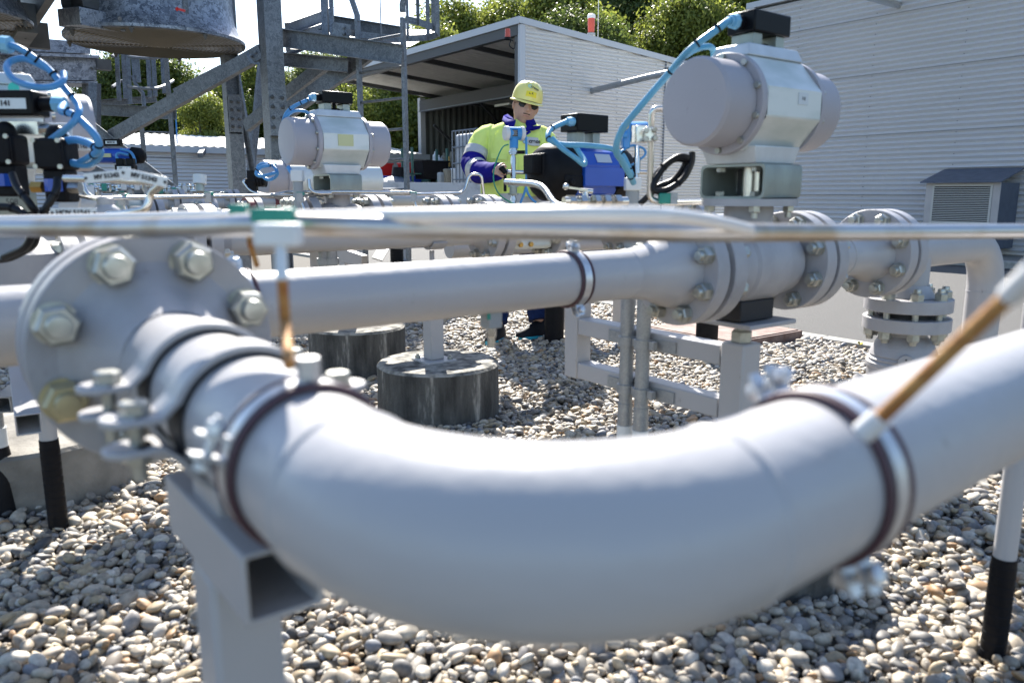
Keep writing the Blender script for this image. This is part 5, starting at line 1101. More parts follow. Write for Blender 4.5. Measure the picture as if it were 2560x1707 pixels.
# small ball valve with lever at front of blue actuator
bvv = thing('small_valve', 'small steel valve with a lever handle below the blue actuator', 'valve', P(1340, 460, 2.5))
b = MB(); b.cyl(P(1295, 462, 2.45), P(1440, 462, 2.55), .014, seg=16)
for x_ in (1305, 1330, 1362, 1385, 1410): b.cyl(P(x_, 462, 2.46), P(x_+12, 462, 2.47), .022, seg=6)
b.build('body', 'stain', bvv)
b = MB(); b.cyl(P(1345, 462, 2.47), P(1345, 440, 2.47), .010); b.beam(P(1300, 430, 2.42), P(1350, 438, 2.47), .012, .006); b.ell(P(1300, 429, 2.42), (.010, .010, .010)); b.cyl(P(1330, 438, 2.47), P(1362, 440, 2.47), .008); b.build('lever', 'stain', bvv)
# black standing pipes in gravel
for x_, y_, lab in ((3.33, 4.02, 'black plastic standpipe in the gravel beside the worker\'s feet'), (3.72, 3.04, 'black plastic standpipe behind the ball valve flanges')):
    sp_ = thing('standpipe', lab, 'pipe', (x_, y_, 0), 'black standpipes'); b = MB(); b.cyl((x_, y_, -.05), (x_, y_, .46), .066, seg=40); b.build('pipe', 'blackpl', sp_)
    b = MB(); b.cyl((x_, y_, .46), (x_, y_, .47), .070, seg=40); b.build('cap', 'blackpl', sp_)
    if x_ < 3.5: text('45', .035, V(x_, y_, .34)-FH*.0665+RT*.0, RT, (0, 0, 1), sp_, 'white')
# leg at right and left risers
def riser(label, x, y, r, z1, zs, top=None, rs=None):
    t = thing('riser_pipe', label, 'pipe', (x, y, 0), 'risers with black wrapped feet'); b = MB(); b.cyl((x, y, 0), (x, y, z1), r, seg=28); b.build('pipe', 'paint', t)
    b = MB(); rs = rs or r*1.12
    b.lathe((x, y, -.02), (0, 0, 1), [(0, rs)]+[p for k in range(int(zs/.022)) for p in ((.02+k*.022, rs), (.02+k*.022+.018, rs*1.02), (.02+k*.022+.019, rs*.985))]+[(zs+.02, rs*.97), (zs+.02, r*.9)], 32); b.build('wrap', 'sleeve', t, smooth=20)
    return t
riser('grey riser with a black wrapped foot at the far right', 1.775, .623, .0225, .78, .235)
riser('riser with spiral black tape below the big flange', .215, 2.60, .024, .80, .285)
r_ = thing('riser_pipe', 'black booted conduit at the left edge', 'pipe', P(15, 1120, 2.3)); q = PZ(18, 1185, 0)
b = MB(); b.cyl((q.x, q.y, .25), (q.x, q.y, .8), .022, seg=24); b.build('pipe', 'galvpipe', r_)
b = MB(); b.cyl((q.x, q.y, .23), (q.x, q.y, .29), .026, seg=24); b.build('label_band', 'whitepl', r_)
b = MB(); b.lathe((q.x, q.y, -.02), (0, 0, 1), [(0, .052), (.12, .045), (.14, .043), (.19, .034), (.25, .026)], 28); b.build('boot', 'sleeve', r_)
q = P(2345, 1500, .95)
one('wooden_stake', 'tan', lambda b: b.loft([[V(q.x+(i*.03+.008*math.sin(zz*40)), q.y+j*.03, zz) for i, j in ((-1, -1), (1, -1), (1.2, 1), (-1, 1.1))] for zz in (0, .1, .2, .3, .37)]), 'weathered wooden stake at the bottom right corner', 'stake')
# ================================================================ LEFT EDGE UNIT
lu = actuator(.16, 2.53, 1.165, 'white actuator cut off by the left edge behind black junction boxes', box=False)
lv = thing('ball_valve', 'blue-grey ball valve under the left edge actuator', 'valve', (.16, 2.53, .8))
b = MB(); b.cyl((.16, 2.53, .62), (.16, 2.53, .965), .075, seg=36); b.lathe((.16, 2.53, .76), (0, 0, 1), [(-.12, .09), (-.08, .13), (.08, .13), (.12, .09)], 48); b.build('body', 'paint2', lv)
b = MB(); b.tube([(-.5, 2.53, .76), (.6, 2.53, .76)], .057, 40); b.build('pipe', 'paint', lv, smooth=60)
fpair(lv, (.34, 2.53, .76), (1, 0, 0), hubs=(0, 1), R=.12, bc=.095)
def jbox(label, x, y, d, w, h, dp, glx=True):
    c = P(x, y, d); R = Matrix.Rotation(-YAW, 3, 'Z'); t = thing('junction_box', label, 'box', c, 'black junction boxes')
    b = MB(); b.box(c, (w, dp, h), R); o = b.build('housing', 'blackpl', t, bev=.010)
    b = MB(); b.box(c-FH*(dp/2+.004), (w*.96, .012, h*.93), R); b.build('lid', 'blackpl', t, bev=.005)
    for i in (-1, 1):
        for j in (-1, 1):
            q = c+RT*i*w*.42+V(0, 0, j*h*.40)-FH*(dp/2+.010); b = MB(); b.cyl(q, q-FH*.004, .0055, seg=14); b.build('screw', 'zinc', t)
    b = MB(); q = c+V(0, 0, h/2+.008); b.ell(q, (.022, .022, .022)); b.cyl(q-V(0, 0, .012), q, .024); b.build('dome', 'blackpl', t)
    if glx:
        b = MB(); q = c+V(0, 0, -h/2-.035); b.box(q, (w*.8, dp*.8, .075), R); b.build('terminal_block', 'blackpl', t, bev=.006)
        b = MB(); q = c+V(0, 0, -h/2-.02)-FH*dp*.42; b.cyl(q, q-V(0, 0, .028), .020, seg=8); b.build('gland', 'bluebody', t)
    return c
jbox('small black domed box behind the long black box', 50, 215, 2.1, .085, .05, .06, False)
ja = jbox('left of the two black junction boxes with domed tops', 18, 345, 1.85, .066, .072, .07)
jb = jbox('right of the two black junction boxes with domed tops', 134, 355, 1.80, .066, .072, .07)
lb_ = thing('switch_box', 'long black switch box with a white number plate at the left edge', 'box', P(30, 240, 1.8))
R_ = Matrix.Rotation(-YAW, 3, 'Z'); c = P(20, 240, 1.85)
b = MB(); b.box(c, (.155, .07, .058), R_); b.build('housing', 'black', lb_, bev=.005)
b = MB(); q = c+RT*.078; b.cyl(q, q+RT*.034, .017, seg=24); b.build('socket', 'blackpl', lb_)
b = MB(); q = c+RT*.108; b.cyl(q, q+RT*.026, .019, .017, seg=8); b.build('gland', 'gland', lb_)
b = MB(); q = c-FH*.0362+RT*.015+V(0, 0, -.002); b.box(q, (.096, .002, .024), R_); pl_ = b.build('number_plate', 'plate', lb_)
text('51141', .017, q-FH*.0012-RT*.008, RT, (0, 0, 1), pl_, bold=.0006)
b = MB(); b.box(P(30, 296, 1.9), (.15, .05, .03), R_); b.cyl(P(95, 296, 1.85), P(118, 296, 1.85), .012, seg=6); b.build('bracket', 'stain', lb_)
cable('blue cable coming off the gland of the long black box at left', [c+RT*.130, P(140, 255, 1.75), P(165, 262, 1.72), P(195, 285, 1.7), P(222, 318, 1.7), P(226, 345, 1.72), P(205, 362, 1.75), P(180, 376, 1.8)], .008, ties=(.25, .34, .66, .8), m='bluecable', sub=10)
cable('blue cable entering from the upper left with two ties', [P(-20, 100, 1.7), P(35, 108, 1.7), P(80, 135, 1.72), P(115, 163, 1.74), P(150, 205, 1.74), P(178, 240, 1.72), P(180, 262, 1.7), P(165, 285, 1.7), P(130, 312, 1.75), P(105, 330, 1.8)], .0074, ties=(.18, .24, .36, .5), m='bluecable', sub=10)
cable('open loop of blue cable at the left edge', [P(112, 160, 1.76), P(60, 136, 1.76), P(25, 142, 1.76), P(16, 160, 1.74), P(35, 185, 1.72), P(80, 200, 1.7), P(120, 200, 1.7), P(144, 186, 1.72), P(146, 168, 1.74)], .0074, m='bluecable', sub=10)
cable('blue cable bundle crossing toward the brace at left', [P(118, 340, 1.8), P(160, 322, 1.78), P(195, 326, 1.76), P(218, 338, 1.74), P(230, 352, 1.74), P(205, 378, 1.78), P(150, 372, 1.8)], .0085, m='bluecable', ties=(.5,), sub=10)
gl_ = thing('cable_gland', 'pale blue cable gland on a black plug at the upper left edge', 'gland', P(15, 98, 1.7)); b = MB(); b.cyl(P(3, 102, 1.7), P(24, 104, 1.7), .018, seg=8); b.build('nut', 'gland', gl_)
b = MB(); b.cyl(P(-25, 98, 1.7), P(3, 102, 1.7), .018, seg=20); b.build('plug', 'blackpl', gl_)
for lab, pts in (('black cable under the left junction box', [P(28, 400, 1.8), P(40, 430, 1.78), P(70, 470, 1.76), P(85, 500, 1.78), P(70, 560, 1.8), P(30, 590, 1.85), P(-20, 600, 1.9)]),
                 ('black cable under the right junction box', [P(132, 410, 1.75), P(128, 440, 1.74), P(105, 480, 1.74), P(88, 510, 1.76), P(78, 560, 1.8), P(40, 585, 1.85)]),
                 ('thick black cable loop at the lower left edge', [P(-30, 478, 1.7), P(20, 476, 1.7), P(55, 492, 1.7), P(75, 520, 1.72), P(60, 565, 1.75), P(10, 590, 1.8)])):
    cable(lab, pts, .0085, m='blackcable', ties=(.25, .45), name='black_cable', grp='black cables at the left edge', sub=10)
def nplate(label, s, x, y, d, w, h, tilt=0, fs=None):
    c = P(x, y, d); R = Matrix.Rotation(-YAW, 3, 'Z') @ Matrix.Rotation(tilt, 3, 'Y'); t = thing('number_plate', label, 'plate', c, 'engraved number plates')
    b = MB(); b.box(c, (w, .003, h), R); b.build('plate', 'plate', t, bev=.001)
    r = R @ V(1, 0, 0); u = R @ V(0, 0, 1)
    text(s, fs or h*.62, c-FH*.0018, r, u, t, bold=.0005)
    for i in (-1, 1): q = c+r*w*.46*i-FH*.0016; b = MB(); b.cyl(q, q-FH*.001, .003, seg=12); b.build('screw', 'letter', t)
nplate('number plate HOV 51541 lying on the blurred tube at left', 'HOV 51541', 170, 489, 1.55, .092, .020, fs=.014)
nplate('left of the two number plates on the bent steel tube', 'MV 51342', 246, 405, 1.5, .088, .019, -.10)
nplate('right of the two number plates on the bent steel tube', 'MV 51343', 332, 408, 1.45, .085, .019, .22)
nplate('upper number plate hidden by the blue cable at left', 'MV 51141', 175, 326, 2.0, .09, .02)
nplate('lower number plate hidden by the blue cable at left', 'MV 51142', 178, 337, 1.98, .09, .02)
t508 = text('508', .020, P(28, 464, 1.88)+V(0, 0, 0), RT, (0, 0, 1), lu)
b = MB(); b.box(P(30, 330, 1.98), (.30, .02, .10), R_); b.build('valve_block', 'alutop', lu, bev=.004)
b = MB(); q = P(112, 327, 1.96); b.cyl(q, q-FH*.002, .014, seg=20); q = P(32, 203, 1.96); b.cyl(q, q-FH*.002, .014, seg=20); b.build('round_sticker', 'sticker', lu)
b = MB(); b.cyl(P(75, 430, 1.8), P(100, 430, 1.8), .014, seg=6); b.build('brass_fitting', 'brass', lu)
b = MB(); b.cyl(P(160, 432, 1.8), P(185, 432, 1.8), .014, seg=6); b.build('steel_fitting', 'stain', lu)
stube('bent stainless tube carrying the two number plates at left', [P(150, 410, 1.6), P(250, 412, 1.55), P(355, 420, 1.5), P(382, 415, 1.47), P(345, 445, 1.5), P(338, 480, 1.5), P(290, 490, 1.52), P(250, 492, 1.55)], .0075, .03)
stube('stainless tube curving behind the left junction boxes', [P(105, 300, 1.9), P(140, 300, 1.9), P(160, 320, 1.92), P(165, 350, 1.95)], .008, .04)
stube('tube elbow rising from the long stainless tube at left', [P(188, 410, 2.6), P(196, 440, 2.6), P(212, 455, 2.6), P(260, 455, 2.7), P(520, 451, 3.2), P(800, 447, 3.9), P(960, 446, 4.3)], .0075, .05)
stube('long thin stainless tube bending up beside the worker', [P(960, 446.2, 4.3), P(1065, 444, 4.6), P(1078, 400, 4.6), P(1106, 400, 4.6), P(1112, 455, 4.65)], .0085, .06)
b_ = thing('tube_fitting', 'steel compression fitting on a grey post beside the worker', 'fitting', P(1112, 455, 4.65)); b = MB(); b.hexp(P(1112, 463, 4.65), (0, 0, 1), .028, .025); b.hexp(P(1112, 455, 4.65), (0, 0, 1), .022, .02); b.build('nut', 'stain', b_)
b = MB(); b.cyl(P(1112, 510, 4.65), P(1112, 463, 4.65), .030, seg=24); b.build('post', 'paint', b_)
for x, y, dd, lab in ((283, 452, 2.75, 'teal clip on the thin tube, left'), (480, 448, 3.1, 'blue-grey clip on the thin tube with a rusty rod'), (690, 448, 3.3, 'green strut clip beside the middle actuator'), (950, 447, 3.7, 'green strut clip left of the flanges near the ladder foot')):
    t = thing('tube_clip', lab, 'clip', P(x, y, dd), 'clips on the thin tube'); b = MB(); b.box(P(x, y-3, dd), (.03, .03, .014), R_); b.build('green_jaw', 'green', t, bev=.003)
    b = MB(); b.box(P(x, y+6, dd), (.026, .025, .04), R_); b.build('plate', 'galvpipe', t)
    b = MB(); b.tube([P(x, y+10, dd), P(x+12, y+45, dd)], .005, 8); b.build('rod', 'rust' if x == 480 else 'stain', t)
stube('short stainless tube from the middle actuator foot to the right', [P(628, 448, 3.5), P(660, 441, 3.55), P(830, 441, 3.6), P(945, 442, 3.7)], .0075, .05)
stube('stainless tube dropping from the middle actuator drum', [P(709, 412, 3.45), P(712, 435, 3.45), P(725, 444, 3.45), P(760, 444, 3.5)], .0075, .05)
vl = thing('small_valve', 'silver lever valve in front of the left tubes', 'valve', P(245, 470, 1.9))
b = MB(); b.cyl(P(150, 478, 1.95), P(195, 478, 1.95), .03, seg=24); b.cyl(P(200, 478, 1.95), P(238, 478, 1.95), .03, seg=24); b.build('barrel', 'white', vl)
b = MB(); b.lathe(P(245, 500, 1.85), (0, 0, 1), [(0, .035), (.02, .03), (.03, .018), (.045, .018), (.05, .012)]); b.build('bonnet', 'paint', vl)
b = MB(); b.beam(P(155, 446, 1.85), P(245, 463, 1.85), .012, .006); b.ell(P(245, 463, 1.85), (.015, .015, .008)); b.build('lever', 'stain', vl)
# things below the left edge
sl_ = thing('support_arm', 'grey square tube arm with an open end at the left edge', 'support', (.2, 2.6, .3))
b = MB(); p0 = P(66, 975, 2.05); p1 = P(40, 800, 2.5); b.hollow(p0, p1, .06, .06, .004); b.build('arm', 'paint', sl_, bev=.003)
b = MB(); b.hollow(P(5, 930, 2.3), P(110, 850, 2.6), .05, .05, .004); b.bx(.0, .10, 2.85, 2.95, .2, .7); b.build('brace', 'galvpipe', sl_)
# ================================================================ BACKGROUND ROWS OF SMALL VALVES (left, behind the third pipe)
def gpipe(y, x0, x1, z, r, fl, lab, m='paint', R=.1):
    t = thing('flanged_pipe', lab, 'pipe', ((x0+x1)/2, y, z), 'background pipe rows'); b = MB(); b.tube([(x0, y, z), (x1, y, z)], r, 24, caps=True); b.build('pipe', m, t, smooth=60)
    for i, xx in enumerate(fl):
        red = i % 3 == 2
        for s in (-1, 1): b = MB(); b.lathe((xx+s*.025, y, z), (s, 0, 0), [(-.018, .03), (-.018, R), (.018, R), (.018, r*1.4), (.05, r)], 40, caps=False); b.build('flange', 'redfl' if red and s < 0 else 'paint2', t)
        b = MB()
        for k in range(8): a = k*PI/4+.4; q = V(xx-.043, y+R*.8*math.cos(a), z+R*.8*math.sin(a)); b.hexp(q, (-1, 0, 0), .026, .02); b.cyl(q, q-V(.03, 0, 0), .008)
        b.build('bolts', 'zinc', t)
    return t
gpipe(4.9, .6, 2.1, .85, .055, (1.05, 1.35, 1.62), 'grey flanged pipe with a dark red flange behind the falling braces', R=.125)
gpipe(6.2, .8, 3.9, .93, .05, (1.5, 1.9, 2.3, 2.75, 3.2), 'pale flanged pipe farther behind at left')
gpipe(7.6, 1.2, 4.4, .9, .05, (1.9, 2.2, 2.9, 3.1), 'farthest flanged pipe row behind the braces', 'stain')
t = thing('small_valve', 'cream ball valve with steel ends behind the falling braces', 'valve', P(306, 478, 4.2)); b = MB(); b.cyl(P(280, 478, 4.2), P(330, 478, 4.35), .045, seg=24); b.bx(0, 0, 0, 0, 0, 0) if False else None; b.build('body', 'alucast', t)
b = MB(); b.ring(P(283, 478, 4.2), (1, 0, 0), .02, .07, .02); b.ring(P(330, 478, 4.35), (1, 0, 0), .02, .07, .02); b.build('flange', 'paint2', t)
rng = random.Random(5)
labs = ['tiny steel fittings cluster lowest on the left behind the plates', 'small manifold with green taps at left', 'small steel manifold right of the green taps', 'white manifold block behind the bent tube', 'small steel valve cluster below the small ladder', 'manifold beside the far gauge post', 'row of small bright fittings behind the blue actuator far left']
for i, (x, y, d) in enumerate(((195, 440, 4.5), (225, 432, 5.5), (265, 436, 6), (300, 430, 5.5), (385, 440, 6.5), (440, 436, 6.5), (335, 425, 7))):
    t = thing('valve_manifold', labs[i], 'manifold', P(x, y, d), 'small manifolds in the background')
    b = MB(); b.cyl(P(x-28, y+3, d), P(x+28, y+3, d), .018, seg=12)
    for k in range(6):
        px_ = x-26+k*10; b.cyl(P(px_, y+3, d), P(px_, y-6-rng.random()*8, d), .016, seg=10); b.ell(P(px_, y-8, d), (.02, .02, .02), 8, 6)
    b.build('body', 'stain', t)
    b = MB()
    for k in (1, 4): b.box(P(x-26+k*10, y-2, d-.05), (.03, .03, .05))
    b.build('tap', 'green' if i in (1, 2, 4) else 'white', t)
    b = MB(); b.cyl(P(x, y+4, d), V(P(x, y, d).x, P(x, y, d).y, .2), .02, seg=10); b.build('leg', 'paint', t)
t = thing('gauge', 'small white cylindrical gauge head standing before the low building', 'gauge', P(460, 440, 6)); b = MB(); b.cyl(P(460, 440, 6), P(459, 423, 6), .03, seg=20); b.build('stem', 'alucast', t)
b = MB(); b.cyl(P(459, 423, 6), P(459, 402, 6), .05, seg=24); b.build('head', 'whitepl', t)
# far blue actuators (left)
def faract(x, y, d, s, lab, lab2):
    c = P(x, y, d); t = thing('valve_actuator', lab, 'actuator', c, 'blue and black actuators')
    b = MB(); b.cyl(c-RT*.28*s, c+RT*.22*s, .10*s, seg=12); b.build('housing', 'bluebody', t)
    for k in (-1, 1): b = MB(); e = c+RT*(.22*s if k > 0 else -.28*s); b.lathe(e, RT*k, [(0, .115*s), (.12*s, .10*s), (.16*s, .05*s), (.165*s, .01)], 28); b.build('end_cap', 'blackpl', t)
    b = MB(); b.box(c+V(0, 0, .17*s)+RT*(-.02), (.22*s, .1*s, .09*s), R_); sb = b.build('switch_box', 'black', t, bev=.006)
    b = MB(); q = c+V(0, 0, .17*s)-FH*.052*s-RT*.02; b.box(q, (.15*s, .004, .04*s), R_); b.build('number_plate', 'plate', sb)
    text(lab2, .03*s, q-FH*.003, RT, (0, 0, 1), sb, bold=.001)
    b = MB(); b.box(c-FH*.11*s+V(0, 0, 0)-RT*.08*s, (.12*s, .01, .05*s), R_); b.build('sticker', 'stickerg', t)
    b = MB(); b.cyl(c-V(0, 0, .1*s), V(c.x, c.y, .7), .05*s, seg=16); b.build('stem', 'paint2', t)
    return c
faract(268, 358, 6.5, .62, 'small blue actuator behind the long brace at far left', 'MOV 51')
c = P(290, 387, 6.2); t = thing('switch_box', 'black number box in front of the far blue actuator', 'box', c)
b = MB(); b.box(c, (.15, .07, .055), R_); b.box(c+V(0, .02, .05)-RT*.035, (.06, .05, .055), R_); b.box(c+V(0, .02, .05)+RT*.045, (.06, .05, .055), R_); b.build('housing', 'black', t, bev=.006)
b = MB(); b.box(c-FH*.037, (.11, .004, .028), R_); b.build('number_plate', 'plate', t); text('DOV 51', .020, c-FH*.040, RT, (0, 0, 1), t)
cable('thin blue cable loop on the far blue actuator', [P(277, 343, 6.4), P(300, 350, 6.4), P(310, 370, 6.4), P(305, 385, 6.4), P(295, 392, 6.3), P(280, 372, 6.4), P(268, 362, 6.4), P(272, 352, 6.4), P(295, 356, 6.4)], .011, m='bluecable')
# small actuator behind mid unit
sa = thing('valve_actuator', 'small white actuator partly hidden behind the middle one', 'actuator', P(660, 415, 4.6), 'white pneumatic actuators')
c = P(640, 413, 4.5); d_ = V(1, 0, 0)
b = MB(); b.cyl(c+d_*.02, c+d_*.62, .105, seg=10); b.build('housing', 'alu', sa)
b = MB(); b.lathe(c-d_*.10, d_, [(0, .09), (.01, .108), (.12, .108), (.12, .118), (.14, .118)], 40); b.build('end_cap', 'cappaint', sa)
b = MB(); b.cyl(c+d_*.3-V(0, 0, .08), V(c.x+.3, c.y, .8), .05, seg=16); b.build('stem', 'paint2', sa)
pp = thing('conduit_post', 'grey conduit post with white coupler below the middle actuator', 'conduit', P(684, 440, 3.5))
q = P(684, 412, 3.45); b = MB(); b.cyl(V(q.x, q.y, .85), q, .022, seg=24); b.build('pipe', 'greypl', pp)
b = MB(); b.box(q+V(0, 0, .015), (.05, .05, .05), R_); b.build('coupler', 'whitepl', pp, bev=.004)
cable('blue cable entering the white coupler under the middle actuator', [P(662, 385, 3.5), P(670, 396, 3.48), P(684, 402, 3.45)], .01, m='bluecable')
sv = thing('small_valve', 'small black needle valve left of the middle actuator', 'valve', P(578, 418, 4.0)); b = MB(); b.box(P(580, 415, 4.0), (.045, .03, .10), R_); b.cyl(P(565, 417, 4.0), P(612, 417, 4.0), .016, seg=10)
for k in range(4): b.ring(P(588+k*7, 417, 4.0), RT, .01, .028, .01, 16)
b.build('body', 'blackpl', sv)
stube('stainless tube bending left of the small needle valve', [P(600, 418, 4.0), P(555, 413, 4.0), P(575, 440, 4.0), P(600, 447, 4.0), P(640, 447, 4.0)], .009, .05)
# supports beneath far pipe, seen through the gap under second pipe
stand('pipe_support', 'square grey post with a jack bolt standing on the rear round pier', 1.90, 4.15, .66, .075, .25, .17)
b = MB(); q = V(1.90, 4.15, 0); b.hexp(V(q.x, q.y, .66), (0, 0, 1), .07, .04); tag(b.build('jack_nut', 'zinc', None), 'big hex nut on top of the square grey post under the second pipe', 'nut')
gs = thing('pipe_support', 'grey cross bars with a clamped conduit under the second pipe', 'support', P(770, 600, 3.9))
b = MB(); b.beam(P(775, 580, 4.3), P(838, 602, 4.1), .04, .07); b.beam(P(715, 605, 3.9), P(760, 605, 3.9), .05, .16); b.build('bar', 'paint', gs, bev=.003)
for x_ in (762, 745): b = MB(); q = P(x_, 600, 3.8); b.cyl(V(q.x, q.y, .6), V(q.x, q.y, .8), .028, seg=20); b.ring(V(q.x, q.y, q.z), (0, 0, 1), .028, .036, .03); b.build('conduit', 'galvpipe', gs)
bp_ = thing('standpipe', 'black taped standpipe under the second pipe by the road', 'pipe', (PZ(912, 600, 0).x, PZ(912, 600, 0).y, 0), 'black standpipes'); q = PZ(912, 604, 0)
b = MB(); b.lathe((q.x, q.y, -.05), (0, 0, 1), [(0, .095)]+[p for k in range(12) for p in ((.05+k*.05, .095), (.05+k*.05+.042, .097), (.05+k*.05+.045, .092))]+[(.7, .09)], 28); b.build('wrap', 'sleeve', bp_, smooth=20)
for x_, d, lab in ((928, 6.6, 'grey square post on a foot plate beside the black taped standpipe'), (830, 7.0, 'slim blue-grey steel post under the second pipe')):
    q = PZ(x_, 597 if x_ > 900 else 608, 0); stand('pipe_support', lab, q.x, q.y, .62, .09, 0, .2)
one('drilled_strap', 'galvpipe', lambda b: b.beam(P(866, 596, 4.0), P(884, 566, 4.1), .055, .008, FW), 'drilled galvanised strap leaning under the second pipe', 'strap')
# few yellow leaves
lf = MB()
for x_, y_ in ((1976, 826), (1990, 832), (1560, 782), (1545, 776), (2150, 862)):
    c = PZ(x_*.91875, y_*.91875, .028)
    for k in range(4): a = rng.random()*6.28; lf.add([c+V(.02*math.cos(a), .02*math.sin(a), .004), c+V(.02*math.cos(a+1.4), .02*math.sin(a+1.4), .012), c+V(.03*math.cos(a+.7), .03*math.sin(a+.7), .02), c], [(0, 1, 2, 3)])
o = lf.build('leaf_litter', 'olive', None); o['label'] = 'few yellow fallen leaves along the kerb'; o['category'] = 'leaves'; o['kind'] = 'stuff'
# ================================================================ TRANSMITTER THE WORKER HOLDS
TD = 5.12
tr = thing('pressure_transmitter', 'blue transmitter with white caps on a steel manifold in front of the worker', 'transmitter', P(1180, 470, TD))
def T(x, y, d=TD): return P(x, y, d)
ax_ = V(RT.x, RT.y, 0)*.93+V(-.1, -.30, 0)
ax_ = (RT*.90+V(_s, _c, 0)*.35).normalized()
cc = T(1181, 307)
b = MB(); b.cyl(cc-ax_*.044, cc+ax_*.044, .042, seg=32); b.cyl(cc, T(1180, 342), .030, .028, seg=28); b.build('housing', 'transblue', tr, bev=.004)
for s in (-1, 1): b = MB(); b.lathe(cc+ax_*s*.040, ax_*s, [(0, .040), (.004, .047), (.024, .047), (.029, .041), (.030, .01)], 32); b.build('cap', 'white', tr)
b = MB(); q = cc-FH*.043+RT*.004; b.box(q, (.038, .004, .042), Matrix.Rotation(-YAW, 3, 'Z')); pl_ = b.build('info_plate', 'black', tr)
for k in range(5): b = MB(); b.box(q-FH*.0025+V(0, 0, .014-k*.007), (.034-.006*(k % 2), .001, .0018), Matrix.Rotation(-YAW, 3, 'Z')); b.build('print_line', 'white', pl_)
b = MB()
for y0, y1, r in ((342, 348, .026), (348, 352, .032), (352, 356, .026), (356, 362, .014), (362, 376, .018), (376, 392, .016), (392, 404, .020), (404, 412, .017), (412, 425, .014), (446, 455, .016), (455, 462, .022), (462, 480, .018)): b.cyl(T(1179, y1), T(1179, y0), r, seg=16 if r != .018 else 6)
b.cyl(T(1158, 395), T(1204, 396), .014, seg=14); b.cyl(T(1163, 395), T(1168, 395), .020, seg=6); b.cyl(T(1204, 396), T(1212, 396), .010); b.build('manifold', 'stain', tr)
b = MB(); b.lathe(T(1179, 448), (0, 0, 1), [(0, .036), (.012, .038), (.013, .026), (.05, .026), (.051, .038), (.063, .036)], 10); b.build('union', 'alucast', tr)
b = MB(); b.box(T(1197, 350), (.05, .02, .022), R_); b.build('clamp_tail', 'blackpl', tr)
b = MB(); b.cyl(T(1150, 384, 5.07), T(1162, 398, 5.07), .02, .016, seg=12); b.beam(T(1160, 392, 5.09), T(1160, 440, 5.09), .02, .012); b.build('lever', 'blackpl', tr, bev=.003)
q = T(1179, 480); b = MB(); b.cyl(V(q.x, q.y, .70), q, .02, seg=16); b.build('stem', 'stain', tr)
cable('blue wire from the transmitter head down to the right', [T(1188, 297), T(1202, 302), T(1208, 320), T(1209, 350), T(1209, 385), T(1208, 430), T(1196, 465), T(1190, 480)], .008, m='bluecable')
cable('short blue wire branching off by the worker\'s waist', [T(1208, 430), T(1213, 445), T(1222, 458), T(1232, 466)], .008, m='bluecable')
cable('thin green wire hanging from the transmitter in front of the jacket', [T(1168, 332, 5.05), T(1155, 338, 5.05), T(1143, 362, 5.02), T(1134, 395, 5.0), T(1136, 425, 5.0), T(1150, 450, 5.02), T(1175, 466, 5.05), T(1190, 472, 5.06)], .0045, m='greenwire', name='green_wire', grp=None, cat='wire')
p4 = thing('instrument_pipe', 'grey pipe under the worker\'s transmitter', 'pipe', (q.x, q.y, .65)); b = MB(); b.tube([(q.x-.5, q.y, .66), (q.x+1.2, q.y, .66)], .06, 24); b.build('pipe', 'paint', p4, smooth=60)
fpair(p4, (q.x+.35, q.y, .66), (1, 0, 0))
for dx in (.52, 1.0): b = MB(); b.bx(q.x+dx-.04, q.x+dx+.04, q.y-.04, q.y+.04, 0, .6); b.build('leg', 'paint', p4)
# ================================================================ THE WORKER
MD = 5.62
man = thing('person', 'worker in yellow and blue high-visibility jacket and yellow helmet turning a valve lever', 'person', PZ(1190, 768, 0))
def W(x, y, d=0.0): return P(x, y, MD-d)
def ering(c, a, b_, up=(0, 0, 1), n=28, ph=0, wr=0, seed=0):   # ellipse ring perpendicular to 'up'; a along RT, b_ along depth
    up = V(*up).normalized(); s = (RT-up*RT.dot(up)).normalized(); f = up.cross(s)
    return [c+s*(a*math.cos(2*PI*j/n))*(1+wr*noise.noise(V(math.cos(2*PI*j/n)*2, math.sin(2*PI*j/n)*2, seed)))+f*(b_*math.sin(2*PI*j/n))*(1+wr*noise.noise(V(math.cos(2*PI*j/n)*2+5, math.sin(2*PI*j/n)*2, seed))) for j in range(n)]
# body under the clothes: one skinned mesh (torso, neck, arms, legs)
def skinned(name, nodes, edges, m, parent, sub=2):
    off = ORG[parent.name]; me = bpy.data.meshes.new(name); me.from_pydata([tuple(V(*n[0])-off) for n in nodes], edges, [])
    o = bpy.data.objects.new(name, me); COL.objects.link(o); o.parent = parent; md = o.modifiers.new('skin', 'SKIN'); md.use_smooth_shade = True
    for v, n in zip(me.skin_vertices[0].data, nodes): v.radius = n[1] if isinstance(n[1], tuple) else (n[1], n[1])
    me.skin_vertices[0].data[0].use_root = True
    s = o.modifiers.new('sub', 'SUBSURF'); s.levels = s.render_levels = sub; me.materials.append(M[m]); return o
f1_, f2_ = PZ(1142, 763, .06), PZ(1238, 758, .06)
hip = W(1182, 492, .02); wa = W(1180, 455, .03); chs = W(1178, 335, .04); nk = W(1192, 300, .05); shl = W(1116, 312, .03); shr = W(1244, 322, .02)
el = W(1088, 388, .10); wr_ = W(1140, 396, .42); er = W(1262, 385, .05); wr2 = W(1245, 440, .28)
hl, hr_ = hip-RT*.10, hip+RT*.10; kl, kr = (hl+f1_)/2+V(0, 0, .0)-FH*.06, (hr_+f2_)/2-FH*.05
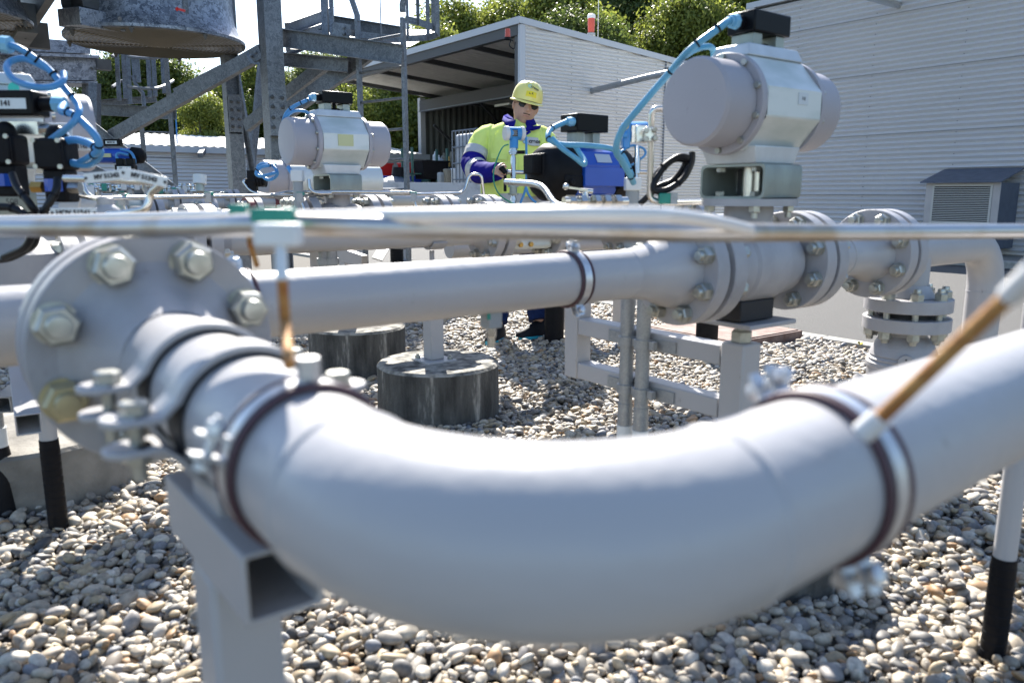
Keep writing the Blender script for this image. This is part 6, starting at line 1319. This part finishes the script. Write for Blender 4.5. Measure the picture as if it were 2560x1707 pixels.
skinned('body', [(hip, .13), (wa, .14), (chs, .15), (nk, .062), (shl, .07), (el, .05), (wr_, .030), (shr, .07), (er, .05), (wr2, .030), (hl, .09), (kl, .062), (f1_+V(0, 0, .03), .042), (hr_, .09), (kr, .062), (f2_+V(0, 0, .03), .042)],
        [(0, 1), (1, 2), (2, 3), (2, 4), (4, 5), (5, 6), (2, 7), (7, 8), (8, 9), (0, 10), (10, 11), (11, 12), (0, 13), (13, 14), (14, 15)], 'skin', man)
# head
hc = W(1207, 247, .10); HU = (RT*.22+V(0, 0, 1)).normalized(); HF = (-FH*1.0+RT*.10+V(0, 0, -.38)).normalized(); HS = HU.cross(HF*-1).normalized()
HF = HS.cross(HU) if HS.cross(HU).dot(HF) > 0 else HU.cross(HS); HR = HS if HS.dot(RT) > 0 else -HS
def head_pt(u, lon, k=1):      # u: -1 chin .. 1 crown ; lon: 0 = front
    zz = u*.128; r = math.sqrt(max(0, 1-abs(u)**2.4)); wdt = .079*r; dep = .098*r
    if u < 0: wdt *= (1-.20*(-u)**1.2)*(1 if u > -.5 else 1+.25*(-u-.5)); dep *= 1-.03*(-u)
    x = wdt*math.sin(lon); y = dep*math.cos(lon)
    f = max(0, math.cos(lon)); s = abs(math.sin(lon))
    if f > .2:
        y += .010*math.exp(-((u+.82)/.15)**2)*f                         # chin
        y += .008*math.exp(-((u+.42)/.13)**2)*f**3                      # mouth area
        nose = math.exp(-(x/.012)**2); y += nose*f*(.026*math.exp(-((u+.18)/.10)**2)+.016*math.exp(-((u-.02)/.16)**2))
        y += math.exp(-((abs(x)-.012)/.007)**2)*f*.009*math.exp(-((u+.21)/.05)**2)   # nostrils
        y -= math.exp(-((abs(x)-.031)/.015)**2)*f*.012*math.exp(-((u-.10)/.11)**2)   # eye sockets
        y += .006*math.exp(-((u-.27)/.09)**2)*f                         # brow
        y -= .0035*math.exp(-((u+.475)/.022)**2)*math.exp(-(x/.026)**2)  # lip line
        y += .004*math.exp(-((u+.53)/.035)**2)*math.exp(-(x/.022)**2)+.003*math.exp(-((u+.42)/.03)**2)*math.exp(-(x/.022)**2)
    return hc+HR*x+HF*y+HU*zz
b = MB(); R = []
us = [-.995]+list(np.linspace(-.96, .97, 52))+[.995]
for u in us: R.append([head_pt(u, 2*PI*j/72) for j in range(72)])
b.loft(R); b.tube([hc-HU*.06-HF*.012, W(1196, 290, .08), W(1190, 308, .04)], [.058, .060, .072], 28)
for s in (-1, 1):
    e = hc+HR*.079*s-HF*.008+HU*.002; Rm = Matrix((HF, HR, HU)).transposed(); Rm = Rm @ Matrix.Rotation(.25*s, 3, 'Z')
    b.ell(e, (.018, .009, .032), 16, 10, Rm); b.ell(e+HR*.006*s+HF*.002, (.010, .006, .020), 12, 8, Rm)
b.build('head', 'skin', man, smooth=70)
b = MB(); L = []
for s, u in ((-1, .97),): pass
for u in np.linspace(.06, .60, 10):
    L.append([head_pt(u, a)+(head_pt(u, a)-hc-HU*u*.128).normalized()*.0025 for a in np.linspace(1.62, 2*PI-1.62, 40)])
b.loft(L, closed=False, caps=False); b.build('hair', 'hair', man)
b = MB()
b.loft([[head_pt(u, a)+HF*.0012 for a in np.linspace(-.30, .30, 13)] for u in (-.505, -.475)], closed=False, caps=False); b.build('lips', 'lips', man)
b = MB()
b.loft([[head_pt(u, a)+HF*.0011 for a in np.linspace(-.33, .33, 15)] for u in (-.41, -.36)], closed=False, caps=False)
for s in (-1, 1): b.loft([[head_pt(u+.03*abs(a), s*(.18+a))+HF*.0015 for a in np.linspace(0, .42, 10)] for u in (.255, .30)], closed=False, caps=False)
b.build('eyebrow_and_moustache', 'hair', man)
# sunglasses
gs_ = None
for s in (-1, 1):
    b = MB(); o3 = hc+HU*.010+HF*.094+HR*s*.034
    tl = [(-.030, .015), (.032, .019), (.030, -.012), (.014, -.023), (-.022, -.021), (-.030, -.008)]
    b.loft([[o3+HR*px_*s+HU*py_-HF*(abs(px_+.027)*.22)+HF*k for px_, py_ in tl] for k in (0, .002)]); o = b.build('sunglass_lens', 'lens', man, bev=.0012)
    b = MB(); b.tube([o3+HR*.026*s+HU*.008-HF*.012, hc+HR*.079*s+HU*.012+HF*.03, hc+HR*.083*s+HU*.008-HF*.03], .0022, 6); b.build('temple', 'blackpl', o)
b = MB(); b.tube([hc+HU*.014+HF*.097+HR*.010, hc+HU*.017+HF*.099, hc+HU*.014+HF*.097-HR*.010], .0018, 6); b.build('bridge', 'zinc', man)
# helmet
hh = thing('safety_helmet', 'pale yellow safety helmet on the worker\'s head with a blue logo', 'helmet', hc)
TU = (HU*1.0+HF*.06).normalized(); TF = (HF-TU*HF.dot(TU)).normalized(); TR = TU.cross(TF)*-1
if TR.dot(RT) < 0: TR = -TR
ho = hc+HU*.040
def hel(t, lon, e=0):       # t 0 rim .. 1 crown
    r = math.cos(t*PI/2)**.62; z = .128*math.sin(t*PI/2)**.9
    x = (.103+e)*r*math.sin(lon); y = (.122+e)*r*math.cos(lon)
    rid = .006*math.exp(-(math.sin(lon)/.20)**2)*math.sin(t*PI)+.0045*(math.exp(-((abs(math.sin(lon))-.5)/.13)**2))*math.sin(t*PI)
    return ho+TR*x+TF*y+TU*(z+rid+e)
b = MB(); b.loft([[hel(t, 2*PI*j/72) for j in range(72)] for t in list(np.linspace(0, .96, 22))+[.995]], caps=False)
L = []
for k, (e, dz) in enumerate(((.0, .0), (.006, -.002), (.010, -.005), (.010, -.009), (.004, -.008), (-.002, -.006))):
    L.append([ho+TR*(.103+e)*math.sin(a)+TF*(.122+e+(max(0, math.cos(a))**1.5)*(.026 if k in (2, 3, 4) else .012 if k == 1 else 0))*math.cos(a)+TU*(dz-(max(0, math.cos(a))**2)*(.012 if k in (2, 3, 4) else .004)) for a in (2*PI*j/72 for j in range(72))])
b.loft(L, caps=False); b.build('shell', 'helmet', hh, smooth=50)
def hpatch(t0, t1, a0, a1, m, nm, e=.0012):
    b = MB(); b.loft([[hel(t, a, 0)+(hel(t, a)-ho).normalized()*e for a in np.linspace(a0, a1, 12)] for t in np.linspace(t0, t1, 6)], closed=False, caps=False); return b.build(nm, m, hh)
hpatch(.10, .27, -.36, .34, 'helmetbadge', 'name_sticker', .0022)
def onhel(s, t, a, size, m, bold=0):
    p = hel(t, a); n = (p-ho).normalized(); r = (hel(t, a+.05)-hel(t, a-.05)).normalized(); r = r if r.dot(RT) > 0 else -r; u = n.cross(r); u = u if u.dot(TU) > 0 else -u
    text(s, size, p+n*.005, r, u, hh, m, bold=bold)
onhel('creos', .40, .16, .026, 'letter', .0006); onhel('L. FAMILY'[:2]+' F.', .185, -.02, .018, 'letter', .0004)
b = MB(); p = hel(.44, -.19); n = (p-ho).normalized(); r = TR; u = (n.cross(r)).normalized(); u = u if u.dot(TU) > 0 else -u
b.loft([[p+n*.005+r*(k*math.cos(a))+u*(k*math.sin(a)) for k in (.0085, .014)] for a in np.linspace(.75, 2*PI-.75, 24)], closed=False, caps=False); b.build('logo_ring', 'logo', hh)
# jacket torso
jk = MB(); T_ = []
for y, xl, xr, dp, dz in ((478, 1103, 1255, .17, .02), (468, 1101, 1256, .18, .02), (455, 1103, 1257, .175, .02), (440, 1103, 1256, .17, .02), (420, 1106, 1255, .17, .025), (395, 1110, 1256, .175, .03), (370, 1110, 1258, .18, .03), (345, 1112, 1260, .18, .04), (322, 1110, 1260, .17, .04), (304, 1113, 1252, .15, .04), (293, 1124, 1243, .125, .045), (285, 1142, 1232, .10, .05), (279, 1160, 1222, .085, .055), (276, 1168, 1216, .075, .06)):
    c0, c1 = W(xl, y, dz), W(xr, y, dz); T_.append(ering((c0+c1)/2, (c1-c0).length/2, dp, n=44, wr=.05, seed=y*.03))
jk.loft(T_); jo = jk.build('jacket', 'hivis', man, smooth=70)
def band(i0, t0, i1, t1, m, nm, ex=.004, parent=jo, src=T_):
    def at(i, t): return [a.lerp(b_, t) for a, b_ in zip(src[i], src[i+1])]
    rr = [at(i0, t0)]+[src[k] for k in range(i0+1, i1+1)]+[at(i1, t1)]; c = sum((p for r in rr for p in r), V(0, 0, 0))/sum(len(r) for r in rr)
    b = MB(); o_ = []
    for r in rr:
        cr = sum(r, V(0, 0, 0))/len(r); o_.append([p+(p-cr).normalized()*ex for p in r])
    b.loft(o_, caps=False); return b.build(nm, m, parent, smooth=70)
band(1, .1, 2, .7, 'reflect', 'reflective_hem_band')
# seams, pockets
def front(x, y, e=.004):       # point on the jacket front at view position
    best = None; pr = ray(x, y).normalized(); 
    for i in range(len(T_)-1):
        for j in range(44):
            for q in (T_[i][j], (T_[i][j]+T_[i+1][(j+1) % 44])/2):
                dd = q-CAM; t = dd.dot(pr); off = (dd-pr*t).length
                if off < .03 and (best is None or t < best): best = t
    return CAM+pr*((best or 5.4)-e)
def patch(xy, m, nm, e=.006, parent=jo):
    b = MB(); pts = [front(x, y, e) for x, y in xy]; c = sum(pts, V(0, 0, 0))/len(pts); n = len(pts); b.add([c-FH*.001]+pts+[p+FH*.006 for p in pts], [(0, i+1, (i+1) % n+1) for i in range(n)]+[(i+1, (i+1) % n+1, (i+1) % n+1+n, i+1+n) for i in range(n)]); return b.build(nm, m, parent, smooth=30)
pk = patch([(1128, 352), (1165, 354), (1166, 368), (1128, 364)], 'hivis', 'pocket_flap', .010)
patch([(1212, 360), (1246, 358), (1247, 374), (1213, 374)], 'hivis', 'pocket_flap', .010)
patch([(1108, 425), (1150, 426), (1148, 452), (1108, 450)], 'hivis', 'pocket', .010)
patch([(1205, 425), (1240, 425), (1240, 450), (1205, 452)], 'hivis', 'pocket', .010)
b = MB(); ptsb = [W(x, y, .215) for x, y in ((1200, 313), (1236, 317), (1240, 335), (1222, 335), (1201, 329))]; b.add(ptsb+[p+FH*.05 for p in ptsb], [(0, 1, 2, 3, 4)]+[(i, (i+1) % 5, (i+1) % 5+5, i+5) for i in range(5)]); bd = b.build('chest_badge', 'reflect', jo)
q = W(1223, 325, .222); text('creos', .036, q+RT*.016, RT-V(0, 0, .06), (0, 0, 1), bd, bold=.0012)
b = MB(); q = W(1209, 323, .222); b.loft([[q+RT*(k*math.cos(a))+V(0, 0, k*math.sin(a)) for k in (.014, .021)] for a in np.linspace(.8, 2*PI-.8, 24)], closed=False, caps=False); b.build('logo_ring', 'logo', bd)
b = MB()
for line in ([(1120, 300), (1124, 330), (1118, 375), (1116, 420)], [(1240, 306), (1247, 340), (1250, 390)], [(1196, 320), (1193, 370), (1192, 440)], [(1150, 292), (1135, 312), (1128, 345)]):
    b.tube(spl([front(x, y, .001) for x, y in line], 5), .0022, 6)
b.build('seam', 'hivis', jo)
# sleeves
def sleeve(pts, rad, m, nm, seed, n=26, par=jo, wr=.09):
    c = spl(pts, 9); rr = np.interp(np.linspace(0, 1, len(c)), np.linspace(0, 1, len(rad)), rad); a0, u, v = basis(c[1]-c[0]); L = []
    for i, p in enumerate(c):
        t = (c[min(i+1, len(c)-1)]-c[max(i-1, 0)]).normalized(); u = (u-t*u.dot(t)).normalized(); v = t.cross(u)
        L.append([p+(u*math.cos(2*PI*j/n)+v*math.sin(2*PI*j/n))*rr[i]*(1+wr*noise.noise(V(math.cos(2*PI*j/n)*1.2+seed, math.sin(2*PI*j/n)*1.2, i*.42))) for j in range(n)])
    return L
def seg_build(L, i0, i1, m, nm, ex=0, par=jo):
    b = MB(); rr = L[i0:i1+1]; o_ = []
    for r in rr:
        cr = sum(r, V(0, 0, 0))/len(r); o_.append([p+(p-cr).normalized()*ex for p in r])
    b.loft(o_, caps=True); return b.build(nm, m, par, smooth=70)
SL = sleeve([W(1140, 308, .03), W(1114, 318, .04), W(1099, 348, .06), W(1088, 378, .12), W(1100, 394, .22), W(1122, 397, .34), W(1144, 394, .44)], [.070, .084, .089, .090, .087, .078, .066, .058], 'hivis', 'sleeve', 3.1)
seg_build(SL, 0, 23, 'hivis', 'right_sleeve'); seg_build(SL, 22, len(SL)-1, 'navy', 'right_cuff_sleeve')
seg_build(SL, 18, 24, 'reflect', 'reflective_band', .004); seg_build(SL, 33, 37, 'reflect', 'reflective_band', .004)
SR = sleeve([W(1224, 308, .03), W(1248, 322, .03), W(1260, 360, .04), W(1264, 395, .06), W(1262, 420, .16), W(1250, 445, .28)], [.07, .086, .088, .084, .078, .06], 'hivis', 'sleeve', 8.4)
seg_build(SR, 0, 26, 'hivis', 'left_sleeve'); seg_build(SR, 25, len(SR)-1, 'navy', 'left_cuff_sleeve'); seg_build(SR, 22, 26, 'reflect', 'reflective_band', .004)
# collar
b = MB(); nc = W(1192, 287, .06)
def colr(a, h, r): return nc+RT*(r*.105*math.cos(a))*1.0-FH*(r*.10*math.sin(a))+V(0, 0, h)
L = []
for a in np.linspace(PI/2+.45, PI/2+2*PI-.45, 40): L.append([colr(a, -.02, 1.0), colr(a, .045, .92), colr(a, .048, .98), colr(a, .0, 1.22), colr(a, -.012, 1.2)])
b.loft(L); b.add([W(1166, 262, .12), W(1184, 276, .22), W(1180, 290, .24), W(1163, 290, .22), W(1153, 276, .12), W(1157, 266, .08)], [(0, 1, 2, 3, 4, 5)])
b.add([W(1212, 284, .2), W(1226, 290, .2), W(1244, 288, .12), W(1240, 296, .14), W(1226, 300, .2), W(1206, 302, .2)], [(0, 1, 2, 3, 4, 5)]); co = b.build('collar', 'navy', jo, smooth=60)
md = co.modifiers.new('sol', 'SOLIDIFY'); md.thickness = .006
b = MB(); b.add([W(1186, 292, .22), W(1204, 296, .22), W(1198, 304, .22), W(1190, 304, .22)], [(0, 1, 2, 3)]); b.build('shirt', 'shirt', jo)
b = MB(); b.beam(W(1181, 292, .235), W(1190, 312, .24), .02, .004, FH); b.beam(W(1206, 310, .235), W(1218, 302, .23), .018, .004, FH); b.build('trim', 'navy', jo)
# hand on the lever: palm + four fingers + thumb
hn = []; ed = []
def chain(root, pts, rs):
    p = root
    for q, r in zip(pts, rs): hn.append((q, r)); ed.append((p, len(hn)-1)); p = len(hn)-1
HD = 5.13
def H(x, y, d=0): return P(x, y, HD-d)
hn += [(P(1136, 396, 5.19), (.030, .024)), (H(1144, 392), (.036, .022)), (H(1150, 390, .01), (.034, .018))]; ed += [(0, 1), (1, 2)]
chain(2, [H(1153, 382, .02), H(1159, 381, .04), H(1163, 385, .03)], [.010, .0095, .008])
chain(2, [H(1154, 389, .04), H(1161, 391, .05), H(1164, 395, .03)], [.0105, .010, .0085])
chain(2, [H(1152, 397, .045), H(1159, 399, .05), H(1161, 402, .03)], [.0105, .010, .0085])
chain(1, [H(1148, 402, .04), H(1155, 406, .045), H(1157, 408, .03)], [.010, .0095, .008])
chain(1, [H(1146, 382, .02), H(1153, 377, .0), H(1160, 378, -.01)], [.012, .0105, .009])
skinned('hand', hn, ed, 'skin', man, 2)
# left hand hidden behind the actuator
skinned('hand', [(wr2, .03), (wr2-FH*.06+V(0, 0, -.02), (.036, .02)), (wr2-FH*.10+RT*.02, .010), (wr2-FH*.13+RT*.02, .008), (wr2-FH*.10, .010), (wr2-FH*.135, .008), (wr2-FH*.10-RT*.02, .010), (wr2-FH*.13-RT*.02, .008), (wr2-FH*.06-RT*.04, .011), (wr2-FH*.08-RT*.05, .009)], [(0, 1), (1, 2), (2, 3), (1, 4), (4, 5), (1, 6), (6, 7), (1, 8), (8, 9)], 'skin', man, 1)
# trousers and shoes
def limb(pts, rad, m, nm, seed): L = sleeve(pts, rad, m, nm, seed, wr=.14); b = MB(); b.loft(L); return b.build(nm, m, man, smooth=70)
b = MB(); b.loft([ering(W(1180, y, .02), w_, d_, n=32) for y, w_, d_ in ((455, .19, .13), (480, .20, .14), (505, .20, .15), (525, .19, .15))]); tr_ = b.build('trousers', 'navy', man, smooth=70)
limb([hl+V(0, 0, -.02), (hl+kl)/2, kl, (kl+f1_)/2, f1_+V(0, 0, .07)], [.115, .10, .085, .078, .075], 'denim', 'trouser_leg', 1.7)
limb([hr_+V(0, 0, -.02), (hr_+kr)/2, kr, (kr+f2_)/2, f2_+V(0, 0, .07)], [.115, .10, .085, .078, .075], 'denim', 'trouser_leg', 4.2)
for g_, dv in ((f1_, (-FH*.9-RT*.25).normalized()), (f2_, (-FH*.55-RT*.85).normalized())):
    sd = V(dv.y, -dv.x, 0); b = MB(); c = V(g_.x, g_.y, 0)
    def sh(t, z, k=1): w_ = .050*(1-.25*abs(t-.35)**1.5*2)*k; return [c+dv*(-.085+t*.27)+sd*w_*math.cos(a)+V(0, 0, z*(1 if math.sin(a) > 0 else 0)*math.sin(a)+.028) for a in (2*PI*j/16 for j in range(16))]
    b.loft([sh(0, .085, .6), sh(.08, .10), sh(.25, .115), sh(.42, .105), sh(.6, .07), sh(.8, .05), sh(.95, .035), sh(1.0, .02, .5)]); so_ = b.build('shoe', 'shoe', man, smooth=60)
    b = MB(); b.loft([[c+dv*(-.085+.135+.145*math.cos(a)*1.0)+sd*(.053*math.sin(a))*(1+.08*math.cos(a))+V(0, 0, z) for a in (2*PI*j/28 for j in range(28))] for z in (.0, .012, .03)]); b.build('sole', 'sole', so_, smooth=50)
_c0 = hc-ORG[man.name]
for o in list(man.children):
    for p in [o]+list(o.children):
        if p.name.split('.')[0] in ('head', 'hair', 'lips', 'eyebrow_and_moustache', 'sunglass_lens', 'temple', 'bridge'):
            for v in p.data.vertices:
                if p.name.startswith('head') and (v.co-_c0).dot(HU) < -.125: continue
                v.co = _c0+(v.co-_c0)*1.06
hh.scale = (1.06,)*3
print('OBJ', len(bpy.data.objects))
